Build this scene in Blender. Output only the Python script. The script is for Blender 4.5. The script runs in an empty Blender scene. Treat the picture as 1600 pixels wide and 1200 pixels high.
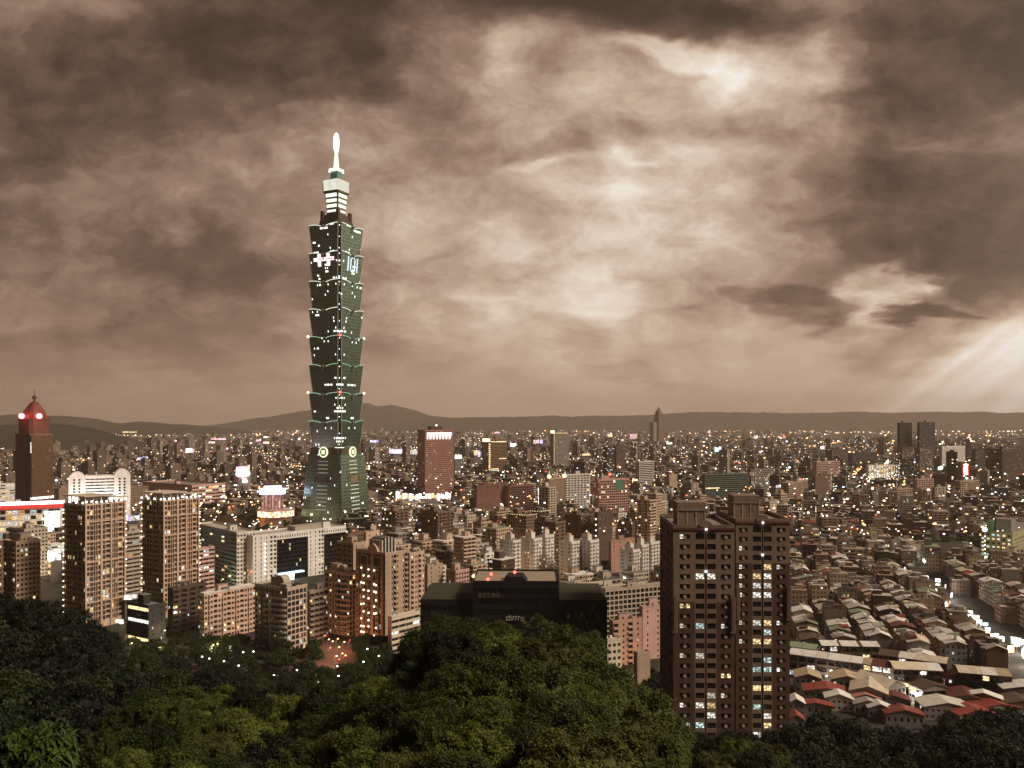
import bpy, math, random
import numpy as np
from mathutils import Vector, Matrix
random.seed(7); RNG = np.random.default_rng(7)
SC = bpy.context.scene
COL = SC.collection
R = math.radians
F, CX, HY, CAMZ = 1320.0, 800.0, 660.0, 133.0      # lens in photo pixels, horizon row, eye height above the city
# ------------------------------------------------------------------ camera
cam = bpy.data.cameras.new('camera'); camo = bpy.data.objects.new('camera', cam); COL.objects.link(camo)
cam.sensor_width = 36.0; cam.lens = 36.0 * F / 1600.0
cam.shift_y = (HY - 600.0) / 1600.0
cam.clip_start = 0.5; cam.clip_end = 60000
camo.location = (0, 0, CAMZ); camo.rotation_euler = (R(90), 0, 0)
SC.camera = camo
# ------------------------------------------------------------------ exposure and sampling
SC.view_settings.view_transform = 'Standard'
try: SC.view_settings.look = 'None'
except Exception: pass
SC.view_settings.exposure = 0.0; SC.view_settings.gamma = 1.0
SC.render.engine = 'CYCLES'
cy = SC.cycles
cy.max_bounces = 5; cy.diffuse_bounces = 2; cy.glossy_bounces = 2; cy.transmission_bounces = 2; cy.volume_bounces = 0
cy.transparent_max_bounces = 4
cy.sample_clamp_indirect = 2.0
cy.caustics_reflective = False; cy.caustics_refractive = False
cy.use_adaptive_sampling = True; cy.adaptive_threshold = 0.02
try:
    cy.use_denoising = True; cy.denoiser = 'OPENIMAGEDENOISE'; cy.denoising_input_passes = 'RGB_ALBEDO_NORMAL'
except Exception: pass

class NT:
    """small helper for building shader node trees"""
    def __init__(s, tree): s.t = tree; s.n = tree.nodes; s.l = tree.links
    def node(s, typ, **kw):
        n = s.n.new(typ)
        for k, v in kw.items(): setattr(n, k, v)
        return n
    def put(s, sock, v):
        if v is None: return
        if hasattr(v, 'links') or isinstance(v, bpy.types.NodeSocket): s.l.new(v, sock)
        else: sock.default_value = v
    def m(s, op, a, b=None, c=None, clamp=False):
        n = s.n.new('ShaderNodeMath'); n.operation = op; n.use_clamp = clamp
        s.put(n.inputs[0], a); s.put(n.inputs[1], b); s.put(n.inputs[2], c)
        return n.outputs[0]
    def add(s, a, b): return s.m('ADD', a, b)
    def mul(s, a, b): return s.m('MULTIPLY', a, b)
    def sub(s, a, b): return s.m('SUBTRACT', a, b)
    def step(s, x, lo, hi):
        n = s.n.new('ShaderNodeMapRange'); n.interpolation_type = 'SMOOTHSTEP'
        s.put(n.inputs[0], x); n.inputs[1].default_value = lo; n.inputs[2].default_value = hi
        return n.outputs[0]
    def noise(s, vec, scale, detail=4.0, rough=0.5, dist=0.0, color=False, lac=2.0):
        n = s.n.new('ShaderNodeTexNoise'); n.inputs['Scale'].default_value = scale
        n.inputs['Detail'].default_value = detail; n.inputs['Roughness'].default_value = rough
        n.inputs['Distortion'].default_value = dist; n.inputs['Lacunarity'].default_value = lac
        s.l.new(vec, n.inputs['Vector'])
        return n.outputs['Color'] if color else n.outputs['Fac']
    def ramp(s, x, stops):
        n = s.n.new('ShaderNodeValToRGB'); cr = n.color_ramp
        while len(cr.elements) < len(stops): cr.elements.new(0.5)
        for e, (p, c) in zip(cr.elements, stops):
            e.position = p; e.color = (*c, 1)
        s.put(n.inputs[0], x)
        return n.outputs[0]
    def mix(s, f, a, b, mode='MIX'):
        n = s.n.new('ShaderNodeMix'); n.data_type = 'RGBA'; n.blend_type = mode
        s.put(n.inputs[0], f); s.put(n.inputs[6], a); s.put(n.inputs[7], b)
        return n.outputs[2]
    def xyz(s, x, y, z):
        n = s.n.new('ShaderNodeCombineXYZ'); s.put(n.inputs[0], x); s.put(n.inputs[1], y); s.put(n.inputs[2], z)
        return n.outputs[0]

# ------------------------------------------------------------------ sky: a lid of brown evening cloud, thin and bright towards the west
SUN_EL, SUN_AZ = R(39), R(112)          # azimuth clockwise from the view axis
world = bpy.data.worlds.new('World'); SC.world = world; world.use_nodes = True
def build_sky():
    k = NT(world.node_tree); k.n.clear()
    out = k.node('ShaderNodeOutputWorld'); bg = k.node('ShaderNodeBackground')
    k.l.new(bg.outputs[0], out.inputs[0])
    tc = k.node('ShaderNodeTexCoord'); sp = k.node('ShaderNodeSeparateXYZ')
    k.l.new(tc.outputs['Generated'], sp.inputs[0])
    x, y, z = sp.outputs
    yy = k.m('MAXIMUM', y, 0.12)
    u = k.m('DIVIDE', x, yy); v = k.m('DIVIDE', z, yy)           # tangent of azimuth / elevation about north-west
    zc = k.m('MAXIMUM', z, 0.0)
    den = k.add(zc, 0.22)
    cp = k.xyz(k.m('DIVIDE', x, den), k.m('DIVIDE', y, den), 0.0)  # cloud deck plane: clouds shrink to the horizon
    w1 = k.noise(cp, 1.7, 3, 0.5, color=True)
    w2 = k.noise(cp, 5.0, 5, 0.55, color=True)
    def sep(c):
        n = k.node('ShaderNodeSeparateColor'); k.l.new(c, n.inputs[0]); return n.outputs
    a, b = sep(w1), sep(w2)
    uw = k.add(u, k.add(k.mul(k.sub(a[0], .5), .30), k.mul(k.sub(b[0], .5), .13)))
    vw = k.add(v, k.add(k.mul(k.sub(a[1], .5), .12), k.mul(k.sub(b[1], .5), .075)))
    us, vs = k.m('MULTIPLY_ADD', k.sub(b[0], .5), .07, u), k.m('MULTIPLY_ADD', k.sub(b[1], .5), .05, v)      # lightly ragged
    def T(px, py): return (px - CX) / F, (HY - py) / F
    warped, straight = k.xyz(uw, vw, 1.0), k.xyz(u, v, 1.0)
    def dot(vec, co):
        n = k.node('ShaderNodeVectorMath', operation='DOT_PRODUCT'); k.l.new(vec, n.inputs[0]); n.inputs[1].default_value = co
        return n.outputs['Value']
    def blob(acc, px, py, rx, ry, rot, amp, warp=True, hard=False):
        c0, c1 = T(px, py); ca, sa = math.cos(R(rot)), math.sin(R(rot)); w = warped if warp else straight
        A, B = ca * F / rx, sa * F / rx; e = dot(w, (A, B, -A * c0 - B * c1))
        A, B = -sa * F / ry, ca * F / ry; f = dot(w, (A, B, -A * c0 - B * c1))
        q = k.m('MULTIPLY_ADD', e, e, k.mul(f, f))
        if hard: q = k.mul(q, q)
        return k.m('MULTIPLY_ADD', k.m('POWER', 0.36788, q), amp, acc)
    L = SKY_BASE
    for bb in SKY_BLOBS: L = blob(L, *bb)
    # cloud texture in three sizes
    n1 = k.noise(cp, 2.3, 6, 0.56, 0.1)
    n2 = k.noise(k.xyz(u, k.mul(v, 1.35), 3.3), 6.0, 7, 0.58, 0.0)
    bil = k.m('ABSOLUTE', k.sub(k.noise(k.xyz(us, k.mul(vs, 1.4), 7.7), 4.0, 5, 0.55), .5))      # billowing edges
    t = k.add(k.mul(k.sub(n1, .5), .20), k.add(k.mul(k.sub(n2, .5), .34), k.mul(k.sub(bil, .09), .32)))
    # light from the bright west-centre catches the rims of the billows
    dp = k.node('ShaderNodeVectorMath', operation='ADD'); base = k.xyz(us, k.mul(vs, 1.5), 1.7); k.l.new(base, dp.inputs[0]); dp.inputs[1].default_value = (.030, .034, 0)
    rim = k.sub(k.noise(base, 4.6, 8, .62), k.noise(dp.outputs[0], 4.6, 8, .62))
    t = k.add(t, k.mul(rim, SKY_RIM))
    t = k.add(t, k.mul(k.sub(k.noise(k.xyz(us, k.mul(vs, 1.6), 4.4), 19.0, 5, .6), .5), .13))
    fade = k.step(v, 0.0, 0.16)
    L = k.add(L, k.mul(t, k.add(k.mul(fade, .8), .2)))
    # slanting sun rays low in the west
    ray = k.noise(k.xyz(k.add(u, k.mul(v, -1.35)), 0.0, 0.0), 20.0, 2, 0.5)
    L = k.add(L, k.mul(blob(0.0, 1520, 585, 190, 95, 30, 1.0, False), k.mul(k.sub(ray, .45), .75)))
    # sky darkened overhead and behind, out of view, to lower the ambient light
    L = k.sub(L, k.mul(k.add(k.step(v, .50, .95), k.step(k.mul(y, -1.0), -.25, .15)), .20))
    L = k.m('MAXIMUM', L, 0.0, clamp=True)
    c = k.ramp(L, SKY_RAMP)
    # warm tint low down
    low = k.mul(k.sub(1.0, k.step(v, 0.0, 0.22)), 0.5)
    c = k.mix(low, c, k.mix(1.0, c, (1.08, .95, .86, 1), 'MULTIPLY'))
    # warm glow added in the unseen west sky, for the tower glass to reflect
    dn = k.node('ShaderNodeVectorMath', operation='DOT_PRODUCT'); k.l.new(tc.outputs['Generated'], dn.inputs[0])
    g = Vector((.93, .30, .20)).normalized(); dn.inputs[1].default_value = g
    glow = k.mul(k.m('POWER', k.m('MAXIMUM', dn.outputs['Value'], 0.0), 14.0), 1.3)
    st = k.node('ShaderNodeTexSky', sky_type='NISHITA', sun_disc=False, sun_elevation=SUN_EL, sun_rotation=SUN_AZ)
    c = k.mix(1.0, c, k.mix(glow, (0, 0, 0, 1), (1.0, .86, .66, 1)), 'ADD')
    c = k.mix(1.0, c, k.mix(1.0, st.outputs[0], (.0008, .0006, .0004, 1), 'MULTIPLY'), 'ADD')
    # below the horizon: dark land
    c = k.mix(k.step(z, -0.06, -0.004), (.05, .042, .034, 1), c)
    k.l.new(c, bg.inputs[0]); bg.inputs[1].default_value = 1.0
# px, py, rx, ry, tilt, brightness, (ragged), (hard edge)
SKY_RIM = .80
SKY_BASE = 0.50
SKY_BLOBS = [
 (140, 140, 400, 110, 8, -.22, True, True), (480, 60, 190, 90, -25, -.13, True, True), (640, 0, 420, 60, 2, -.17, True, True), (1000, 12, 330, 42, -2, -.19, True, True),
 (1550, 50, 250, 120, 10, -.30, True, True), (1510, 330, 220, 130, -12, -.22, True, True), (1570, 390, 120, 80, -10, -.08), (1180, 20, 120, 40, 0, -.05),
 (1110, 150, 300, 95, 0, .17, True, True), (1112, 112, 40, 20, -25, .20), (1030, 70, 85, 20, -12, .20, True, True), (1085, 95, 110, 50, -20, .08), (1290, 90, 110, 40, -25, .08), (800, 95, 55, 40, 40, .13), (640, 140, 190, 60, 15, .03),
 (940, 205, 130, 30, 10, -.15), (860, 252, 80, 12, 4, .14), (940, 370, 240, 140, 8, .13), (700, 380, 200, 190, 0, .06), (985, 240, 22, 16, 0, .14),
 (1180, 320, 130, 90, -10, .02), (330, 318, 80, 34, 8, .09), (160, 320, 260, 80, 0, -.05), (230, 450, 300, 110, 0, -.10), (360, 450, 110, 50, -10, -.06), (470, 470, 60, 26, 25, .09), (605, 465, 50, 22, 10, .10),
 (1255, 462, 85, 36, -4, -.22, True, True), (1385, 455, 62, 46, 0, .30, True, True), (1430, 428, 34, 12, -20, .16), (1475, 486, 70, 17, 4, -.26, True, True), (1460, 540, 130, 30, 18, -.10),
 (1600, 575, 200, 95, 34, .30, False), (1560, 600, 260, 110, 30, .10), (1600, 520, 60, 30, 35, .14, False), (965, 590, 80, 15, 0, -.08), (880, 470, 130, 16, 2, .06), (280, 560, 330, 60, 0, -.05), (980, 600, 620, 80, 0, .12, False), (900, 500, 700, 110, 0, .06, False), (930, 390, 260, 150, 5, .14, False), (900, 640, 900, 45, 0, .05, False), (200, 600, 300, 60, 0, .05, False), (1250, 560, 260, 60, 0, .06),
]
SKY_RAMP = [(0.0, (.028, .017, .012)), (.20, (.066, .042, .031)), (.36, (.150, .092, .066)), (.52, (.322, .207, .150)), (.70, (.60, .45, .34)), (.87, (.86, .76, .64)), (1.0, (1.0, .98, .95))]
build_sky()
sun = bpy.data.lights.new('sun', 'SUN'); suno = bpy.data.objects.new('sun', sun); COL.objects.link(suno)
sun.energy = 3.6; sun.angle = R(14); sun.color = (1.0, .83, .66)
_d = Vector((math.sin(SUN_AZ) * math.cos(SUN_EL), math.cos(SUN_AZ) * math.cos(SUN_EL), math.sin(SUN_EL)))
suno.rotation_euler = _d.to_track_quat('Z', 'Y').to_euler()
# ================================================================== helpers: tags, materials, mesh builder
NAMED = []                                   # (short description, px, py) of landmarks used to word the labels of small things
def tag(o, label=None, cat=None, group=None, kind=None):
    if label: o['label'] = label
    if cat: o['category'] = cat
    if group: o['group'] = group
    if kind: o['kind'] = kind
    return o
def empty(name, loc, rz=0.0, label=None, cat=None, group=None):
    o = bpy.data.objects.new(name, None); COL.objects.link(o)
    o.location = loc; o.rotation_euler = (0, 0, rz); o.empty_display_size = 1
    return tag(o, label, cat, group)
def proj(p):
    return CX + F * p[0] / p[1], HY - F * (p[2] - CAMZ) / p[1]
def at(px, py, Y): return ((px - CX) * Y / F, Y, CAMZ - (py - HY) * Y / F)
def copy_tree(o, parent=None):
    c = o.copy(); COL.objects.link(c); c.parent = parent
    for ch in list(o.children): copy_tree(ch, c)
    return c

MATS = {}
def mat_base(name):
    m = bpy.data.materials.new(name); m.use_nodes = True
    k = NT(m.node_tree); k.n.clear()
    out = k.node('ShaderNodeOutputMaterial')
    return m, k, out
def objco(k): return k.node('ShaderNodeTexCoord').outputs['Object']
def scaled(k, v, s):
    n = k.node('ShaderNodeVectorMath', operation='MULTIPLY'); k.l.new(v, n.inputs[0]); n.inputs[1].default_value = s
    return n.outputs[0]
def bsdf(k, out, col, rough=0.8, spec=0.3, metal=0.0):
    b = k.node('ShaderNodeBsdfPrincipled'); k.put(b.inputs['Base Color'], col if not isinstance(col, tuple) or len(col) == 4 else (*col, 1))
    k.put(b.inputs['Roughness'], rough); k.put(b.inputs['Specular IOR Level'], spec); k.put(b.inputs['Metallic'], metal)
    k.l.new(b.outputs[0], out.inputs[0]); return b
def wallmat(name, rgb, tile=0.0, rough=0.85, streak=.35):
    if name in MATS: return MATS[name]
    m, k, out = mat_base(name); co = objco(k)
    n = k.noise(co, .11, 4, .6); s = k.noise(scaled(k, co, (.9, .9, .035)), 1.0, 3, .6); f = k.noise(co, 1.7, 3, .6)
    t = k.add(k.mul(k.sub(n, .5), .7), k.add(k.mul(k.sub(s, .5), streak * 1.6), k.mul(k.sub(f, .5), .35)))
    oi = k.node('ShaderNodeObjectInfo')
    t = k.add(t, k.mul(k.sub(oi.outputs['Random'], .5), .18))
    hi = tuple(min(c * 1.35, .9) for c in rgb); lo = tuple(c * .55 for c in rgb)
    c = k.ramp(k.add(t, .5), [(0.1, lo), (.5, rgb), (.9, hi)])
    if tile:
        g = k.node('ShaderNodeTexBrick'); k.l.new(co, g.inputs['Vector']); g.inputs['Scale'].default_value = tile
    bsdf(k, out, c, rough, .25)
    MATS[name] = m; return m
WALL_RGB = dict(beige=(.52, .40, .30), pinkbeige=(.54, .385, .285), tan=(.43, .315, .225), brown=(.17, .105, .075), darkbrown=(.085, .058, .045), greybeige=(.43, .365, .30),
    grey=(.27, .25, .23), white=(.74, .71, .67), cream=(.56, .48, .38), teal=(.27, .36, .355), salmon=(.47, .30, .225), brick=(.095, .053, .038), concrete=(.23, .205, .18),
    charcoal=(.045, .042, .04), black=(.012, .012, .013), redbrown=(.15, .058, .042), palegrey=(.66, .62, .57), gold=(.235, .14, .075), rose=(.52, .33, .29), trim=(.205, .15, .112))
for _n, _c in WALL_RGB.items(): wallmat(_n, _c)
def glassmat(name, a, b, rough=.12, spec=.5, cell=1.5):
    m, k, out = mat_base(name); co = objco(k)
    fl = k.node('ShaderNodeVectorMath', operation='FLOOR'); k.l.new(scaled(k, co, (1/cell,)*3), fl.inputs[0])
    wn = k.node('ShaderNodeTexWhiteNoise'); k.l.new(fl.outputs[0], wn.inputs[0])
    c = k.ramp(k.m('POWER', wn.outputs['Value'], 3.0), [(0, a), (1, b)])
    bsdf(k, out, c, rough, spec); MATS[name] = m; return m
glassmat('glass', (.010, .010, .011), (.075, .065, .055)); glassmat('glass_dim', (.03, .027, .024), (.13, .11, .09), .35)
glassmat('black_glass', (.006, .006, .007), (.02, .019, .018), .08)
def litmat(name, rgb, e, var=True, cell=.9):
    m, k, out = mat_base(name); em = k.node('ShaderNodeEmission'); em.inputs[0].default_value = (*rgb, 1)
    if var:
        co = objco(k); n = k.noise(co, 1.0 / cell, 2, .6)
        k.l.new(k.mul(k.add(k.mul(k.step(n, .34, .70), k.add(.35, k.mul(k.node('ShaderNodeObjectInfo').outputs['Random'], .9))), .10), e * 1.2), em.inputs[1])
    else: em.inputs[1].default_value = e
    k.l.new(em.outputs[0], out.inputs[0])
    try: m.cycles.emission_sampling = 'NONE'
    except Exception: pass
    MATS[name] = m; return m
litmat('lit_warm', (1.0, .72, .36), 2.1); litmat('lit_white', (1.0, .95, .82), 1.8); litmat('lit_cool', (.78, 1.0, .92), 1.3); litmat('lit_orange', (1.0, .48, .18), 1.5)
litmat('lit_shop', (1.0, .93, .82), 4.0, True, 2.0); litmat('glow_white', (1.0, .97, .92), 6.0, False); litmat('glow_red', (1.0, .10, .07), 5.0, False); litmat('glow_pink', (1.0, .55, .62), 6.0, False)
litmat('glow_orange', (1.0, .50, .20), 6.0, False); litmat('glow_violet', (.72, .66, 1.0), 6.0, False); litmat('glow_green', (.55, 1.0, .62), 1.6, False); litmat('glow_yellow', (1.0, .88, .5), 4.0, False)
litmat('glow_pale', (.93, 1.0, .80), 1.05, False); litmat('soft_white', (1.0, .95, .86), 1.6, False); litmat('sign_white', (1.0, .93, .84), 2.2, True, 2.2); litmat('sign_violet', (.70, .66, 1.0), 2.6, True, 2.2); litmat('sign_pink', (1.0, .55, .62), 2.8, True, 2.2); litmat('glow_cyan', (.6, .9, 1.0), 3.0, False); litmat('glow_green2', (.72, 1.0, .75), 5.0, False)
def plain(name, rgb, rough=.6, spec=.3, metal=0.0):
    m, k, out = mat_base(name); co = objco(k); n = k.noise(co, .8, 4, .6)
    c = k.ramp(n, [(.25, tuple(x * .7 for x in rgb)), (.75, tuple(min(1, x * 1.25) for x in rgb))])
    bsdf(k, out, c, rough, spec, metal); MATS[name] = m; return m
plain('steel', (.35, .34, .33), .4, .5, .6); plain('pole', (.12, .11, .10), .5, .4); plain('tank', (.55, .54, .52), .3, .5, .7); plain('bark', (.045, .034, .024), .9, .1); plain('frame_dark', (.03, .028, .026))
plain('trim_red', (.17, .05, .035), .8); plain('aircon', (.40, .36, .31), .7)
def roofmat(name, rgb, ribs=True):
    m, k, out = mat_base(name); co = objco(k); oi = k.node('ShaderNodeObjectInfo')
    n = k.noise(co, .25, 5, .65); n2 = k.noise(scaled(k, co, (.5, 2.5, .5)), 1.0, 4, .6)
    t = k.add(k.mul(k.sub(n, .5), 1.1), k.add(k.mul(k.sub(n2, .5), .7), k.mul(k.sub(oi.outputs['Random'], .5), .3)))
    c = k.ramp(k.add(t, .5), [(.08, tuple(x * .5 for x in rgb)), (.5, rgb), (.9, tuple(min(.85, x * 1.25) for x in rgb))])
    b = bsdf(k, out, c, .6, .35)
    if ribs:
        w = k.node('ShaderNodeTexWave', wave_type='BANDS', bands_direction='X'); k.l.new(co, w.inputs['Vector']); w.inputs['Scale'].default_value = 1.2
        bp = k.node('ShaderNodeBump'); bp.inputs['Strength'].default_value = .25; bp.inputs['Distance'].default_value = .1
        k.l.new(w.outputs['Fac'], bp.inputs['Height']); k.l.new(bp.outputs[0], b.inputs['Normal'])
    MATS[name] = m; return m
ROOF_RGB = dict(white=(.80, .77, .72), cream=(.70, .60, .45), tan=(.48, .37, .25), green=(.25, .30, .20), rust=(.27, .06, .043), grey=(.46, .43, .39), brown=(.10, .068, .048), maroon=(.13, .038, .028), pale=(.64, .61, .53), pink=(.60, .26, .22))
for _n, _c in ROOF_RGB.items(): roofmat('roof_' + _n, _c)
for _n, _c in dict(flat_dark=(.10, .09, .08), flat_grey=(.24, .22, .20), flat_light=(.46, .42, .37), flat_tan=(.30, .24, .175)).items(): roofmat(_n, _c, False)

class MB:
    """collects quads (numpy) and links them as one mesh object"""
    def __init__(s): s.v = []; s.f = []; s.m = []; s.n = 0; s.mats = []
    def mi(s, name):
        if name not in s.mats: s.mats.append(name)
        return s.mats.index(name)
    def addvf(s, V, Fq, M):
        V = np.asarray(V, float).reshape(-1, 3); Fq = np.asarray(Fq, int).reshape(-1, 4)
        if isinstance(M, str): M = np.full(len(Fq), s.mi(M))
        s.v.append(V); s.f.append(Fq + s.n); s.m.append(np.asarray(M, int)); s.n += len(V)
    def quad(s, a, b, c, d, m): s.addvf([a, b, c, d], [[0, 1, 2, 3]], m)
    def boxes(s, lo, hi, m):
        """axis aligned boxes, lo and hi n x 3"""
        lo = np.asarray(lo, float).reshape(-1, 3); hi = np.asarray(hi, float).reshape(-1, 3); n = len(lo)
        if not n: return
        sel = np.array([[0,0,0],[1,0,0],[1,1,0],[0,1,0],[0,0,1],[1,0,1],[1,1,1],[0,1,1]])
        V = np.where(sel[None] == 0, lo[:, None], hi[:, None])
        q = np.array([[0,3,2,1],[4,5,6,7],[0,1,5,4],[1,2,6,5],[2,3,7,6],[3,0,4,7]])
        s.addvf(V, (q[None] + 8 * np.arange(n)[:, None, None]), m)
    def box(s, x0, x1, y0, y1, z0, z1, m): s.boxes([[x0, y0, z0]], [[x1, y1, z1]], m)
    def obox(s, p, u, n, x0, x1, d0, d1, z0, z1, m):
        """box along a wall: x along u, d outwards along n"""
        u = np.array([u[0], u[1], 0.]); n = np.array([n[0], n[1], 0.]); p = np.array([p[0], p[1], 0.])
        z0 = np.atleast_1d(np.asarray(z0, float)); z1 = np.atleast_1d(np.asarray(z1, float))
        x0 = np.broadcast_to(x0, z0.shape); x1 = np.broadcast_to(x1, z0.shape)
        P = []
        for zz in (z0, z1):
            for xx, dd in ((x0, d1), (x1, d1), (x1, d0), (x0, d0)):
                P.append(p + xx[:, None] * u + dd * n + zz[:, None] * np.array([0, 0, 1.]))
        V = np.stack(P, 1)
        q = np.array([[0,3,2,1],[4,5,6,7],[0,1,5,4],[1,2,6,5],[2,3,7,6],[3,0,4,7]])
        s.addvf(V, q[None] + 8 * np.arange(len(z0))[:, None, None], m)
    def cyl(s, x, y, z0, z1, r0, r1, m, n=12, cap=True):
        a = np.arange(n) * 2 * np.pi / n; c, d = np.cos(a), np.sin(a)
        V = np.concatenate([np.stack([x + r0 * c, y + r0 * d, np.full(n, z0)], 1), np.stack([x + r1 * c, y + r1 * d, np.full(n, z1)], 1), [[x, y, z1]]])
        i = np.arange(n); j = (i + 1) % n
        q = np.stack([i, j, j + n, i + n], 1)
        if cap: q = np.concatenate([q, np.stack([i + n, j + n, np.full(n, 2 * n), np.full(n, 2 * n)], 1)])
        s.addvf(V, q, m)
    def loft(s, rings, m, cap=True, closed=True):
        rings = np.asarray(rings, float); k, n, _ = rings.shape
        V = rings.reshape(-1, 3); i = np.arange(n); j = (i + 1) % n
        if not closed: i, j = i[:-1], j[:-1]
        q = np.concatenate([np.stack([i + a * n, j + a * n, j + (a + 1) * n, i + (a + 1) * n], 1) for a in range(k - 1)])
        s.addvf(V, q, m)
        if cap:
            c = rings[-1].mean(0); V = np.concatenate([rings[-1], [c]]); i = np.arange(n); j = (i + 1) % n
            s.addvf(V, np.stack([i, j, np.full(n, n), np.full(n, n)], 1), m)
    def ball(s, c, r, m, n=10, k=6, sz=1.0):
        rings = []
        for a in range(k + 1):
            t = -np.pi / 2 + np.pi * a / k; rr = max(r * math.cos(t), 1e-3); ang = np.arange(n) * 2 * np.pi / n
            rings.append(np.stack([c[0] + rr * np.cos(ang), c[1] + rr * np.sin(ang), np.full(n, c[2] + r * sz * math.sin(t))], 1))
        s.loft(rings, m, cap=False)
    def build(s, name, parent=None, loc=None, smooth=False):
        V = np.concatenate(s.v); Q = np.concatenate(s.f); M = np.concatenate(s.m)
        me = bpy.data.meshes.new(name); me.vertices.add(len(V)); me.vertices.foreach_set('co', V.astype(np.float32).ravel())
        tri = Q[:, 2] == Q[:, 3]
        lens = np.where(tri, 3, 4); keep = np.ones(Q.shape, bool); keep[tri, 3] = False
        me.loops.add(int(lens.sum())); me.loops.foreach_set('vertex_index', Q[keep].astype(np.int32))
        me.polygons.add(len(Q)); me.polygons.foreach_set('loop_start', (np.cumsum(lens) - lens).astype(np.int32))
        me.polygons.foreach_set('material_index', M.astype(np.int32))
        me.polygons.foreach_set('use_smooth', np.full(len(Q), smooth))
        for n in s.mats: me.materials.append(MATS[n])
        me.update(calc_edges=True)
        o = bpy.data.objects.new(name, me); COL.objects.link(o)
        if parent is not None: o.parent = parent
        if loc is not None: o.location = loc
        return o

LITS = ['lit_warm', 'lit_white', 'lit_cool', 'lit_orange']
def strip(mb, p, u, n, w, z0, fh, nf, spec, wall, lit=.06, rng=RNG, glass='glass'):
    """one column of nf equal windows: a connected wall lattice with recessed panes"""
    wx0, wx1, wz0, wz1, rec = spec[:5]
    u3 = np.array([u[0], u[1], 0.]); n3 = np.array([n[0], n[1], 0.]); p3 = np.array([p[0], p[1], 0.])
    xs = np.array([0, wx0, wx1, 1.]) * w
    zs = np.concatenate([(z0 + np.arange(nf)[:, None] * fh + np.array([0, wz0, wz1]) * fh).ravel(), [z0 + nf * fh]])
    nr = 3 * nf
    L = p3 + xs[None, :, None] * u3 + zs[:, None, None] * np.array([0, 0, 1.])      # (nr+1, 4, 3)
    V = L.reshape(-1, 3)
    r, c = np.meshgrid(np.arange(nr), np.arange(3), indexing='ij'); r, c = r.ravel(), c.ravel()
    win = (c == 1) & (r % 3 == 1)
    b = r * 4 + c; q = np.stack([b, b + 1, b + 5, b + 4], 1)
    wq = q[win]; off = len(V)
    back = V[wq] - rec * n3                                                           # (nf,4,3)
    V2 = np.concatenate([V, back.reshape(-1, 3)])
    bi = off + np.arange(nf * 4).reshape(nf, 4)
    side = np.concatenate([np.stack([wq[:, i], wq[:, (i + 1) % 4], bi[:, (i + 1) % 4], bi[:, i]], 1) for i in range(4)])
    wi = mb.mi(wall); g = np.full(nf, mb.mi(glass))
    rr = rng.random(nf); on = rr < lit
    for i in np.nonzero(on)[0]: g[i] = mb.mi(LITS[rng.choice(4, p=[.40, .36, .14, .10])])
    mb.addvf(V2, np.concatenate([q[~win], side, bi]), np.concatenate([np.full((~win).sum(), wi), np.full(len(side), wi), g]))
    if len(spec) > 5 and spec[5] > 0:                                                 # balcony parapets standing proud
        mb.obox(p, u, n, xs[1] - .1, xs[2] + .1, .02, spec[5], z0 + np.arange(nf) * fh - .12, z0 + np.arange(nf) * fh + wz0 * fh, wall)
PAT = dict(
    punch=[(2.9, (.2, .8, .32, .82, .3))], small=[(2.6, (.3, .7, .38, .8, .25))], dense=[(2.0, (.18, .84, .3, .85, .35))],
    balc=[(3.8, (.06, .94, .34, .93, 1.1, .5)), (1.7, (.28, .72, .4, .8, .25))], balc2=[(4.4, (.05, .95, .34, .94, 1.3, .9))],
    ribbon=[(6.0, (.02, .98, .36, .84, .3))], curtain=[(1.7, (.05, .95, .08, .93, .12))], slab=[(30.0, (.005, .995, .30, .92, .9))],
    apt=[(1.6, (.25, .75, .4, .82, .25)), (3.4, (.05, .95, .33, .93, 1.0, .4)), (1.2, None), (2.4, (.2, .8, .38, .82, .25))],
    slot=[(2.4, (.2, .8, .36, .82, .25)), (1.4, (.1, .9, .05, .97, 1.6)), (2.4, (.2, .8, .36, .82, .25)), (3.0, (.08, .92, .34, .9, .9))],
    grid=[(3.2, (.1, .9, .14, .88, .6))], fins=[(1.5, (.22, .78, .04, .96, .5))], blank=[(10., None)], end=[(3.0, None), (1.6, (.2, .8, .4, .8, .2)), (3.0, None)])
def facade(mb, a, b, z0, z1, pat, wall, fh=3.2, lit=.06, top=1.0, base=0.0, rng=RNG, glass='glass'):
    a = np.array(a, float); b = np.array(b, float); d = b - a; W = float(np.hypot(*d)); u = d / W; n = np.array([u[1], -u[0]])
    units = PAT[pat] if isinstance(pat, str) else pat
    up = lambda x, z: (a[0] + u[0] * x, a[1] + u[1] * x, z)
    H = z1 - z0 - top - base; nf = max(1, int(round(H / fh))); f = H / nf
    if len(units) == 1 and units[0][1] is None or W < 1.0:
        mb.quad(up(0, z0), up(W, z0), up(W, z1), up(0, z1), wall); return n
    tot = sum(x for x, _ in units); reps = max(1, int(round(W / tot))); sc = W / (reps * tot)
    x = 0.0
    for _ in range(reps):
        for w, sp in units:
            w *= sc
            if sp is None: mb.quad(up(x, z0 + base), up(x + w, z0 + base), up(x + w, z1 - top), up(x, z1 - top), wall)
            else: strip(mb, up(x, 0)[:2], u, n, w, z0 + base, f, nf, sp, wall, lit, rng, glass)
            x += w
    if top: mb.quad(up(0, z1 - top), up(W, z1 - top), up(W, z1), up(0, z1), wall)
    if base: mb.quad(up(0, z0), up(W, z0), up(W, z0 + base), up(0, z0 + base), wall)
    return n
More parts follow.
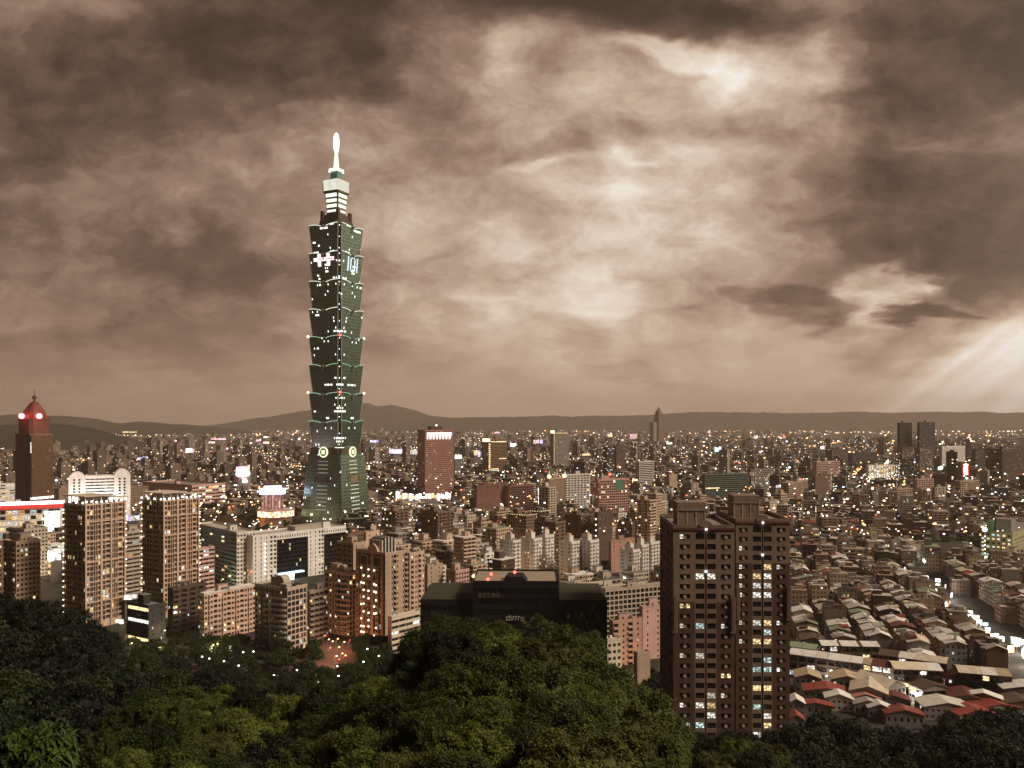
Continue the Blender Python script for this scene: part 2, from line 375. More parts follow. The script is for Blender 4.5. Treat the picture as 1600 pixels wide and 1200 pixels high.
def corner(C, Y, Lp, Rp, th):
    """near corner seen at photo column C, distance Y; left and right ends at Lp, Rp -> x, widths of the right and left face"""
    x = (C - CX) * Y / F; tl, tr = (Lp - CX) / F, (Rp - CX) / F; c, s = math.cos(th), math.sin(th)
    wr = (tr * Y - x) / (c - tr * s) if Rp > C else 0.0
    wl = (x - tl * Y) / (s + tl * c) if Lp < C else 0.0
    return x, wr, wl
def parapet(mb, poly, z, h, t, m):
    k = len(poly)
    for i in range(k):
        a, b = np.array(poly[i], float), np.array(poly[(i + 1) % k], float); d = b - a; W = float(np.hypot(*d))
        if W < .2: continue
        u = d / W; n = np.array([u[1], -u[0]])
        mb.obox(a, u, n, -.06, W - t + .02, -t, .09, z, z + h, m)
def roof_clutter(o, mbname, W, D, H, rng, tanks=2, room=True, wall='greybeige', lit=0):
    """stair house, water tanks on a flat roof, as parts"""
    x0, y0 = W * (.2 + .3 * rng.random()), D * (.3 + .3 * rng.random())
    if room:
        rw, rd, rh = min(7, W * .4), min(6, D * .4), 3.2 + 2.5 * rng.random()
        r = MB(); r.box(x0, x0 + rw, y0, y0 + rd, H, H + rh, wall); r.box(x0 - .25, x0 + rw + .25, y0 - .25, y0 + rd + .25, H + rh + .002, H + rh + .3, 'flat_grey')
        r.box(x0 + rw * .3, x0 + rw * .3 + 1, y0 - .05, y0 + .02, H + .1, H + 2.1, 'frame_dark'); r.build('stair_house', o)
    for i in range(tanks):
        t = MB(); tx, ty = W * (.15 + .7 * rng.random()), D * (.12 + .25 * rng.random())
        t.cyl(tx, ty, H + .5, H + 2.3, .9, .9, 'tank', 12); t.cyl(tx, ty, H + 2.3, H + 2.8, .9, .15, 'tank', 12); t.box(tx - .7, tx + .7, ty - .7, ty + .7, H, H + .5, 'pole'); t.build('water_tank', o)
def building(name, label, cat, Lp, C, Rp, top, Y, th, wall, pr, pl, fh=3.2, lit=.06, depth=None, baseZ=0.0, group=None, roofm='flat_grey', tanks=2, room=True, wall2=None, glass='glass', seed=None, par=1.1, parm=None, basez=0, short=None):
    """flat roofed block placed by its near corner; local x runs along the right face, y along the left face"""
    th = R(th) if th > 4 else th
    x, wr, wl = corner(C, Y, Lp, Rp, th)
    if depth: 
        if wl <= 0: wl = depth
        if wr <= 0: wr = depth
    H = CAMZ - (top - HY) * Y / F - baseZ
    rng = np.random.default_rng(seed if seed is not None else int(abs(C * 7 + top * 13)))
    o = empty(name, (x, Y, baseZ), th, label, cat, group)
    mb = MB(); w2 = wall2 or wall
    facade(mb, (0, 0), (wr, 0), 0, H, pr, wall, fh, lit, .9, basez, rng, glass)
    facade(mb, (wr, 0), (wr, wl), 0, H, pl if pl != 'blank' else 'small', w2, fh, lit, .9, basez, rng, glass)
    facade(mb, (wr, wl), (0, wl), 0, H, 'blank', wall, fh, 0, .9, 0, rng)
    facade(mb, (0, wl), (0, 0), 0, H, pl, w2, fh, lit, .9, basez, rng, glass)
    mb.build('wall', o)
    r = MB(); r.addvf([(0, 0, H - .3), (wr, 0, H - .3), (wr, wl, H - .3), (0, wl, H - .3)], [[0, 1, 2, 3]], roofm)
    ro = r.build('roof', o)
    pp = MB(); parapet(pp, [(0, 0), (wr, 0), (wr, wl), (0, wl)], H - .25, par, .3, parm or wall); pp.build('parapet', ro)
    roof_clutter(ro, name, wr, wl, H - .3, rng, tanks, room, wall)
    DIMS[o.name] = (wr, wl, H)
    NAMED.append((short or name.replace('_', ' '), .5 * (Lp + Rp), .5 * (top + proj((x, Y, baseZ))[1])))
    OCC.append((x + .5 * (wr * math.cos(th) - wl * math.sin(th)), Y + .5 * (wr * math.sin(th) + wl * math.cos(th)), .62 * math.hypot(wr, wl)))
    return o
OCC = []; DIMS = {}
# ================================================================== landmark: the tall green glass tower
def tube(mb, pts, r, m, n=6):
    pts = [Vector(p) for p in pts]; rings = []
    for i, p in enumerate(pts):
        d = (pts[min(i + 1, len(pts) - 1)] - pts[max(i - 1, 0)]).normalized()
        a = d.cross(Vector((0, 0, 1)));  a = a.normalized() if a.length > 1e-4 else Vector((1, 0, 0)); b = d.cross(a)
        rr = r[i] if isinstance(r, (list, tuple)) else r
        rings.append([tuple(p + a * rr * math.cos(t) + b * rr * math.sin(t)) for t in np.arange(n) * 2 * np.pi / n])
    mb.loft(rings, m, cap=True)
def tower_mats():
    for name, base, band, amt in (('tower_glass', (.13, .20, .155), (.26, .33, .27), .075), ('tower_base_glass', (.12, .19, .14), (.28, .34, .26), .02)):
        m, k, out = mat_base(name); co = objco(k); sp = k.node('ShaderNodeSeparateXYZ'); k.l.new(co, sp.inputs[0])
        h = k.add(sp.outputs[0], k.mul(sp.outputs[1], 1.37)); cx = k.mul(h, 1 / 2.1); cz = k.mul(sp.outputs[2], 1 / 4.25)
        fx, fz = k.m('FRACT', cx), k.m('FRACT', cz); ix, iz = k.m('FLOOR', cx), k.m('FLOOR', cz)
        wn = k.node('ShaderNodeTexWhiteNoise'); k.l.new(k.xyz(ix, iz, 1.0), wn.inputs[0])
        rown = k.noise(k.xyz(k.mul(ix, .11), k.mul(iz, 7.7), 0.0), 1.0, 1, .5)                # runs of lit offices along a floor
        thr = k.sub(1.0, k.mul(k.step(rown, .58, .74), amt * 13.0))
        thr = k.sub(thr, amt * .05)
        lit = k.m('GREATER_THAN', wn.outputs['Value'], thr)
        win = k.mul(k.mul(k.m('GREATER_THAN', fz, .34), k.m('LESS_THAN', fz, .86)), k.mul(k.m('GREATER_THAN', fx, .1), k.m('LESS_THAN', fx, .92)))
        c = k.mix(k.m('LESS_THAN', fz, .24), (*base, 1), (*band, 1))
        c = k.mix(k.mul(wn.outputs['Value'], .5), c, (.05, .075, .06, 1))
        b = bsdf(k, out, c, .24, .6, .75)
        k.l.new(k.mix(wn.outputs['Value'], (1, .93, .72, 1), (.9, 1, .86, 1)), b.inputs['Emission Color']); k.l.new(k.mul(k.mul(lit, win), 2.2), b.inputs['Emission Strength'])
        try: m.cycles.emission_sampling = 'NONE'
        except Exception: pass
        MATS[name] = m
tower_mats()
def ring12(a, c, z):
    return [(a-c,-a,z),(a-c,-a+c,z),(a,-a+c,z),(a,a-c,z),(a-c,a-c,z),(a-c,a,z),(-a+c,a,z),(-a+c,a-c,z),(-a,a-c,z),(-a,-a+c,z),(-a+c,-a+c,z),(-a+c,-a,z)]
def tall_tower():
    Y = 1100.0; mp = Y / F; zz = lambda py: CAMZ - (py - HY) * mp
    X = (525.5 - CX) * mp; th = R(64.0)
    o = empty('skyscraper', (X, Y, 0), th, 'very tall green glass skyscraper of eight flared tiers with glowing spire', 'skyscraper')
    tops = [357, 400, 443, 486, 528.5, 571.5, 615, 658, 700]
    for i in range(8):
        z1, z0 = zz(tops[i]), zz(tops[i + 1]); m = MB()
        m.loft([ring12(22.6, 3.2, z0), ring12(25.7, 3.4, z1 - 2.2), ring12(25.9, 3.4, z1 - 2.2), ring12(26.2, 3.4, z1)], 'tower_glass')
        t = m.build('tier', o)
        for sx, sy in ((1, -1), (-1, -1), (-1, 1), (1, 1)):
            ed = MB()                                                               # pale metal edge fins down the corners
            for q in ((3.3, 0), (0, 3.3)):
                tube(ed, [(sx * (22.7 - q[0]), sy * (22.7 - q[1]), z0), (sx * (26.0 - q[0]), sy * (26.0 - q[1]), z1 - 1)], .28, 'palegrey', 4)
            ed.build('edge_fin', t)
        a = 26.4
        for face in ('r', 'l'):
            for side in (-1, 1):
                g = MB(); pts = []
                for s_ in np.linspace(0, 1, 9):
                    d = 4.0 + s_ * (a - 7.8); zo = -2.6 * (1 - s_) ** 3 + .5
                    pts.append((side * d, -a - .3, z1 + zo) if face == 'r' else (-a - .3, side * d, z1 + zo))
                tube(g, pts, .42, 'glow_pale' if i < 4 else 'glow_leaf'); g.build('cornice_light', t)
            g = MB(); p = (0, -a - .5, z1 - 1.6) if face == 'r' else (-a - .5, 0, z1 - 1.6)
            g.ball(p, 1.5, 'bronze', 8, 5); q = Vector(p); g.box(q.x - .5, q.x + .5, q.y - .5, q.y + .5, q.z - 7, q.z, 'bronze'); g.build('ornament', t)
        if i in (4, 6):
            for (x, y, mm) in ((-25.2, -25.2, 'glow_red'), (25.4, -25.4, 'glow_pink'), (-25.4, 25.4, 'glow_pink')):
                g = MB(); g.ball((x, y, z1 + .8), 1.5, mm, 8, 6); g.build('beacon', t)
        for zq in np.arange(z0 + 5, z1 - 2, 14.0):
            g = MB(); f = (zq - z0) / (z1 - z0); w = 22.6 + 3.1 * f - 3.4; g.box(-w - .7, -w - .2, -w - .7, -w - .2, zq, zq + .8, 'glow_white'); g.build('corner_lamp', t)
    # signs in lamps on the second tier
    zc = zz(411); lean = lambda z: 22.6 + 3.3 * (z - zz(443)) / (zz(400) - zz(443)) + .35
    def lamp_sign(name, cells, face, pitch, size, m, cx, lab, drop=0.0):
        g = MB()
        for cx_, cz_ in cells:
            z = zc - drop + cz_ * pitch; a = lean(z) + .15; q = cx + cx_ * pitch
            if face == 'r': g.box(q - size, q + size, -a - .35, -a, z - size, z + size, m)
            else: g.box(-a - .35, -a, -q - size, -q + size, z - size, z + size, m)
        tag(g.build(name, o), lab)
    D = {'1': ['01', '01', '01', '01', '01', '01', '01'], '0': ['010', '101', '101', '101', '101', '101', '010']}
    one = [(0, r) for r in range(-4, 5)]; zero = [(-2, r) for r in range(-3, 4)] + [(2, r) for r in range(-3, 4)] + [(-1, 4), (0, 4.2), (1, 4), (-1, -4), (0, -4.2), (1, -4)]
    lamp_sign('lamp_sign', [(x - 4.6, z) for x, z in one] + zero + [(x + 4.6, z) for x, z in one], 'r', 2.05, .76, 'glow_ice', 1.2, 'white lamp numerals reading 101', 4.2)
    hs = []
    for x in np.arange(-9, 9.1, 1): hs += [(x, 1.15), (x, -.45)]
    for x in (-5.1, -4.2, -3.3, 3.3, 4.2, 5.1):
        for z in list(np.arange(1.9, 4.6, .9)) + list(np.arange(-4.3, -1.1, .9)): hs.append((x, z))
    lamp_sign('lamp_sign', hs, 'l', 1.7, .80, 'glow_rose', 0, 'pink and white lamp sign of two crossed double bars')
    # base: eight sided block, coin medallions, pyramid foot
    m = MB(); m.loft([ring12(24.2, 3.0, zz(709)), ring12(24.4, 3.0, zz(699))], 'bronze_dark'); m.build('belt_course', o)
    m = MB(); m.loft([ring12(33.2, 1.2, 0), ring12(25.6, 1.2, zz(708.5))], 'tower_base_glass'); b = m.build('base', o)
    for face in ('r', 'l'):
        z = zz(705.5); rings = []
        for (r_, d_) in ((6.9, 0), (6.9, 1.6), (5.2, 1.6), (5.2, 1.2)):
            rings.append([(r_ * math.cos(t), -25.4 - d_, z + r_ * math.sin(t)) if face == 'r' else (-25.4 - d_, -r_ * math.cos(t), z + r_ * math.sin(t)) for t in np.arange(24) * math.pi / 12])
        g = MB(); g.loft(rings, 'glow_coin', cap=False)
        g.loft([rings[3], [(p[0] * .02, p[1], z + (p[2] - z) * .02) if face == 'r' else (p[0], p[1] * .02, z + (p[2] - z) * .02) for p in rings[3]]], 'coin_dark', cap=False)
        if face == 'r': g.box(-2.6, 2.6, -27.0, -26.4, z - 2.6, z + 2.6, 'glow_coin')
        else: g.box(-27.0, -26.4, -2.6, 2.6, z - 2.6, z + 2.6, 'glow_coin')
        g.build('medallion', b)
        for i, py in enumerate((719.5, 725, 731, 737, 757, 763, 769, 775, 781, 787, 793)):
            z = zz(py); a = 25.6 + 7.6 * (1 - z / zz(708.5)); hw = 7.6 + .8 * (py - 719) / 80
            g = MB()
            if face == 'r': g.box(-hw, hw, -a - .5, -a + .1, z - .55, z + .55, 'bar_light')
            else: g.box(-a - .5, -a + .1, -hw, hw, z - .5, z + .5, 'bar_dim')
            g.build('light_bar', b)
        z0, z1 = zz(752), zz(742.5); a = 25.6 + 7.6 * (1 - z0 / zz(708.5)); g = MB()
        for (p0, p1) in ((-8, 8), (-12.5, -10.5), (10.5, 12.5)):
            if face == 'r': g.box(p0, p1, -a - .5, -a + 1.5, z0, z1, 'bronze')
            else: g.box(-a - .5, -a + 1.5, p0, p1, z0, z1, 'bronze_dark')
        g.build('louvre_panel', b)
    # crown and spire
    def tierbox(name, s0, s1, y0, y1, m, c=1.2):
        g = MB(); g.loft([ring12(s0, c, zz(y0)), ring12(s1, c, zz(y1))], m); return g.build(name, o)
    tierbox('crown_base', 16.5, 15.5, 357, 347, 'bronze_dark'); tierbox('crown_base', 13.2, 12.2, 348, 338, 'bronze_dark')
    g = MB()
    for sx, sy in ((1, 1), (1, -1), (-1, 1), (-1, -1)): g.box(sx * 12.4 - 2, sx * 12.4 + 2, sy * 12.4 - 2, sy * 12.4 + 2, zz(348), zz(332), 'bronze_dark')
    g.build('crown_corner', o)
    sh = tierbox('crown_shaft', 8.6, 10.6, 339, 303, 'crown_gold', .8)
    for y0, y1 in ((333.5, 330), (326.5, 321.5), (318.5, 313.5), (310.5, 305)):
        z = zz((y0 + y1) / 2); f = (339 - (y0 + y1) / 2) / 36; a = 8.6 + 2 * f
        for s_ in ('r', 'l'):
            g = MB()
            for p0, p1 in ((-a * .84, -1.3), (-.9, .9), (1.3, a * .84)):
                if s_ == 'r': g.box(p0, p1, -a - .4, -a + .2, zz(y0), zz(y1), 'glow_crown')
                else: g.box(-a - .4, -a + .2, p0, p1, zz(y0), zz(y1), 'glow_crown')
            g.build('lit_gallery', sh)
    tierbox('crown_cornice', 12.2, 12.4, 303.5, 300.5, 'bronze')
    tierbox('lantern', 12.0, 12.6, 300, 284, 'glow_crown')
    g = MB()
    for j in range(14):
        for s_ in (0, 1):
            q = -12.2 + j * 1.85
            if s_: g.box(q, q + .5, -13.0, -12.75, zz(300), zz(283), 'bronze')
            else: g.box(-13.0, -12.75, q, q + .5, zz(300), zz(283), 'bronze')
    g.build('lantern_fin', o)
    tierbox('neck', 6.0, 5.4, 285, 269, 'jade', .6); tierbox('spire_pad', 7.6, 7.0, 270, 264.5, 'glow_crown', .6)
    g = MB(); g.cyl(0, 0, zz(265), zz(237), 4.0, 1.9, 'glow_crown', 12); g.build('spire', o)
    g = MB(); rings = []
    for t in np.linspace(0, 1, 11):
        r_ = 1.9 + 1.9 * math.sin(math.pi * min(1, t * 1.02)) ** .7 if t < .98 else .2
        rings.append([(r_ * math.cos(q), r_ * math.sin(q), zz(239) + t * (zz(207) - zz(239))) for q in np.arange(12) * math.pi / 6])
    g.loft(rings, 'glow_tip'); g.build('spire_lamp', o)
    NAMED.append(('the tall green skyscraper', 525, 760)); OCC.append((X, Y, 52))
plain('bronze', (.22, .15, .10), .5, .5); plain('bronze_dark', (.075, .048, .034), .6, .4); plain('coin_dark', (.20, .23, .10), .5); plain('jade', (.10, .22, .16), .3, .6); plain('crown_gold', (.16, .13, .06), .5)
litmat('glow_leaf', (.50, .85, .58), .7, False); litmat('glow_ice', (.75, .86, 1.0), 2.0, False); litmat('glow_rose', (1.0, .62, .62), 2.4, False); litmat('glow_coin', (.98, 1.0, .66), 1.2, False)
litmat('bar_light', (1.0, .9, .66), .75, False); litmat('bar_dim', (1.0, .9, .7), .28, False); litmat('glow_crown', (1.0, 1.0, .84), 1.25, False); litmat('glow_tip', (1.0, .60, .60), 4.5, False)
tall_tower()

# ================================================================== landmark: red-lit tower at the far left
def red_tower():
    th = R(64); Y = 1254.0; x, wr, wl = corner(47, Y, 24, 83, th); mp = Y / F; zz = lambda py: CAMZ - (py - HY) * mp
    o = empty('office_tower', (x, Y, 0), th, 'brown tower with red lit dome, ball finial and two red lamps', 'tower')
    m = MB(); H = zz(678)
    facade(m, (0, 0), (wr, 0), 0, H, 'fins', 'gold', 3.7, .012, 2); facade(m, (wr, 0), (wr, wl), 0, H, 'fins', 'gold', 3.7, 0, 2)
    facade(m, (wr, wl), (0, wl), 0, H, 'blank', 'brown'); facade(m, (0, wl), (0, 0), 0, H, 'fins', 'redbrown', 3.7, .004, 2)
    m.addvf([(0, 0, H), (wr, 0, H), (wr, wl, H), (0, wl, H)], [[0, 1, 2, 3]], 'flat_dark'); m.build('wall', o)
    cx, cy = wr / 2, wl / 2
    def octo(s, z, cut=.28): 
        return [(cx + q * s * wr / 2, cy + p * s * wl / 2, z) for q, p in ((1-cut,-1),(1,-1+cut),(1,1-cut),(1-cut,1),(-1+cut,1),(-1,1-cut),(-1,-1+cut),(-1+cut,-1))]
    m = MB(); m.loft([octo(.92, H - 2), octo(.92, zz(656)), octo(.97, zz(656)), octo(.97, zz(654.5))], 'redbrown'); m.build('upper_storey', o)
    m = MB(); m.loft([octo(.74, zz(655)), octo(.72, zz(648)), octo(.64, zz(642)), octo(.44, zz(635)), octo(.30, zz(630)), octo(.12, zz(627))], 'dome_red'); m.build('dome', o)
    m = MB(); m.cyl(cx, cy, zz(628), zz(621), 1.6, 1.2, 'redbrown'); m.ball((cx, cy, zz(620)), 3.4, 'redbrown'); m.cyl(cx, cy, zz(618), zz(606), .5, .2, 'redbrown', 6); m.build('finial', o)
    for px_, dx in ((40, -1), (62, 1)):
        g = MB(); qx, qy = (cx - .42 * wr, -wl * .06) if dx < 0 else (cx + .20 * wr, -wl * .03)
        qx, qy = (-.5, cy + .05 * wl) if dx < 0 else (cx - .12 * wr, -.5)
        g.ball((qx, qy, zz(650)), 4.3, 'glow_redwhite', 12, 8); g.build('beacon', o); l_ = bpy.data.lights.new('beacon_light', 'POINT'); l_.energy = 8000; l_.color = (1, .12, .1); l_.shadow_soft_size = 2; lo = bpy.data.objects.new('beacon_light', l_); COL.objects.link(lo); lo.parent = o; lo.location = (qx - 6, qy - 8, zz(650) + 2)
    # black strip standing proud, with a vertical white script sign on the near corner
    g = MB(); g.box(-.4, 2.4, -.5, .6, 15, zz(680), 'black'); g.build('corner_strip', o)
    g = MB(); rr = np.random.default_rng(3)
    for i in range(9):
        z = zz(691 + i * 1.9); g.box(-.3 + .5 * rr.random(), 1.0 + rr.random(), -.75, -.5, z - 1.2, z - .3, 'soft_white')
        g.box(.3 + rr.random(), .9 + rr.random(), -.75, -.52, z - 1.7, z - .2, 'soft_white')
    tag(g.build('vertical_sign', o), 'white vertical script sign on dark strip')
    g = MB(); g.obox((0, 0), (1, 0), (0, -1), 0, wr + 1, .2, 1.0, zz(781), zz(777.5), 'lit_shop'); g.obox((0, 0), (1, 0), (0, -1), 0, wr, .2, 1.0, zz(790), zz(787), 'lit_warm'); g.build('lit_band', o)
    NAMED.append(('the red-lit brown tower', 53, 730)); OCC.append((x, Y + 20, 45))
plain('dome_red', (.15, .028, .025), .5, .5); litmat('glow_redwhite', (1.0, .22, .24), 5.0, False)
red_tower()

# ================================================================== twin apartment towers with lamp strings
def twin(Lp, C, Rp, top, Y, label, seed):
    th = R(58); x, wr, wl = corner(C, Y, Lp, Rp, th); mp = Y / F; zz = lambda py: CAMZ - (py - HY) * mp
    o = empty('apartment_tower', (x, Y, 0), th, label, 'apartment tower', 'twin framed apartment towers'); rng = np.random.default_rng(seed)
    H = zz(top); fh = 3.25
    pr = [(3.6, (.07, .95, .24, .92, .9)), (3.0, (.10, .92, .10, .94, .35)), (1.7, (.12, .88, .04, .98, 1.7)), (1.9, (.15, .85, .05, .97, 1.5)), (3.6, (.07, .95, .24, .92, .9)), (2.6, (.10, .9, .10, .94, .35))]
    pl = [(2.6, (.12, .88, .18, .9, .6)), (1.6, (.1, .9, .05, .97, 1.5)), (2.6, (.12, .88, .18, .9, .6))]
    m = MB()
    facade(m, (0, 0), (wr, 0), 0, H, pr, 'pinkbeige', fh, .07, .8, 4, rng, 'glass_dim'); facade(m, (wr, 0), (wr, wl), 0, H, pl, 'tan', fh, 0, .8)
    facade(m, (wr, wl), (0, wl), 0, H, 'blank', 'tan'); facade(m, (0, wl), (0, 0), 0, H, pl, 'tan', fh, .05, .8, 4, rng)
    m.build('wall', o)
    m = MB(); zb = np.arange(4 + fh * 4, H, fh * 4)
    for zq in zb:
        m = MB(); m.obox((0, 0), (1, 0), (0, -1), -.3, wr, 0.02, .5, zq - .35, zq + .45, 'pinkbeige'); m.obox((0, wl), (0, -1), (-1, 0), 0, wl, .02, .45, zq - .3, zq + .4, 'tan'); m.build('storey_beam', o)
    for q in (0, wr * .37, wr * .62, wr - .9):
        m = MB(); m.box(q - .3, q + .8, -.75, -.03, 0, H + .6, 'pinkbeige'); m.build('pier', o)
    m = MB(); m.addvf([(0, 0, H - .2), (wr, 0, H - .2), (wr, wl, H - .2), (0, wl, H - .2)], [[0, 1, 2, 3]], 'flat_tan'); m.build('roof', o)
    # open crown: columns, back wall, thin canopy with lamps under it
    ct = H + 4.6; m = MB(); m.box(wr * .22, wr * .72, wl * .3, wl * .7, H - .2, ct - .1, 'tan'); m.build('roof_room', o)
    m = MB()
    for q in np.linspace(.3, wr - .6, 6): m.box(q, q + .35, .3, .65, H - .2, ct, 'palegrey')
    for q in np.linspace(.5, wl - .6, 4): m.box(.3, .65, q, q + .35, H - .2, ct, 'palegrey')
    m.build('canopy_post', o)
    m = MB(); m.loft([[(-1.2, -1.2, ct), (wr * .62, -1.5, ct), (wr * .62, wl, ct), (-1.2, wl, ct)], [(-1.2, -1.2, ct + .5), (wr * .62, -1.5, ct + .5), (wr * .62, wl, ct + .5), (-1.2, wl, ct + .5)]], 'cream'); m.build('canopy', o)
    m = MB(); m.loft([[(wr * .6, -1.6, ct - 1.3), (wr + 1.3, -1.2, ct - 2.0), (wr + 1, wl, ct - 2.0), (wr * .6, wl, ct - 1.3)], [(wr * .6, -1.6, ct - .9), (wr + 1.3, -1.2, ct - 1.6), (wr + 1, wl, ct - 1.6), (wr * .6, wl, ct - .9)]], 'cream'); m.build('canopy', o)
    for q in np.linspace(.4, wr - .4, 9):
        g = MB(); g.ball((q, -1.0, H + .9 + .6 * (rng.random() < .3)), .62, 'glow_white', 8, 6); g.cyl(q, -1.0, H - .3, H + .4, .1, .1, 'pole', 6); g.build('globe_lamp', o)
    for q in np.linspace(1, wl - 1, 4):
        g = MB(); g.ball((-1.0, q, H + .9), .6, 'glow_white', 8, 6); g.cyl(-1.0, q, H - .3, H + .4, .1, .1, 'pole', 6); g.build('globe_lamp', o)
    for z in np.arange(9, H - 3, fh * 1.25):
        for (a, b) in ((wr + .1, -.7), (-.75, wl - .5)):
            if rng.random() < .86:
                g = MB(); g.ball((a, b, z + .5 * rng.random()), .46, 'lit_globe', 8, 5); g.build('globe_lamp', o)
    OCC.append((x, Y + 15, 30)); NAMED.append((None, .5 * (Lp + Rp), 870))
litmat('lit_globe', (1.0, .86, .62), 3.5, False)
twin(100, 133, 196, 788, 540, 'tall pinkish framed apartment tower with thin canopy roof, standing nearest the wooded spur', 5); NAMED[-1] = ('the canopy-roofed tower nearest the wooded spur', 148, 870)
twin(222, 255, 311, 782, 572, 'tall pinkish framed apartment tower with thin canopy roof, behind the small dark block', 6); NAMED[-1] = ('the canopy-roofed tower behind the small dark block', 267, 860)

# ================================================================== brown tiled tower in front on the right
def brown_tower():
    th = R(-2.0); Y0 = 265.0; mp = Y0 / F; bz = 4.0
    o = empty('apartment_tower', ((1052 - CX) * mp, Y0, bz), th, 'dark brown brick apartment tower with arched top windows and two staggered wings', 'apartment tower')
    fh = 3.11; Zt = CAMZ - (824 - HY) * mp - bz; n = 30; zb = Zt - 1.6 - n * fh      # top of wall, first floor line
    MESH = {}
    def window_mesh(kind, mat, w, h):
        key = (kind, mat, round(w, 1))
        if key not in MESH:
            g = MB(); hw = w / 2
            if kind == 'wide':
                g.box(-hw, hw, .1, .16, 0, h, mat)
                for q in (-hw, -hw / 3, hw / 3, hw - .07): g.box(q, q + .07, .03, .11, 0, h, 'frame_dark')
                g.box(-hw, hw, .0, .12, h * .30, h * .30 + .06, 'frame_dark')
                for q in np.linspace(-hw + .1, hw - .1, 9): g.box(q, q + .03, -.02, .02, 0, h * .3, 'frame_dark')
            else:
                g.box(-hw, -hw * .28, .1, .16, 0, h, mat); g.box(hw * .28, hw, .1, .16, 0, h, 'glass' if mat in ('glass', 'lit_white') else mat)
                g.box(-hw * .28, hw * .28, .05, .17, 0, h, 'trim'); g.box(-.42, .42, -.35, .05, .08, .72, 'aircon')
                for q in (-hw, -hw * .3, hw * .27, hw - .06): g.box(q, q + .06, .02, .11, 0, h, 'frame_dark')
            t = g.build('window', None); MESH[key] = t.data; bpy.data.objects.remove(t)
        return MESH[key]
    W, WA, C_ = 'lit_white', 'lit_warm', 'lit_cool'
    LIT = {(0,0,0):W,(0,1,4):W,(0,2,4):W,(0,0,7):WA,(0,0,9):W,(0,1,9):C_,(0,3,9):W,(0,0,12):W,(0,1,12):W,(0,3,14):WA,(0,2,16):W,(0,3,16):W,(0,0,17):W,(0,1,17):W,(0,2,17):WA,(0,2,18):W,(0,0,19):C_,(0,1,19):C_,
           (1,0,2):W,(1,0,4):W,(1,2,4):WA,(1,3,4):W,(1,0,5):W,(1,1,5):WA,(1,2,5):W,(1,1,6):W,(1,2,6):W,(1,0,6):W,(1,0,7):W,(1,1,7):W,(1,2,7):W,(1,0,10):W,(1,1,10):W,(1,2,10):WA,(1,3,10):W,(1,2,11):C_,(1,1,12):WA,(1,2,12):WA,
           (1,0,12):W,(1,2,14):C_,(1,1,15):C_,(1,2,15):C_,(1,3,15):W,(1,1,17):WA,(1,2,17):WA,(1,1,19):C_,(1,2,20):W,(1,2,21):WA,(1,1,22):W}
    made = []; rest = MB()
    for wing, (pxs, Yw, brickrow) in enumerate(((((1052, 1061), (1061, 1079), (1079, 1085.5), (1085.5, 1101.5), (1101.5, 1103.5), (1103.5, 1119), (1119, 1125), (1125, 1142), (1142, 1147)), 265.0, 7),
                                                 (((1146, 1150), (1150, 1165), (1165, 1171), (1171, 1186), (1186, 1188), (1188, 1202), (1202, 1208), (1208, 1223), (1223, 1229)), 283.0, 4))):
        off = (Yw - Y0) + .0; s = Yw / F; x00 = (1052 - CX) * mp
        lx = lambda px: ((px - CX) * s - x00)
        yq = off
        m = MB(); zbr = Zt - 1.6 - brickrow * fh                                    # brick below this height
        col = -1
        for i, (a, b) in enumerate(pxs):
            xa, xb = lx(a), lx(b)
            if i % 2 == 1:
                col += 1; wide = col in (1, 2); w = xb - xa
                spec = (.07, .93, .30, .86, .35) if wide else (.05, .95, .36, .80, .35)
                for (r0, r1, wl_) in ((0, brickrow, 'trim'), (brickrow, n, 'trim' if wide else 'brick')):
                    strip(m, (xa, yq), (1, 0), (0, -1), w, Zt - 1.6 - r1 * fh, fh, r1 - r0, spec, wl_, 0, RNG, 'frame_dark')
                for r in range(24):
                    z = Zt - 1.6 - (r + 1) * fh + spec[2] * fh + .02; h = (spec[3] - spec[2]) * fh - .04; ww = w * (spec[1] - spec[0]) - .06
                    mat = LIT.get((wing, col, r), 'glass')
                    made.append((wing, r, mat, 'wide' if wide else 'side', ww, h, (xa + w / 2, yq + .12, z)))
            else:
                if xb - xa < .6:                                                     # dark groove between the middle windows
                    m.quad((xa, yq, 0), (xa, yq + .4, 0), (xa, yq + .4, Zt), (xa, yq, Zt), 'darkbrown'); m.quad((xa, yq + .4, 0), (xb, yq + .4, 0), (xb, yq + .4, Zt), (xa, yq + .4, Zt), 'darkbrown'); m.quad((xb, yq + .4, 0), (xb, yq, 0), (xb, yq, Zt), (xb, yq + .4, Zt), 'darkbrown')
                else:
                    for z0, z1, wl_ in ((-6, zbr, 'brick'), (zbr, Zt, 'trim')): m.quad((xa, yq, z0), (xb, yq, z0), (xb, yq, z1), (xa, yq, z1), wl_)
        xl, xr = lx(pxs[0][0]), lx(pxs[-1][1])
        m.quad((xl, yq, Zt - 1.6), (xr, yq, Zt - 1.6), (xr, yq, Zt), (xl, yq, Zt), 'trim')
        dep = 30 if wing == 0 else 27
        facade(m, (xl, yq + dep), (xl, yq), -6, Zt, [(3.0, None), (3.0, (.15, .85, .36, .8, .4)), (2.2, (.1, .9, .05, .97, 1.4)), (4, None), (3.0, (.15, .85, .36, .8, .4)), (3, None)], 'brick', fh, .01, 1.6)
        facade(m, (xr, yq), (xr, yq + dep), -6, Zt, 'small', 'brick', fh, .03, 1.6); facade(m, (xr, yq + dep), (xl, yq + dep), -6, Zt, 'small', 'trim', fh, .03, 1.6)
        m.build('wing_wall', o)
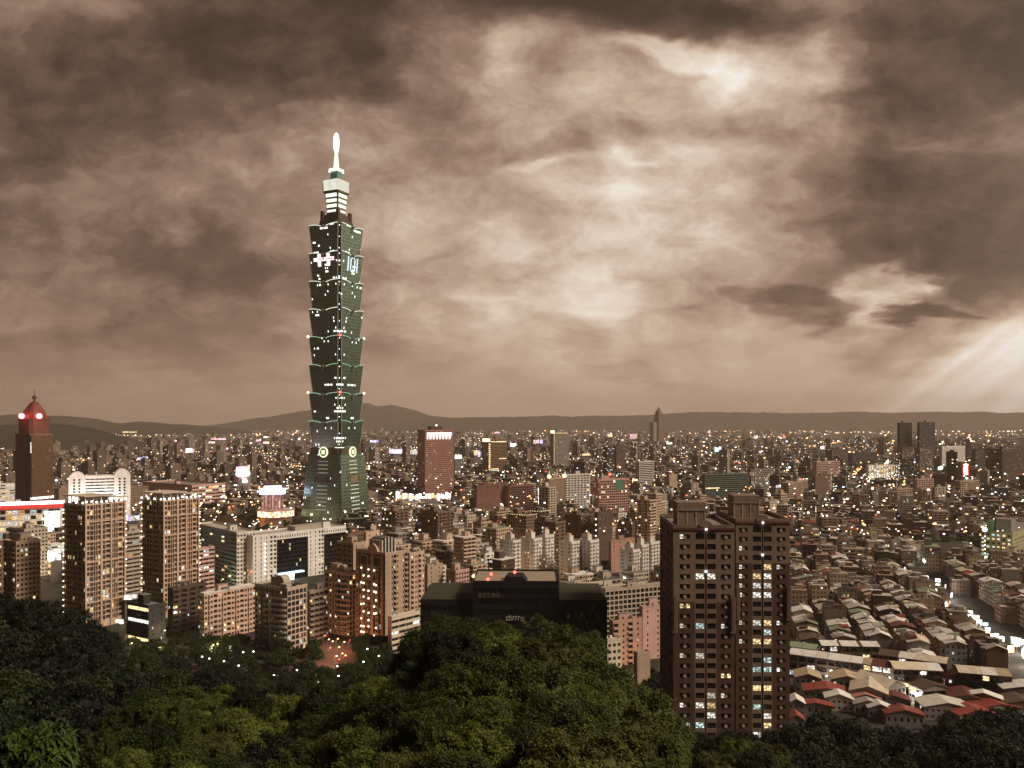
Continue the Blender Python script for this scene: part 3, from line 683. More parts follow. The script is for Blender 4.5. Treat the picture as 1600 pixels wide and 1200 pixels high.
        r_ = MB(); r_.addvf([(xl, yq, Zt - .4), (xr, yq, Zt - .4), (xr, yq + dep, Zt - .4), (xl, yq + dep, Zt - .4)], [[0, 1, 2, 3]], 'flat_grey'); r_.build('roof', o)
        pp = MB(); parapet(pp, [(xl, yq), (xr, yq), (xr, yq + dep), (xl, yq + dep)], Zt - .2, 1.0, .35, 'trim'); pp.build('parapet', o)
        pp = MB(); pp.obox((xl, yq), (1, 0), (0, -1), -.2, xr - xl + .2, .09, .32, Zt - .75, Zt - .45, 'trim_red'); pp.build('red_band', o)
        # round-topped gable over the middle windows, with a lamp
        cxm = .5 * (lx(pxs[4][0]) + lx(pxs[4][1])); g = MB(); ring = [(cxm + 2.1 * math.cos(t), yq - .35, Zt + .2 + 2.0 * math.sin(t)) for t in np.linspace(math.pi, 0, 13)]
        ring2 = [(p[0], yq + .4, p[2]) for p in ring]; g.loft([ring2, ring, [(cxm, yq - .35, Zt + .2)] * 13], 'trim', cap=False, closed=False); gb = g.build('gable', o)
        g = MB(); g.ball((cxm, yq - .6, Zt - .5), .33, 'glow_white', 8, 6); g.build('lamp', gb)
        for px0 in (3, 5):                                                           # arched heads of the top windows
            a, b = lx(pxs[px0][0]), lx(pxs[px0][1]); c0 = .5 * (a + b); rr = (b - a) * .43; z = Zt - 1.6 - fh * .14
            g = MB(); R1 = [(c0 + rr * math.cos(t), yq - .03, z - .1 + rr * .75 * math.sin(t)) for t in np.linspace(math.pi, 0, 11)]
            g.loft([R1, [(c0, yq - .03, z - .1)] * 11], 'black', cap=False, closed=False)
            g.loft([R1, [(c0 + (p[0] - c0) * 1.13, yq - .06, z - .1 + (p[2] - z + .1) * 1.13) for p in R1]], 'trim', cap=False, closed=False); g.build('arch_head', o)
        zl = Zt - 1.6 - (4 if wing == 0 else 3.2) * fh
        g = MB(); g.ball((cxm, yq - .25, zl + .3), .36, 'glow_white', 8, 6); g.box(cxm - .12, cxm + .12, yq - .25, yq - .02, zl - .6, zl + .2, 'pole'); g.build('wall_lamp', o)
        for q in ((xl, -1), (xr, 1)):                                                 # stepped corner buttress
            g = MB(); zt2 = Zt - 22; x1, x2 = (q[0] - .25, q[0] + 1.3) if q[1] < 0 else (q[0] - 1.3, q[0] + .25)
            g.box(x1, x2, yq - .6, yq - .02, zt2 - 11, zt2, 'trim'); g.box(x1 + .3, x2 - .3, yq - .75, yq - .58, zt2 - 10, zt2 + .8, 'brown'); g.build('buttress', o)
        x0, x1, ztop = ((lx(1065), lx(1110), 785) if wing == 0 else (lx(1151), lx(1192), 774)); zq = CAMZ - (ztop - HY) * (Yw + 8) / F - bz
        g = MB(); yb = yq + 8; g.box(x0, x1, yb, yb + 9, Zt - .4, zq, 'trim'); g.box(x0 - .3, x1 + .3, yb - .3, yb + 9.3, zq - 2.6, zq - 2.3, 'concrete')
        for q in np.linspace(x0, x1 - .4, 4): g.box(q, q + .35, yb - .12, yb + .02, Zt - .4, zq - 2.6, 'tan')
        g.box(x0 + 5.4, x0 + 6.3, yb - .1, yb + .02, Zt + 2.4, Zt + 3.6, 'black'); g.build('roof_tower', o)
    made.sort(key=lambda t: (t[0], t[1]))
    shown = [t for t in made if t[0] == 0 and t[1] < 20] + [t for t in made if t[0] == 1 and t[2] != 'glass'][:20]
    for t in shown:
        ob = bpy.data.objects.new('window', window_mesh(*[t[3], t[2], t[4], t[5]])); COL.objects.link(ob); ob.parent = o; ob.location = t[6]
        if t[2] != 'glass': ob['label'] = {'lit_white': 'white lit window', 'lit_warm': 'warm lit window', 'lit_cool': 'cool lit window'}[t[2]]
    keep = set(id(t) for t in shown); g = MB()
    for t in made:
        if id(t) in keep: continue
        me = window_mesh(t[3], t[2], t[4], t[5]); V = np.empty(len(me.vertices) * 3, np.float32); me.vertices.foreach_get('co', V)
        Q = np.array([list(p.vertices) for p in me.polygons]); names = [mm.name for mm in me.materials]
        mi = np.array([g.mi(names[p.material_index]) for p in me.polygons]); g.addvf(V.reshape(-1, 3) + np.array(t[6]), Q, mi)
    tag(g.build('window', o), kind='stuff')
    OCC.append((70, 283, 40)); NAMED.append(('the brown brick tower', 1130, 980))
brown_tower()
# ================================================================== named blocks around the city
wallmat('brownpink', (.34, .185, .14)); wallmat('rosebrick', (.21, .10, .082)); wallmat('pinklit', (.62, .34, .29)); wallmat('greenbits', (.12, .15, .13)); wallmat('yellowish', (.36, .33, .17)); wallmat('greenwall', (.16, .36, .20))  # the pink and green here are plain wall colours
def B(*a, **k): return building(*a, **k)
AP = 'apartment block'
# ---- left edge
B('apartment_block', 'beige apartment block with striped dark side, at the left edge above the trees', AP, 5, 25, 63, 848, 560, 58, 'tan', 'punch', 'balc', tanks=3)
B('apartment_block', 'brown apartment block cut by the left edge of the picture', AP, -60, -28, 5, 852, 545, 58, 'brown', 'punch', 'balc')
B('office_block', 'grey gridded office block behind the beige block at the left edge', 'office block', 14, 38, 75, 828, 720, 58, 'greybeige', 'punch', 'ribbon', lit=.08)
B('shop_block', 'small floodlit white shop block left of the lamp strung apartment tower', 'shop', 72, 80, 101, 852, 735, 58, 'white', 'ribbon', 'ribbon', lit=.85, room=False, tanks=0)
B('office_block', 'white banded office block with green roof glow at the far left edge', 'office block', -30, -6, 23, 757, 1120, 62, 'palegrey', 'ribbon', 'ribbon', lit=.8, fh=3.6, tanks=0, roofm='roof_green')
B('office_block', 'long low tan institute behind the white barrel building', 'institute', 170, 177, 232, 763, 1190, 50, 'tan', 'small', 'small', lit=.02, depth=40, tanks=0)
B('office_block', 'plain tan slab between red-lit tower and white barrel building', 'office block', 84, 92, 112, 764, 1230, 60, 'tan', 'small', 'small', lit=.02)
B('exhibition_hall', 'wide pinkish exhibition hall with stepped flat roof beyond the twin towers', 'hall', 222, 300, 352, 760, 1330, 55, 'rose', 'ribbon', 'blank', lit=.25, fh=5, tanks=0, par=2.5)
B('office_block', 'grey ribbon windowed block between the two lamp strung towers', 'office block', 190, 197, 228, 832, 650, 58, 'greybeige', 'ribbon', 'punch', lit=.05)
B('office_block', 'small pinkish ribbon windowed block beside the teal offices', 'office block', 306, 309, 335, 858, 660, 56, 'rose', 'ribbon', 'ribbon', lit=.15, room=False, tanks=1)
B('office_block', 'teal and grey office block with ribbon windows and broad flat roof', 'office block', 306, 370, 399, 833, 690, 42, 'palegrey', 'punch', 'ribbon', wall2='teal', lit=.05, fh=3.5, roofm='flat_light', tanks=2)
# service core on the teal block
def extra_box(name, px0, px1, top, Y, th, depth, wall, label, cat, pr='blank', baseZ=0.0, **k):
    return B(name, label, cat, px0, px0, px1, top, Y, th, wall, pr, 'blank', depth=depth, baseZ=baseZ, tanks=0, room=False, **k)
# ---- white offices with dark glass
def white_offices():
    Y = 690.0; th = R(47.7); mp = Y / F; x = (395 - CX) * mp; zz = lambda py: CAMZ - (py - HY) * mp
    wr = 93.0; D = 24.0; H = zz(838)
    o = empty('office_block', (x, Y, 0), th, 'white office block with two black glass curtain walls and window slots', 'office block')
    segs = [(0, .165, 'w'), (.165, .24, 'n'), (.24, .57, 'g'), (.57, .68, 'w2'), (.68, .745, 'n'), (.745, 1.0, 'g')]
    m = MB(); fh = 3.5; n = int(H // fh)
    for a, b, k in segs:
        a *= wr; b *= wr
        if k == 'g':
            facade(m, (a, .0), (b, .0), 0, H - 5.2, [(1.7, (.03, .97, .05, .8, .5))], 'black', fh, .03, 0, 0, RNG, 'black_glass')
            facade(m, (a, 0), (b, 0), H - 5.2, H, [(2.4, (.3, .7, .25, .62, .3))], 'white', 5.2, .02, .0)
        elif k == 'n': facade(m, (a, 0), (b, 0), 0, H, [(3.4, (.22, .86, .25, .8, .3))], 'white', fh, .05, .8)
        else: facade(m, (a, 0), (b, 0), 0, H, [(4.5, (.42, .58, .25, .8, .25))], 'white', fh, .02, .8)
    facade(m, (wr, 0), (wr, D), 0, H, 'punch', 'white', fh); facade(m, (wr, D), (0, D), 0, H, 'blank', 'white'); facade(m, (0, D), (0, 0), 0, H, [(6, None), (2.2, (.2, .8, .3, .8, .3)), (6, None)], 'white', fh)
    m.build('wall', o)
    m = MB(); m.addvf([(0, 0, H - .5), (wr, 0, H - .5), (wr, D, H - .5), (0, D, H - .5)], [[0, 1, 2, 3]], 'flat_light'); m.build('roof', o)
    p = MB(); parapet(p, [(0, 0), (wr, 0), (wr, D), (0, D)], H - .4, .9, .4, 'white'); p.build('parapet', o)
    p = MB(); p.box(wr * .48, wr * .86, 7, 19, H - .5, H + 3.2, 'greybeige'); p.box(wr * .78, wr * .86, 5.5, 9, H - .5, H + 4.6, 'white'); p.build('plant_room', o)
    p = MB(); p.box(wr * .265, wr * .40, -3.0, -.05, 0, 5.5, 'lit_shop'); p.box(wr * .25, wr * .5, -4.2, -.04, 5.6, 6.6, 'glow_cyan'); p.build('entrance_canopy', o)
    for q in np.linspace(3, wr - 3, 7):
        pass
    for zq in np.arange(8, H - 4, 3.5):
        g = MB(); g.ball((wr * .12, -.5, zq), .5, 'glow_white', 8, 5); g.build('wall_lamp', o)
    NAMED.append(('the white and black offices', 468, 865)); OCC.append((x + 30, Y + 35, 48))
white_offices()
B('mall', 'low dark brown mall wing behind the white offices', 'mall', 538, 545, 600, 836, 830, 50, 'brown', 'punch', 'blank', lit=.03, depth=30, tanks=0, room=False)
B('mall', 'black glass wedge of a mall at the foot of the green skyscraper', 'mall', 533, 541, 577, 812, 985, 40, 'black', 'curtain', 'blank', depth=26, tanks=0, room=False, glass='black_glass', lit=.0, par=.4)
# ---- front row
B('apartment_block', 'small dark block with lit ground floor, in front of the twin towers', AP, 198, 232, 259, 948, 505, 58, 'charcoal', 'end', 'slab', lit=.32, fh=3.6, tanks=0)
B('apartment_block', 'dark brown apartment block with balconies left of the beige one', AP, 262, 270, 322, 921, 525, 56, 'darkbrown', 'balc', 'punch', lit=.09)
B('apartment_block', 'beige apartment block with dark slots and white roof edge', AP, 312, 319, 401, 929, 509, 54, 'pinkbeige', 'slot', 'punch', lit=.11, roofm='flat_light', parm='palegrey')
def balcony_tower(Lp, C, Rp, top, Y, label, bay, seed, th=58):
    o = B('apartment_tower', label, 'apartment tower', Lp, C, Rp, top, Y, th, 'greybeige', 'grid', [(2.6, (.08, .92, .32, .92, .9)), (.6, None), (2.3, (.2, .8, .36, .8, .3)), (2.0, (.1, .9, .02, .99, 1.8)), (2.4, (.2, .8, .34, .84, .4))], lit=.08, tanks=1, seed=seed)
    wr, wl, H = DIMS[o.name]; rng = np.random.default_rng(seed); n = max(6, int((H - 4) / 3.2)); fh = (H - 5) / n
    y0, y1 = bay[0] * wl, bay[1] * wl; half = (y1 - y0) / 2; yc = (y0 + y1) / 2
    m = MB()                                                                       # curved balconies on the left face
    for i in range(n):
        z = 2 + i * fh; A = np.linspace(-math.pi / 2, math.pi / 2, 9)
        out = [(-2.3 * math.cos(t) - .02, yc + half * math.sin(t), z) for t in A]
        up_ = [(p[0], p[1], z + 1.15) for p in out]; inn = [(p[0] * .86, yc + (p[1] - yc) * .92, z + 1.15) for p in out]; dn = [(p[0] * .86, yc + (p[1] - yc) * .92, z + .15) for p in out]; fl = [(-.02, yc, z + .15)] * 9
        bt = [(-.02, yc, z)] * 9
        m.loft([bt, out, up_, inn, dn, fl], 'greybeige' if i % 1 == 0 else 'tan', cap=False, closed=False)
    tag(m.build('balcony', o), kind=None)
    # vaulted roof house and corner pergola
    cx, cy, rr = wr * .45, wl * .42, min(wr, wl) * .26; g = MB(); ln = wr * .36
    rings = []
    for q in (cx - ln / 2, cx + ln / 2): rings.append([(q, cy - rr, H - .3), (q, cy - rr, H + 2.6)] + [(q, cy - rr * math.cos(t), H + 2.6 + rr * .9 * math.sin(t)) for t in np.linspace(0, math.pi, 9)] + [(q, cy + rr, H - .3)])
    g.loft(rings, 'greybeige', cap=False); c_ = [(cx - ln / 2 - .02, cy, H + 1.5)] * len(rings[0]); g.loft([rings[0], c_], 'tan', cap=False); g.build('roof_vault', o)
    g = MB(); g.box(cx - ln * .2, cx + ln * .2, cy + rr * .9, cy + rr * 2.1, H - .3, H + 4.5, 'tan'); g.box(wr * .05, wr * .3, wl * .05, wl * .25, H - .3, H + 2.4, 'greybeige'); g.build('roof_room', o)
    g = MB()
    for q in range(14): g.ball((wr * rng.random(), wl * .9 * rng.random(), H + .5), .5 + .5 * rng.random(), 'bush', 6, 4)
    g.build('roof_plant', o)
    return o
plain('bush', (.035, .045, .02), .9, .1)
balcony_tower(398, 449, 480, 921, 474, 'grey beige apartment tower with rounded balconies, nearest the forest', (.02, .52), 11); NAMED[-1] = ('the round-balconied tower by the forest', 440, 960)
B('apartment_block', 'grey gridded wing behind the round balconied tower', AP, 478, 484, 513, 926, 512, 58, 'concrete', 'balc2', 'punch', lit=.12, tanks=1)
balcony_tower(508, 546, 561, 897, 524, 'narrow grey apartment tower with rounded balconies above the red-lit court', (.02, .55), 12); NAMED[-1] = ('the tower above the red-lit court', 535, 940)
def lamp_block():
    o = B('apartment_block', 'tall brown apartment block with columns of lamps and arched roof gable', AP, 556, 602, 637, 866, 500, 50, 'tan', [(1.6, (.2, .8, .4, .8, .3)), (3.2, None), (1.6, (.2, .8, .4, .8, .3)), (2.6, (.06, .94, .3, .92, .9, .7))], [(2.4, (.2, .8, .36, .84, .3)), (2.6, (.06, .94, .03, .97, 1.6)), (2.2, None), (2.2, (.06, .94, .03, .97, 1.4))], lit=.05, tanks=0, seed=21, room=False)
    wr, wl, H = DIMS[o.name]
    for q in (.30, .36, .55, .72, .80):
        for z in np.arange(5, H - 8, 4.3):
            if RNG.random() < .72:
                g = MB(); g.ball((-.25, wl * q, z + RNG.random()), .55, 'lit_globe', 8, 5); g.build('wall_lamp', o)
    g = MB()                                                                       # big framed windows under the roof
    for a, b in ((.14, .38), (.58, .82)):
        g.box(-.5, -.05, wl * a, wl * b, H - 8.5, H - 2, 'greybeige'); g.box(-.6, -.45, wl * a + .6, wl * b - .6, H - 7.8, H - 2.7, 'glass')
    g.build('framed_window', o)
    g = MB(); r_ = wl * .17; R1 = [(-.3, wl * .42 - r_ * math.cos(t), H - .3 + r_ * 1.2 * math.sin(t)) for t in np.linspace(0, math.pi, 13)]; R2 = [(5, p[1], p[2]) for p in R1]
    g.loft([[(-.3, wl * .42, H - .3)] * 13, R1, R2], 'pinkbeige', cap=False, closed=False); g.ball((-.5, wl * .42, H + r_ * .5), .8, 'tan', 8, 5); g.build('arch_gable', o)
    g = MB()
    for i in range(9):
        q = wr * (.12 + .07 * i); g.box(q, q + .8, wl * .2, wl * .62, H - .3, H + 7.5 + 1.5 * math.sin(i / 8 * math.pi), 'palegrey' if i % 2 == 0 else 'frame_dark')
    g.box(wr * .08, wr * .78, wl * .25, wl * .6, H - .3, H + 6, 'tan'); g.build('striped_roof_screen', o)
lamp_block()
B('apartment_block', 'tan apartment block with bay windows right of the lamp block', AP, 634, 640, 663, 866, 535, 50, 'pinkbeige', 'apt', 'slot', lit=.03, seed=5)
B('apartment_block', 'beige slab block with tall lift house behind the balconied towers', AP, 527, 552, 572, 850, 580, 54, 'tan', 'end', 'balc', lit=.02, tanks=1)
B('apartment_block', 'plain cream lift tower rising behind the lamp block', AP, 568, 572, 593, 833, 600, 54, 'pinkbeige', 'end', 'blank', lit=.0, tanks=1)
B('house', 'low cream house with lit glass porch beside the black offices', 'house', 606, 612, 656, 966, 470, 50, 'cream', 'ribbon', 'blank', lit=.22, depth=12, tanks=0, room=False, roofm='flat_light')
# ---- middle
for (a, b, c, top, Y, th, wall, pr, pl, lab) in [
  (597, 619, 639, 800, 880, 52, 'brown', 'balc', 'balc', 'dark balconied apartment block with arched roof cap right of the skyscraper foot'),
  (659, 684, 708, 801, 790, 48, 'brown', 'slot', 'punch', 'tall brown apartment block with pale column stripes'),
  (626, 642, 664, 868, 690, 46, 'concrete', 'balc2', 'balc', 'low grey block with curved balconies behind the black offices'),
  (664, 668, 692, 884, 640, 40, 'tan', 'end', 'blank', 'short tan block with blank front behind the black offices'),
  (697, 712, 733, 893, 640, 44, 'rose', 'punch', 'punch', 'small pinkish block behind the flat roof of the black offices'),
  (716, 730, 744, 806, 930, 50, 'greybeige', 'punch', 'balc', 'slim grey block with many small windows right of the tall brown block'),
  (739, 752, 768, 817, 830, 50, 'tan', 'apt', 'balc', 'narrow tan apartment block beside the red brown one'),
  (761, 776, 792, 814, 860, 50, 'redbrown', 'punch', 'punch', 'red brown apartment block behind the white stepped towers'),
  (722, 741, 764, 852, 740, 47, 'greybeige', 'balc', 'apt', 'low greyish block left of the white stepped towers'),
  (744, 758, 784, 866, 705, 47, 'palegrey', 'apt', 'balc', 'low pale block at the foot of the white stepped towers'),
  (791, 822, 838, 806, 850, 50, 'brown', 'punch', 'slot', 'brown block with pale stripe and floodlit roof edge'),
  (828, 842, 858, 800, 890, 50, 'darkbrown', 'balc', 'end', 'dark brown block behind the brown one with floodlit roof edge'),
  (835, 868, 884, 817, 775, 50, 'brown', 'apt', 'punch', 'broad brown apartment block behind the left white stepped towers'),
  (883, 908, 932, 806, 800, 50, 'brown', 'slot', 'end', 'brown apartment block with pale column behind the middle white towers'),
  (929, 934, 957, 802, 790, 52, 'darkbrown', 'end', 'slot', 'dark apartment slab with a string of lamps behind the middle white towers'),
  (951, 955, 992, 846, 745, 40, 'brownpink', 'end', 'blank', 'plain salmon block with one window column right of the dark slab'),
]:
    o = B('apartment_block', lab, AP, a, b, c, top, Y, th, wall, pr, pl, lit=.07, tanks=2)
    wr, wl, H = DIMS[o.name]
    if 'floodlit' in lab or 'lamps' in lab or 'arched' in lab:
        g = MB()
        if 'lamps' in lab:
            for z in np.arange(6, H - 2, 5.2): g.ball((-.4, wl * .5, z), .7, 'lit_globe', 8, 5)
            g.build('lamp_string', o)
        elif 'arched' in lab:
            for y_ in (.3, .75):
                R1 = [(-.2, wl * y_ - 3.4 * math.cos(t), H + 3.4 * math.sin(t)) for t in np.linspace(0, math.pi, 9)]
                g.loft([[(-.2, wl * y_, H)] * 9, R1, [(5, p[1], p[2]) for p in R1]], 'brown', cap=False, closed=False)
            g.ball((-.6, wl * .75, H + 1.8), 1.2, 'soft_white'); g.build('arched_cap', o)
        else:
            for x_ in np.arange(1, wr, 3.0): g.box(x_, x_ + 1.6, -.3, -.05, H + .1, H + .9, 'lit_warm')
            for y_ in np.arange(1, wl, 3.2): g.box(-.3, -.05, y_, y_ + 1.6, H + .1, H + .9, 'lit_warm')
            g.build('roof_lamp_row', o)
# white stepped towers, eight units in three groups
wt = [(781, 802, 814, 846, 715), (812, 834, 847, 843, 722), (843, 852, 866, 838, 735), (874, 893, 906, 848, 712), (900, 922, 936, 846, 715), (968, 989, 1000, 861, 690), (990, 1003, 1014, 853, 705), (1006, 1017, 1031, 849, 715)]
wl_lab = ['front left white stepped tower of the leftmost white group', 'middle white stepped tower of the leftmost white group', 'rear white stepped tower of the leftmost white group', 'left white stepped tower of the middle pair',
          'right white stepped tower of the middle pair', 'front white stepped tower of the group beside the brown brick tower', 'middle white stepped tower of the group beside the brown brick tower', 'rear white stepped tower of the group beside the brown brick tower']
for (a, b, c, top, Y), lab in zip(wt, wl_lab):
    o = B('apartment_tower', lab, 'apartment tower', a, b, c, top, Y, 47, 'palegrey', [(2.6, (.12, .88, .3, .85, .9, .6)), (1.4, (.2, .8, .4, .8, .3))], [(1.0, None), (2.0, (.15, .85, .38, .74, .25)), (3.4, None), (2.0, (.15, .85, .38, .74, .25)), (1.0, None)], lit=.035, fh=3.1, tanks=1, room=False, group='white stepped apartment towers', wall2='palegrey', seed=a)
    wr, wl, H = DIMS[o.name]; g = MB(); g.box(wr * .15, wr * .6, wl * .25, wl * .7, H - .3, H + 5.2, 'palegrey'); g.box(wr * .25, wr * .5, wl * .35, wl * .6, H + 5.2, H + 7, 'pinkbeige'); g.build('stair_house', o)
# ---- right of the black offices
B('school', 'long grey school wing with flat roof and ribbon windows beside the brown tower', 'school', 940, 946, 1040, 922, 525, 24, 'greybeige', 'grid', 'punch', lit=.04, depth=16, roofm='flat_tan', tanks=0)
for (c, rp, top, Y, lab) in [(876, 948, 918, 610, 'flat roofed beige hall behind the black offices with square stair house'), (930, 978, 920, 585, 'small flat roofed beige hall with stair house near the school wing'), (984, 1034, 918, 570, 'flat roofed cream hall with stair house left of the brown tower')]:
    B('hall', lab, 'hall', c - 4, c, rp, top, Y, 30, 'cream', 'ribbon', 'blank', depth=14, roofm='flat_light', tanks=0, lit=.02)
B('apartment_block', 'pink apartment block with balcony column left of the brown tower', AP, 952, 958, 1003, 972, 455, 24, 'salmon', [(4.2, (.06, .94, .3, .93, 1.1, .8)), (2.6, None), (2.0, (.2, .8, .38, .8, .3)), (2.0, None)], 'punch', depth=16, lit=.05, tanks=1, roofm='flat_light')
B('apartment_block', 'tall pink apartment block touching the brown tower edge', AP, 999, 1004, 1036, 950, 470, 24, 'rose', [(2.6, None), (1.6, (.2, .8, .38, .8, .3)), (2.6, None)], 'small', depth=14, lit=.02, tanks=0, roofm='flat_light')
B('apartment_block', 'small cream block with orange top partly behind the tree hump', AP, 944, 949, 971, 1002, 420, 24, 'cream', 'punch', 'small', depth=12, lit=.0, tanks=0, room=False, roofm='roof_rust')
B('apartment_block', 'plain tan wall block in front of the pink apartments', AP, 990, 996, 1016, 1022, 412, 24, 'tan', 'blank', 'small', depth=9, lit=.0, tanks=0, room=False)
# ---- black glass offices in front
def black_offices():
    Y = 300.0; mp = Y / F; th = R(-1.5); bz = 0.0; zz = lambda py: CAMZ - (py - HY) * mp
    X0 = (657 - CX) * mp; o = empty('office_block', (X0, Y, bz), th, 'black glass office block with stepped centre and white letters, behind the tree hump', 'office block')
    lx = lambda px: (px - 657) * mp; D = 24; BG = [(1.6, (.03, .97, .06, .96, .12))]
    m = MB(); Hw = zz(936)
    for a, b in ((lx(657), lx(740)), (lx(873), lx(948))): facade(m, (a, 0), (b, 0), 0, Hw, [(1.8, (.04, .96, .10, .62, .15))], 'black', 3.6, .0, .8, 0, RNG, 'black_glass')
    facade(m, (lx(948), 0), (lx(948), D), 0, Hw, [(1.8, (.04, .96, .1, .62, .15))], 'black', 3.6, 0, .8, 0, RNG, 'black_glass'); facade(m, (lx(948), D), (0, D), 0, Hw, 'blank', 'black'); facade(m, (0, D), (0, 0), 0, Hw, [(1.8, (.04, .96, .1, .62, .15))], 'black', 3.6, 0, .8, 0, RNG, 'black_glass')
    m.build('wing_wall', o)
    for a, b, lab in ((0, lx(740), 'l'), (lx(873), lx(948), 'r')):
        g = MB(); z1 = Hw + 1.7; g.loft([[(a, 0, Hw), (b, 0, Hw), (b, D, Hw), (a, D, Hw)], [(a + (1.5 if lab == 'l' else 0), 3.6, z1), (b - (1.5 if lab == 'r' else 0), 3.6, z1), (b - (1.5 if lab == 'r' else 0), D - 2, z1), (a + (1.5 if lab == 'l' else 0), D - 2, z1)]], 'roof_mossy'); g.build('roof', o)
    m = MB(); Hc = zz(906); a, b = lx(740), lx(873)
    facade(m, (a, -2.5), (b, -2.5), 0, Hc, [(1.8, (.04, .96, .08, .7, .15))], 'black', 3.6, .0, 1.2, 0, RNG, 'black_glass')
    facade(m, (b, -2.5), (b, D - 3), 0, Hc, 'curtain', 'black', 3.6, 0, 1.0, 0, RNG, 'black_glass'); facade(m, (b, D - 3), (a, D - 3), 0, Hc, 'blank', 'black'); facade(m, (a, D - 3), (a, -2.5), 0, Hc, 'curtain', 'black', 3.6, 0, 1.0, 0, RNG, 'black_glass')
    m.build('centre_wall', o)
    g = MB(); g.addvf([(a, -2.5, Hc - .4), (b, -2.5, Hc - .4), (b, D - 3, Hc - .4), (a, D - 3, Hc - .4)], [[0, 1, 2, 3]], 'flat_tan'); g.build('roof', o)
    g = MB(); parapet(g, [(a, -2.5), (b, -2.5), (b, D - 3), (a, D - 3)], Hc - .3, .55, .3, 'black'); g.build('parapet', o)
    g = MB(); p0, p1 = lx(787), lx(824); z1 = zz(898.5); g.loft([[(p0, -2.6, Hc - .3), (p1, -2.6, Hc - .3), (p1, 6, Hc - .3), (p0, 6, Hc - .3)], [(p0 + 1.5, -2.6, z1), (p1 - 1.5, -2.6, z1), (p1 - 1.5, 6, z1), (p0 + 1.5, 6, z1)]], 'black'); g.build('penthouse', o)
    g = MB()
    for i in range(5): q = lx(748 + i * 7); g.box(q, q + 1.3, -2.62, -2.52, zz(931), zz(923.5), 'amber_dim')
    g.build('lit_window_row', o)
    # white letters on the front, partly legible
    g = MB(); zl = zz(966)
    def stroke(px, w, z0, z1): g.box(lx(px), lx(px) + w, -2.85, -2.6, zl + z0, zl + z1, 'letter_white')
    def cup(px, s=1.0):
        stroke(px, .22, .2, 1.2 * s); stroke(px, .95, 1.1 * s, 1.32 * s); stroke(px, .95, .08, .28)
    cup(791); cup(795.5); stroke(799.4, .22, .1, 1.3); stroke(795.5, .3, 1.5, 1.75); stroke(797.6, .3, 1.5, 1.75)
    for px in (801.5, 805.5, 809.5): stroke(px, .25, .1, 1.55); stroke(px, .8, 1.3, 1.55)
    cup(814, .85); stroke(818.2, .22, .1, .95)
    tag(g.build('lettering', o), 'small white letters on black glass')
    g = MB(); stroke(831, .2, 0, 1.1); stroke(831, 1.1, 1.0, 1.2); stroke(836.5, .2, .2, 1.1); stroke(840, .6, .3, .5); stroke(886, .3, .8, 2.4); stroke(888, .2, .8, 2.2)
    g.build('logo', o)
    g = MB(); q0 = lx(904); V = [(q0, -.25, zl + .6), (q0 + .3, -.25, zl + .6), (q0 + 1.0, -.25, zl + 2.0), (q0 + .7, -.25, zl + 2.0)]; g.quad(*V, 'letter_white'); g.quad((q0 + .8, -.25, zl + 2.0), (q0 + 1.1, -.25, zl + 2.0), (q0 + 2.3, -.25, zl + .6), (q0 + 2.0, -.25, zl + .6), 'letter_white'); g.build('logo', o)
    g = MB(); rr = np.random.default_rng(4)
    for i in range(26):
        q = lx(873) + (lx(946) - lx(873)) * rr.random(); z = zz(952 + 60 * rr.random()); g.box(q, q + .15, -.14, -.08, z, z + 2.2, 'brown')
    g.build('window_frame', o)
    for px, y_, m_ in ((804, 2, 'glow_red'), (766, 8, 'glow_red'), (763, -2, 'glow_red'), (738.5, 4, 'glow_orange')):
        g = MB(); zt = Hc + (2.2 if px == 804 else .4); g.ball((lx(px), y_, zt + .3), .55, m_, 8, 6); g.cyl(lx(px), y_, Hc - .4, zt, .08, .08, 'pole', 6); g.build('beacon', o)
    NAMED.append(('the black glass offices', 803, 945)); OCC.append((0, 312, 42))
plain('letter_white', (.62, .58, .55)); litmat('amber_dim', (1.0, .62, .34), .09, True, .8); plain('roof_mossy', (.05, .048, .034), .8)
black_offices()
# ---- towers further back
def red_top():
    th = R(58); Y = 1526.0; o = B('office_tower', 'salmon gridded office tower with red and white striped crown', 'tower', 652, 664, 709, 672, Y, 38, 'brownpink', [(1.9, (.24, .86, .2, .8, .7))], 'small', lit=.03, fh=3.6, tanks=0, room=False, par=.6, short='the striped-crown salmon tower')
    wr, wl, H = DIMS[o.name]
    g = MB(); g.box(4, wr - 5, -.9, -.05, H - 17, H - 4.5, 'soft_white')
    for q in np.linspace(6, wr - 8, 8):
        g.loft([[(q, -1.1, H - 17), (q + 3.2, -1.1, H - 17), (q + 3.2, -.85, H - 17), (q, -.85, H - 17)], [(q + 1.4, -1.1, H - 6.5), (q + 1.8, -1.1, H - 6.5), (q + 1.8, -.85, H - 6.5), (q + 1.4, -.85, H - 6.5)]], 'sign_red')
    g.build('striped_crown', o)
    g = MB(); g.box(wr * .28, wr * .68, wl * .3, wl * .7, H, H + 7, 'darkbrown'); g.build('plant_room', o); g = MB(); g.ball((wr * .5, wl * .4, H + 8.5), 1.6, 'glow_pink'); g.build('beacon', o)
litmat('sign_red', (.75, .05, .04), .7, False)
red_top()
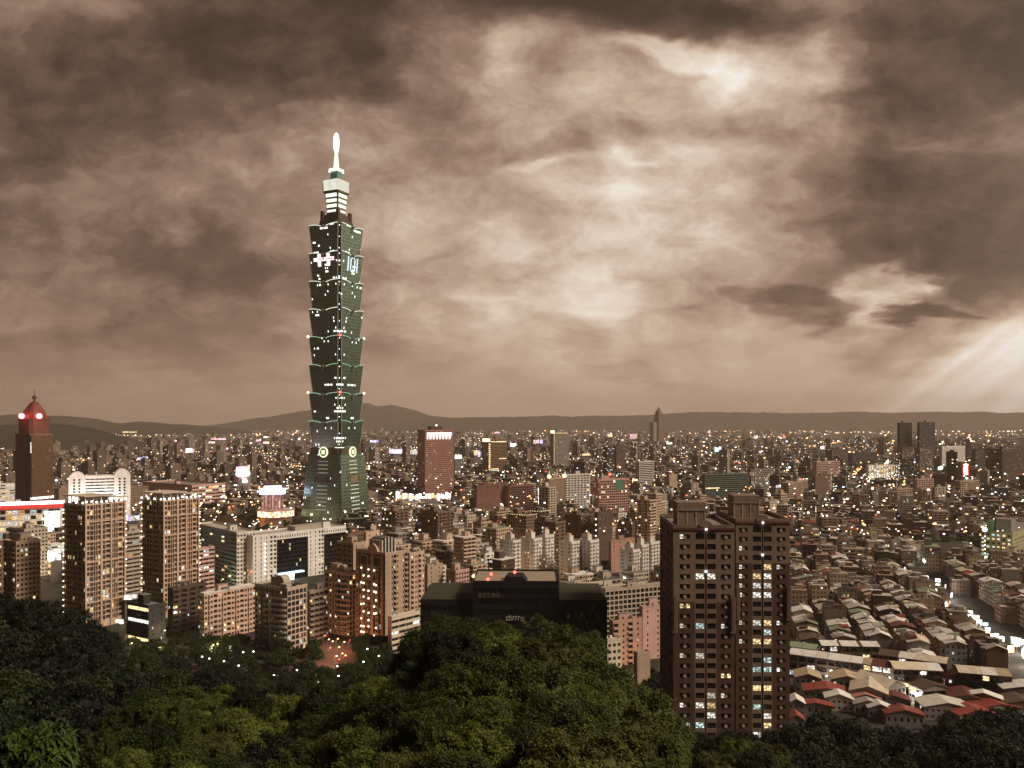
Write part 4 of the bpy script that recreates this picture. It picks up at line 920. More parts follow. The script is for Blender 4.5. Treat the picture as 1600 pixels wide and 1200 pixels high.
for (a, b, c, top, Y, th, wall, pr, pl, lit, name, cat, lab) in [
  (753, 767, 792, 687, 2000, 52, 'gold', 'slab', 'fins', .05, 'office_tower', 'tower', 'gold lit office tower right of the striped crown tower'),
  (860, 867, 889, 674, 2300, 45, 'concrete', 'punch', 'blank', .02, 'office_tower', 'tower', 'plain dark grey tower standing alone right of the gold lit one'),
  (742, 745, 793, 759, 1200, 30, 'rosebrick', 'blank', 'blank', .0, 'mall', 'mall', 'plain red brick mall block lit from below'),
  (786, 794, 834, 760, 1215, 36, 'rosebrick', 'grid', 'blank', .04, 'mall', 'mall', 'stepped red brick mall block with deep window boxes'),
  (851, 858, 882, 748, 1160, 40, 'tan', 'fins', 'fins', .02, 'office_tower', 'tower', 'tan ribbed tower with two roof lamps left of the white gridded tower'),
  (880, 883, 922, 742, 1200, 26, 'palegrey', 'balc', 'balc', .05, 'apartment_tower', 'tower', 'white gridded balcony tower behind the brown apartment blocks'),
  (930, 936, 983, 750, 1130, 24, 'pinklit', 'grid', 'punch', .09, 'office_tower', 'tower', 'pink gridded stepped office tower with red glow at its foot'),
  (994, 999, 1022, 722, 1640, 35, 'palegrey', 'slab', 'slab', .08, 'office_tower', 'tower', 'white and black banded tower right of the pink gridded one'),
  (942, 948, 960, 700, 1900, 45, 'charcoal', 'ribbon', 'ribbon', .18, 'office_tower', 'tower', 'slim black tower with rows of lit floors'),
  (958, 963, 977, 697, 2000, 45, 'darkbrown', 'small', 'blank', .02, 'office_tower', 'tower', 'slim dark brown tower beside the slim black one'),
  (984, 996, 1042, 775, 1210, 34, 'greybeige', 'punch', 'balc', .05, 'apartment_block', AP, 'grey block right of the pink gridded tower'),
  (1038, 1046, 1058, 742, 1500, 40, 'tan', 'small', 'balc', .06, 'apartment_block', AP, 'slim tan block left of the wide green glass offices'),
  (1097, 1102, 1170, 742, 1450, 22, 'greenbits', 'slab', 'slab', .05, 'office_block', 'office block', 'wide dark green office block banded by pale floor lines'),
  (1168, 1174, 1211, 734, 1520, 26, 'concrete', 'punch', 'punch', .16, 'office_block', 'office block', 'grey office block with scattered lit windows right of the green one'),
  (1222, 1232, 1270, 755, 1360, 50, 'tan', 'balc', 'apt', .05, 'apartment_block', AP, 'tan apartment block behind the brown tower at its right'),
  (1269, 1274, 1296, 745, 1420, 40, 'brown', 'punch', 'punch', .05, 'apartment_block', AP, 'narrow brown apartment block in front of the pink institute'),
  (1268, 1276, 1313, 722, 1720, 30, 'rose', 'ribbon', 'small', .08, 'office_block', 'institute', 'pinkish institute with flat roof left of the dark slabs'),
  (1295, 1300, 1325, 703, 2350, 40, 'darkbrown', 'small', 'small', .01, 'office_block', 'office block', 'dark slab block left of the twin dark towers'),
  (1325, 1332, 1370, 709, 2300, 30, 'charcoal', 'small', 'small', .01, 'office_block', 'office block', 'wide charcoal slab block left of the twin dark towers'),
  (1353, 1357, 1406, 727, 1950, 22, 'palegrey', [(3., None), (4.2, (.05, .95, .2, .85, .3))], 'blank', .75, 'hotel', 'hotel', 'floodlit hotel with rows of yellow windows'),
  (1402, 1406, 1425, 661, 2080, 50, 'black', 'small', 'slot', .01, 'office_tower', 'tower', 'black slim tower, left of the twin dark towers'),
  (1433, 1437, 1461, 660, 2100, 40, 'charcoal', 'punch', 'small', .03, 'office_tower', 'tower', 'grey brown tower, right of the twin dark towers'),
  (1403, 1410, 1428, 700, 1980, 45, 'darkbrown', 'punch', 'punch', .16, 'apartment_tower', 'apartment tower', 'dark apartment tower with orange windows below the black slim tower'),
  (1430, 1437, 1459, 700, 1950, 45, 'darkbrown', 'punch', 'end', .14, 'apartment_tower', 'apartment tower', 'dark apartment tower with orange windows below the grey brown tower'),
  (1466, 1472, 1508, 698, 2150, 35, 'palegrey', 'punch', 'blank', .04, 'apartment_block', AP, 'pale apartment slab left of the tall red neon sign'),
  (1518, 1524, 1560, 702, 2000, 35, 'charcoal', 'punch', 'small', .06, 'apartment_block', AP, 'black apartment slab right of the tall red neon sign'),
  (1540, 1566, 1610, 702, 1700, 35, 'darkbrown', 'punch', 'balc', .05, 'apartment_block', AP, 'dark brown apartment slab at the right edge near the horizon'),
  (1427, 1432, 1459, 749, 1350, 24, 'rose', 'balc', 'balc', .05, 'apartment_block', AP, 'rose apartment slab with balconies below the twin dark towers'),
  (1456, 1461, 1478, 762, 1340, 24, 'greybeige', 'apt', 'balc', .06, 'apartment_block', AP, 'grey apartment slab right of the rose one'),
  (1395, 1401, 1426, 764, 1330, 24, 'tan', 'balc', 'small', .05, 'apartment_block', AP, 'low tan slab left of the rose apartment slab'),
  (1358, 1364, 1392, 769, 1320, 30, 'concrete', 'punch', 'small', .05, 'apartment_block', AP, 'low concrete block with gridded windows left of the tan slab'),
  (1304, 1310, 1340, 776, 1300, 30, 'darkbrown', 'punch', 'small', .04, 'apartment_block', AP, 'low dark brown block behind the market roofs'),
  (1062, 1070, 1092, 762, 1330, 40, 'brown', 'punch', 'small', .05, 'apartment_block', AP, 'brown block in front of the wide green office block'),
  (1490, 1500, 1530, 752, 1400, 30, 'tan', 'balc', 'punch', .07, 'apartment_block', AP, 'tan apartment block below the tall red neon sign'),
]:
    o = B(name, lab, cat, a, b, c, top, Y, th, wall, pr, pl, lit=lit, tanks=0, fh=3.4, short='the ' + ' '.join(lab.split()[:4]))
    wr, wl, H = DIMS[o.name]
    if 'gold lit' in lab:
        g = MB(); g.box(-.5, -.05, wl * .1, wl * .9, H - 5, H + 2, 'glow_yellow'); g.box(0, wr * .9, -.5, -.05, H - 6, H - 4, 'lit_warm')
        for z in np.arange(15, H - 8, 5.0): g.box(-.6, -.1, wl * .05, wl * .22, z, z + 3, 'lit_warm')
        g.build('roof_light', o)
    if 'two roof lamps' in lab:
        for q in (0, 1):
            g = MB(); g.ball((wr * q, 0, H + 3), 2.6, 'glow_orange' if q == 0 else 'glow_yellow'); g.build('roof_lamp', o)
    if 'red glow' in lab:
        g = MB(); g.box(wr * .1, wr * .35, wl * .2, wl * .5, H, H + 5, 'rose'); g.build('roof_step', o); g = MB(); g.ball((wr * .4, wl * .3, H + 7), 1.8, 'glow_red'); g.build('beacon', o)
        g = MB(); g.obox((0, 0), (1, 0), (0, -1), wr * .55, wr * .8, .05, .6, H - 14, H - .5, 'jade'); g.build('green_panel', o)
def setback_tower():
    Y = 5000.0; mp = Y / F; zz = lambda py: CAMZ - (py - HY) * mp; x = (1029 - CX) * mp
    o = empty('skyscraper', (x, Y, 0), R(40), 'distant brown setback skyscraper with stepped pyramid top', 'skyscraper'); g = MB()
    sq = lambda s, py: [(s, -s, zz(py)), (s, s, zz(py)), (-s, s, zz(py)), (-s, -s, zz(py))]
    s = 19; g.loft([sq(s, 690), sq(s, 651)], 'brown'); g.loft([sq(s * .86, 651), sq(s * .86, 646)], 'brown'); g.loft([sq(s * .8, 646), sq(s * .5, 641)], 'brown'); g.loft([sq(s * .3, 641), sq(s * .26, 637)], 'brown'); g.cyl(0, 0, zz(637), zz(634), 1.2, .6, 'brown', 6); g.build('tower_body', o)
    g = MB(); g.loft([[(p[0], p[1], -0.0) for p in sq(s * 1.2, 690)], sq(s * 1.2, 668)], 'brown'); g.build('podium', o)
    g = MB(); g.box(-s - 38, -s - 8, -10, 20, 0, zz(660), 'concrete'); g.build('side_block', o)
    NAMED.append(('the distant setback skyscraper', 1029, 660)); OCC.append((x, Y, 60))
setback_tower()
# ---- right: school with lit windows
def lit_school():
    o = B('school', 'yellowish school block with rows of lit windows at the right edge', 'school', 1533, 1582, 1630, 834, 800, 46, 'yellowish', 'punch', [(3.0, (.1, .9, .3, .8, .3)), (1.2, None)], lit=.62, tanks=0, fh=3.9, room=False)
    wr, wl, H = DIMS[o.name]; g = MB(); g.box(4, 20, 2, wl * .55, H - .3, H + 13, 'concrete'); g.build('roof_hall', o); g = MB(); g.box(1, 8, wl * .6, wl * .82, H - .3, H + 11, 'greenwall'); g.build('stair_tower', o)
    g = MB()
    for y_ in np.arange(1.0, wl - 1, 2.4): g.box(-.5, -.06, y_, y_ + 1.7, 2.5, 4.0, 'glow_white')
    g.build('ground_floor_light', o)
lit_school()
# ================================================================== trees (positions first, the ground is fitted under them)
TREES = []                                     # x, y, ztop, crown radius, kind
def add_tree(px, py, Y, r, kind): 
    x, y, z = at(px, py, Y); TREES.append([x, y, z, r, kind])
def lerp(tab, x):
    xs = [t[0] for t in tab]; ys = [t[1] for t in tab]; return float(np.interp(x, xs, ys))
TR = np.random.default_rng(12)
def rank(line, Y, r, kind, step, jy=6, x0=None, x1=None, off=0):
    a = line[0][0] if x0 is None else x0; b = line[-1][0] if x1 is None else x1; x = a
    while x <= b:
        add_tree(x + TR.uniform(-.25, .25) * step, lerp(line, x) + off + TR.uniform(-jy, jy), Y * TR.uniform(.94, 1.06), r * TR.uniform(.82, 1.2), kind)
        x += step
ridge = [(-40, 928), (0, 930), (40, 933), (75, 945), (105, 948), (135, 955), (150, 985), (185, 1003), (240, 1018), (345, 1024)]
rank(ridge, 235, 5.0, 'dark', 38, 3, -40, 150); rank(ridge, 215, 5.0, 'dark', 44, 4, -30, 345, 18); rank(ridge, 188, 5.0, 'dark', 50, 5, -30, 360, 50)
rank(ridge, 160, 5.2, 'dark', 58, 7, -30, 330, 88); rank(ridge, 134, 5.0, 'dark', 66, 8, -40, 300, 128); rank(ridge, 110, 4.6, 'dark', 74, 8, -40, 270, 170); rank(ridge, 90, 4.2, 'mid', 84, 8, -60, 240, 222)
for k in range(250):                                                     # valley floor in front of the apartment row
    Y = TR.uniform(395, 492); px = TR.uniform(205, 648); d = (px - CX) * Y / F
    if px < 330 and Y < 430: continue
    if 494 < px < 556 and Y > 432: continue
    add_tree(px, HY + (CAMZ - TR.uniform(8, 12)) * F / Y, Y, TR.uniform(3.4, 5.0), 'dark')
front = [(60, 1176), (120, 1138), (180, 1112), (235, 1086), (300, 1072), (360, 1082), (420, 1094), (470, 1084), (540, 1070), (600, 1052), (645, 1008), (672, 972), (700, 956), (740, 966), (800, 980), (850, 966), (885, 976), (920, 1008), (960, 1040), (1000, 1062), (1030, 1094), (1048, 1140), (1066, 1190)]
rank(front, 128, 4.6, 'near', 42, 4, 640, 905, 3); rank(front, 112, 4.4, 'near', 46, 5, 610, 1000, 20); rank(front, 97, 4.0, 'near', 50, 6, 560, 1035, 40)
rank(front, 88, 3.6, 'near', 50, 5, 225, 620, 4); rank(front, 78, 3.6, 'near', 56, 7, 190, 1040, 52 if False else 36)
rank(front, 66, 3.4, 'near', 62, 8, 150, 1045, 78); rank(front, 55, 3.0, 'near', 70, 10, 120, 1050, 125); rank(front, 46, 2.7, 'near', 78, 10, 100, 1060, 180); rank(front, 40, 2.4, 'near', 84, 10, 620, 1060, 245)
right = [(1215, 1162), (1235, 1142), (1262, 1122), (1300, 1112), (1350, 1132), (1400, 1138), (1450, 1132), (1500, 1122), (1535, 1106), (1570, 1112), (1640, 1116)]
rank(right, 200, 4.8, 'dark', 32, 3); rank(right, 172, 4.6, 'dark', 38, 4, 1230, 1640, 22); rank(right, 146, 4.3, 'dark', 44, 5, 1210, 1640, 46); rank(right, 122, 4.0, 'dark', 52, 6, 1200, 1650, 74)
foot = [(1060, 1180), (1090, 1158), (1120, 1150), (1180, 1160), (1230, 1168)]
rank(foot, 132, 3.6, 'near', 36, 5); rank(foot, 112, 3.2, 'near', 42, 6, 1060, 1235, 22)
for Y, n in ((470, 12), (452, 8)):                                         # behind the spur, by the left apartment block
    for k in range(n): add_tree(TR.uniform(62, 108), HY + (CAMZ - TR.uniform(11, 16)) * F / Y, Y, TR.uniform(4, 5.5), 'dark')
SLOPE = [(-150, 925), (0, 932), (75, 948), (135, 962), (185, 1003), (240, 1020), (345, 1032), (450, 1046), (560, 1046), (650, 1012)]
SLOPE_PTS = []
for Y in range(235, 400, 22):
    for px in range(-120, 660, 26):
        if px > 150 and Y < 270: continue
        x, y, z = at(px, lerp(SLOPE, px) + 4, Y); SLOPE_PTS.append((x, y, max(0, z - 15)))
for k in range(75):
    Y = TR.uniform(265, 400); px = TR.uniform(-30, 640)
    z = CAMZ - (lerp(SLOPE, px) + TR.uniform(3, 26) - HY) * Y / F
    if z > 9: add_tree(px, HY + (CAMZ - z) * F / Y, Y, TR.uniform(4.0, 5.4), 'dark')
rank([(1050, 1168), (1240, 1168)], 205, 4.2, 'dark', 20, 4); rank([(1060, 1150), (1240, 1150)], 240, 3.6, 'dark', 18, 6)
HILL_TREES = len(TREES)
def park(n, px0, px1, py0, py1, h, kind='park'):
    for k in range(n):
        py = TR.uniform(py0, py1); Y = (CAMZ - h) * F / (py - HY); px = TR.uniform(px0, px1)
        x = (px - CX) * Y / F
        if any((x - a) ** 2 + (Y - b) ** 2 < (c * .9) ** 2 for a, b, c in OCC): continue
        TREES.append([x, Y, h + TR.uniform(-2, 3), TR.uniform(4.5, 7), kind])
park(46, 318, 478, 770, 826, 12); park(10, 640, 700, 845, 865, 10); park(14, 880, 966, 862, 908, 10); park(10, 962, 1020, 800, 822, 10); park(26, 1310, 1420, 785, 805, 10); park(10, 1500, 1530, 960, 1010, 7); park(16, 1350, 1540, 800, 822, 8); park(6, 560, 640, 868, 890, 8)
park(8, 1006, 1030, 1040, 1066, 8)
# ================================================================== ground
T = np.array([[t[0], t[1], t[2] - 2.7 * t[3] - 1.5] for t in TREES[:HILL_TREES]])
anch = [(x, y, 0.0) for x in range(-520, 560, 26) for y in range(505, 640, 26)] + [(x, y, 0.0) for x in range(130, 560, 22) for y in range(352, 500, 26)] + [(0, -6, 131.0), (8, -10, 131), (-8, -10, 131), (0, 12, 124), (-14, 10, 124), (14, 10, 123)] + [(70, 283, 2), (90, 300, 1), (52, 300, 2), (60, 240, 14), (80, 240, 14), (95, 250, 10)]
anch += SLOPE_PTS
anch += [(x, y, 2.0) for x in range(-30, 60, 18) for y in range(318, 480, 26)] + [(x, -60, 128.0) for x in range(-160, 170, 40)]
PTS = np.concatenate([T, np.array(anch, float)]); PTS[:, 2] = np.maximum(PTS[:, 2], 0)
def ground_z(X, Yv):
    X = np.atleast_1d(np.asarray(X, float)); Yv = np.atleast_1d(np.asarray(Yv, float)); out = np.zeros(len(X)); near = (Yv < 640) & (np.abs(X) < 700)
    idx = np.nonzero(near)[0]
    for i0 in range(0, len(idx), 4000):
        ii = idx[i0:i0 + 4000]; d2 = (X[ii, None] - PTS[None, :, 0]) ** 2 + (Yv[ii, None] - PTS[None, :, 1]) ** 2
        s = np.clip(.10 * np.hypot(X[ii], Yv[ii]), 9, 30)[:, None]
        w = np.exp(-d2 / (2 * s * s)) + 1e-5 / (1 + d2 / 900.0) ** 2
        out[ii] = (w * PTS[None, :, 2]).sum(1) / w.sum(1)
    fade = np.clip((640 - Yv) / 90, 0, 1) * np.clip((700 - np.abs(X)) / 150, 0, 1)
    return out * fade
def build_ground():
    xs = np.concatenate([np.linspace(-15500, -760, 16), np.arange(-700, 701, 9.0), np.linspace(760, 15500, 16)]); ys = np.concatenate([np.linspace(-1500, -120, 6), np.arange(-80, 650, 8.0), np.linspace(700, 16000, 30)])
    gx, gy = np.meshgrid(xs, ys); z = ground_z(gx.ravel(), gy.ravel()); V = np.stack([gx.ravel(), gy.ravel(), z], 1)
    nx, ny = len(xs), len(ys); i, j = np.meshgrid(np.arange(nx - 1), np.arange(ny - 1)); b = (j * nx + i).ravel()
    m, k, out = mat_base('ground'); co = objco(k); sp = k.node('ShaderNodeSeparateXYZ'); k.l.new(co, sp.inputs[0])
    n = k.noise(co, .05, 6, .65); n2 = k.noise(co, .6, 4, .6)
    city = k.ramp(n, [(.3, (.030, .027, .025)), (.7, (.085, .072, .060))]); soil = k.ramp(n2, [(.3, (.010, .013, .006)), (.75, (.030, .034, .013))])
    c = k.mix(k.step(sp.outputs[2], .3, 2.0), city, soil); bsdf(k, out, c, .9, .15); MATS['ground'] = m
    g = MB(); g.addvf(V, np.stack([b, b + 1, b + nx + 1, b + nx], 1), 'ground'); tag(g.build('ground', None, smooth=True), kind='structure')
build_ground()
# ================================================================== hills at the horizon
def hills():
    m, k, out = mat_base('hill_forest'); co = objco(k); n = k.noise(co, .004, 6, .65); c = k.ramp(n, [(.3, (.020, .022, .014)), (.7, (.05, .048, .032))]); bsdf(k, out, c, .95, .1); MATS['hill_forest'] = m
    rng = np.random.default_rng(9)
    for name, Y, w, tab in (('hills', 3900, 700, [(-260, 668), (0, 664), (50, 662), (85, 662), (110, 664), (140, 669), (165, 677), (188, 690), (200, 700)]),
                      ('hills', 8500, 1500, [(-300, 650), (0, 648), (60, 649), (100, 650), (135, 653), (165, 659), (185, 662), (215, 659), (250, 661), (300, 664), (340, 668), (400, 676)]),
                      ('mountain', 13300, 1700, [(250, 676), (325, 665), (360, 660), (400, 653), (440, 648), (480, 641), (520, 635), (555, 631), (575, 629), (588, 635), (600, 634), (612, 632), (630, 636), (650, 642), (668, 648), (720, 655), (800, 666), (860, 674)]),
                      ('hills', 12300, 1400, [(560, 676), (640, 656), (700, 652), (760, 652), (850, 650), (940, 650), (1020, 648), (1080, 644), (1150, 644), (1250, 645), (1345, 643), (1400, 645), (1500, 643), (1600, 645), (1760, 648), (2000, 652)])):
        px = np.arange(tab[0][0], tab[-1][0] + 1, 3.0); top = np.interp(px, [t[0] for t in tab], [t[1] for t in tab])
        h = np.maximum(CAMZ - (top - HY) * Y / F, 0.5); h = h + (rng.random(len(px)) - .5) * .9 * Y / F + np.convolve(rng.random(len(px)) - .5, np.ones(9) / 3, 'same') * 1.3 * Y / F; h = np.maximum(h, -2)
        xs = (px - CX) * Y / F; rows = []
        for f, zf in ((-1, -.03), (-.75, .22), (-.5, .46), (-.3, .68), (-.12, .9), (0, 1), (.2, .86), (.6, .4), (1, -.03)):
            jit = (np.convolve(rng.random(len(px)) - .5, np.ones(7) / 4, 'same')) * .10 * h if abs(f) not in (0, 1) else 0
            rows.append(np.stack([xs, np.full(len(xs), Y + f * w), h * zf + jit - (3 if abs(f) == 1 else 0)], 1))
        g = MB(); g.loft(np.array(rows), 'hill_forest', cap=False, closed=False); tag(g.build(name, None, smooth=True), kind='structure')
hills()
# ================================================================== tree prototypes
def leafmat(name, stops, rough=.6):
    m, k, out = mat_base(name); co = objco(k); oi = k.node('ShaderNodeObjectInfo'); n = k.noise(co, 2.1, 3, .6); f = k.noise(co, 14.0, 2, .5)
    t = k.add(k.mul(n, .78), k.add(k.mul(f, .22), k.mul(k.sub(oi.outputs['Random'], .5), .6)))
    c = k.ramp(t, stops); b = bsdf(k, out, c, rough, .25); MATS[name] = m
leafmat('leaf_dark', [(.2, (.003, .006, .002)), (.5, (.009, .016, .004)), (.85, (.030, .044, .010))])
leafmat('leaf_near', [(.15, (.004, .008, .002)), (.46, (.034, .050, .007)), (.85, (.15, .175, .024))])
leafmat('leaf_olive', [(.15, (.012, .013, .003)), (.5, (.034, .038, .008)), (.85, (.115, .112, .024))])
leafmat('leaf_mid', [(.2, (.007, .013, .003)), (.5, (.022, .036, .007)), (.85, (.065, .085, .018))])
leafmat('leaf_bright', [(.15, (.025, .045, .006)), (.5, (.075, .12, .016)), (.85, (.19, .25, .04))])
def crown(seed, mat, nl=16, twigs=230, per=26, leaf=(.085, .030), flat=.8, droop=.25, wind=0.0):
    rng = np.random.default_rng(seed); C = []
    for i in range(nl):
        t = rng.uniform(0, 2 * np.pi); zz_ = rng.uniform(-.55, .75); rr = math.sqrt(max(0, 1 - zz_ * zz_)) * rng.uniform(.35, .72); C.append((rr * math.cos(t), rr * math.sin(t), zz_ * .62 * flat))
    C = np.array(C); Rl = rng.uniform(.24, .46, nl); g = MB()
    L, D = [], []
    while len(L) < twigs:
        i = rng.integers(nl); d = rng.normal(size=3); d /= np.linalg.norm(d)
        if d[2] < -.45: continue
        p = C[i] + d * Rl[i] * rng.uniform(.85, 1.12)
        if any(np.linalg.norm(p - C[j]) < Rl[j] * .72 for j in range(nl) if j != i): continue
        L.append(p); D.append(d)
    L, D = np.array(L), np.array(D); n = twigs * per
    tw = np.repeat(np.arange(twigs), per); pos = L[tw] + rng.normal(size=(n, 3)) * np.array([.062, .062, .045])
    dr = D[tw] * .6 + rng.normal(size=(n, 3)) * .55 + np.array([wind, 0, -droop]); dr /= np.linalg.norm(dr, axis=1)[:, None]
    up = D[tw] * .5 + rng.normal(size=(n, 3)) * .35 + np.array([0, 0, .8]); sd = np.cross(dr, up); sd /= np.linalg.norm(sd, axis=1)[:, None] + 1e-9
    l = leaf[0] * rng.uniform(.6, 1.3, n)[:, None]; w = leaf[1] * rng.uniform(.7, 1.3, n)[:, None]
    V = np.stack([pos - dr * l * .5, pos + sd * w, pos + dr * l * .5 + np.array([0, 0, -.25]) * l, pos - sd * w], 1)
    g.addvf(V.reshape(-1, 3), np.arange(n * 4).reshape(n, 4), mat)
    for i in range(nl): g.ball(C[i], Rl[i] * .5, mat, 7, 5)
    o = g.build('crown', None); me = o.data; bpy.data.objects.remove(o); return me
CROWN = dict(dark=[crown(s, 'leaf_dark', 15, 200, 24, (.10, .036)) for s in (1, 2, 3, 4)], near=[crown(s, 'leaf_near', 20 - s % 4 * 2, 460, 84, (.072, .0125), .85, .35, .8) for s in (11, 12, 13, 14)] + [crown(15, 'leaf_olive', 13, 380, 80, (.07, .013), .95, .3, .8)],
             mid=[crown(s, 'leaf_mid', 16, 300, 40, (.085, .024), .8, .35) for s in (21, 22, 23)], park=[crown(s, 'leaf_dark', 9, 80, 16, (.16, .07)) for s in (31, 32, 33)])
def trunk_mesh():
    g = MB(); rng = np.random.default_rng(2)
    tube(g, [(0, 0, -.15), (.012, 0, .25), (-.01, .012, .55), (.015, -.01, 1.0)], [.045, .036, .028, .012], 'bark', 8)
    for i in range(6):
        t = i * 1.05 + rng.random(); z = .42 + .07 * i; e = (.26 * math.cos(t), .26 * math.sin(t), z + .24); mdl = (.12 * math.cos(t), .12 * math.sin(t), z + .10)
        tube(g, [(0, 0, z), mdl, e], [.018, .012, .005], 'bark', 5)
    o = g.build('trunk', None); me = o.data; bpy.data.objects.remove(o); return me
TRUNK = trunk_mesh()
TREE_OBJS = []
def plant_trees():
    gz = ground_z([t[0] for t in TREES], [t[1] for t in TREES])
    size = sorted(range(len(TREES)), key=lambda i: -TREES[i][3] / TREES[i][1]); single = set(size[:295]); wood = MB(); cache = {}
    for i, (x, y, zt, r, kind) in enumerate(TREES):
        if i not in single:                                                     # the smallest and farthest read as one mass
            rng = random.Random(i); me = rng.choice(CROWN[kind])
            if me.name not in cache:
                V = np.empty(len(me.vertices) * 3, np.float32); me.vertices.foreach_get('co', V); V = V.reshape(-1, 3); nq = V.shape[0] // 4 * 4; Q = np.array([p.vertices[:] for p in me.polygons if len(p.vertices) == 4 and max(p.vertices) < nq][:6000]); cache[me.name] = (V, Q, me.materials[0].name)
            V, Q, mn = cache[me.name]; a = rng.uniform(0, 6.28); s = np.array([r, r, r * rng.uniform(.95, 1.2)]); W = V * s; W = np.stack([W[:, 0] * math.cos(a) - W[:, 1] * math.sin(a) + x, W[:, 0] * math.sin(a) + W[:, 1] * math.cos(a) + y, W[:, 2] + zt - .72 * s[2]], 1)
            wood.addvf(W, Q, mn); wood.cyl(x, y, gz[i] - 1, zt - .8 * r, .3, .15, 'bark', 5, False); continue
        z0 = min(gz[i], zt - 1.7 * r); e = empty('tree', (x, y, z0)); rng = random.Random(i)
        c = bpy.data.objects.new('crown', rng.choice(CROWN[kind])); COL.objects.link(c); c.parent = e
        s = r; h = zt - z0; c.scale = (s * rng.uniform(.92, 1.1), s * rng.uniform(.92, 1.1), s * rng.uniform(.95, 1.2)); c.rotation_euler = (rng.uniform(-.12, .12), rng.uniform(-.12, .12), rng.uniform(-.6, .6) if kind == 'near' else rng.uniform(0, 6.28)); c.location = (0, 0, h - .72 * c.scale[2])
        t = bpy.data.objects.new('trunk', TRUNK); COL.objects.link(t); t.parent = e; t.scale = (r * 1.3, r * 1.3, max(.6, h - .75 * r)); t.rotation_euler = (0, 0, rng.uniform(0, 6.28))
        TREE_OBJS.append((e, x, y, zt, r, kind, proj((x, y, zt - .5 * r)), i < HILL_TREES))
    tag(wood.build('woodland', None), 'small dark treetops in the valley and the city parks', 'woodland', None, 'stuff')
plant_trees()
def leafy_plant():
    x, y, z = at(66, 1144, 17.0); e = empty('tropical_plant', (x, y, z - 3.4), 0, 'bright green young bush with long drooping leaves at the lower left corner', 'plant')
    st = MB(); tube(st, [(0, 0, -1), (.03, 0, 1.2), (0, .04, 2.9)], [.06, .05, .025], 'bark', 7); st.build('stem', e)
    c = bpy.data.objects.new('foliage', crown(41, 'leaf_bright', 11, 120, 34, (.34, .042), .75, .75)); COL.objects.link(c); c.parent = e; c.scale = (.80, .80, .72); c.location = (0, 0, 3.0)
    NAMED.append(('the bright leafy plant', 68, 1165))
leafy_plant()
# ================================================================== the low market quarter on the right
LOOK = []                                        # objects that get their label from look + place: (object, look, px, py)
LAND = [('the red-lit dome tower', 53, 700), ('the white barrel building', 140, 762), ('the left canopy-roofed tower', 148, 870), ('the right canopy-roofed tower', 267, 850), ('the small dark block', 228, 970), ('the beige slotted block', 360, 960), ('the teal offices', 352, 865),
        ('the white and black offices', 468, 860), ('the green skyscraper', 525, 760), ('the forest-edge balcony tower', 440, 965), ('the lamp-studded brown block', 598, 900), ('the striped-crown salmon tower', 683, 720), ('the tall stripe-columned block', 684, 835), ('the dome-roofed arena', 662, 785),
        ('the black glass offices', 803, 950), ('the white stepped trio', 822, 870), ('the white stepped pair', 903, 872), ('the red brick mall', 788, 780), ('the gold-lit tower', 773, 715), ('the pink gridded tower', 958, 780), ('the white gridded tower', 901, 770), ('the lone dark tower', 877, 705),
        ('the banded white tower', 1009, 745), ('the setback skyscraper', 1029, 662), ('the wide green offices', 1134, 760), ('the brown brick tower', 1130, 900), ('the pink apartments', 990, 1015), ('the floodlit hotel', 1380, 738), ('the twin dark towers', 1432, 700), ('the rose apartment slab', 1446, 770),
        ('the red neon sign', 1511, 735), ('the lit school', 1570, 850), ('the floodlit white house', 1400, 858), ('the lit market street', 1490, 930), ('the long white market roof', 1330, 1022), ('the cream gabled market hall', 1402, 1075), ('the violet-lit lantern block', 426, 785), ('the pink forest shelter', 331, 1068), ('the blue-roofed forest hut', 400, 1068), ('the bright leafy plant', 68, 1165), ('the red-lit court', 522, 1003)]
HR = np.random.default_rng(33)
LTH = math.atan2(-.23, .973); LA = np.array([.2300, .9732]); LB = np.array([.9732, -.2300]); LO = np.array([176.0, 452.0])
def lane(a, b): return LO + LA * a + LB * b
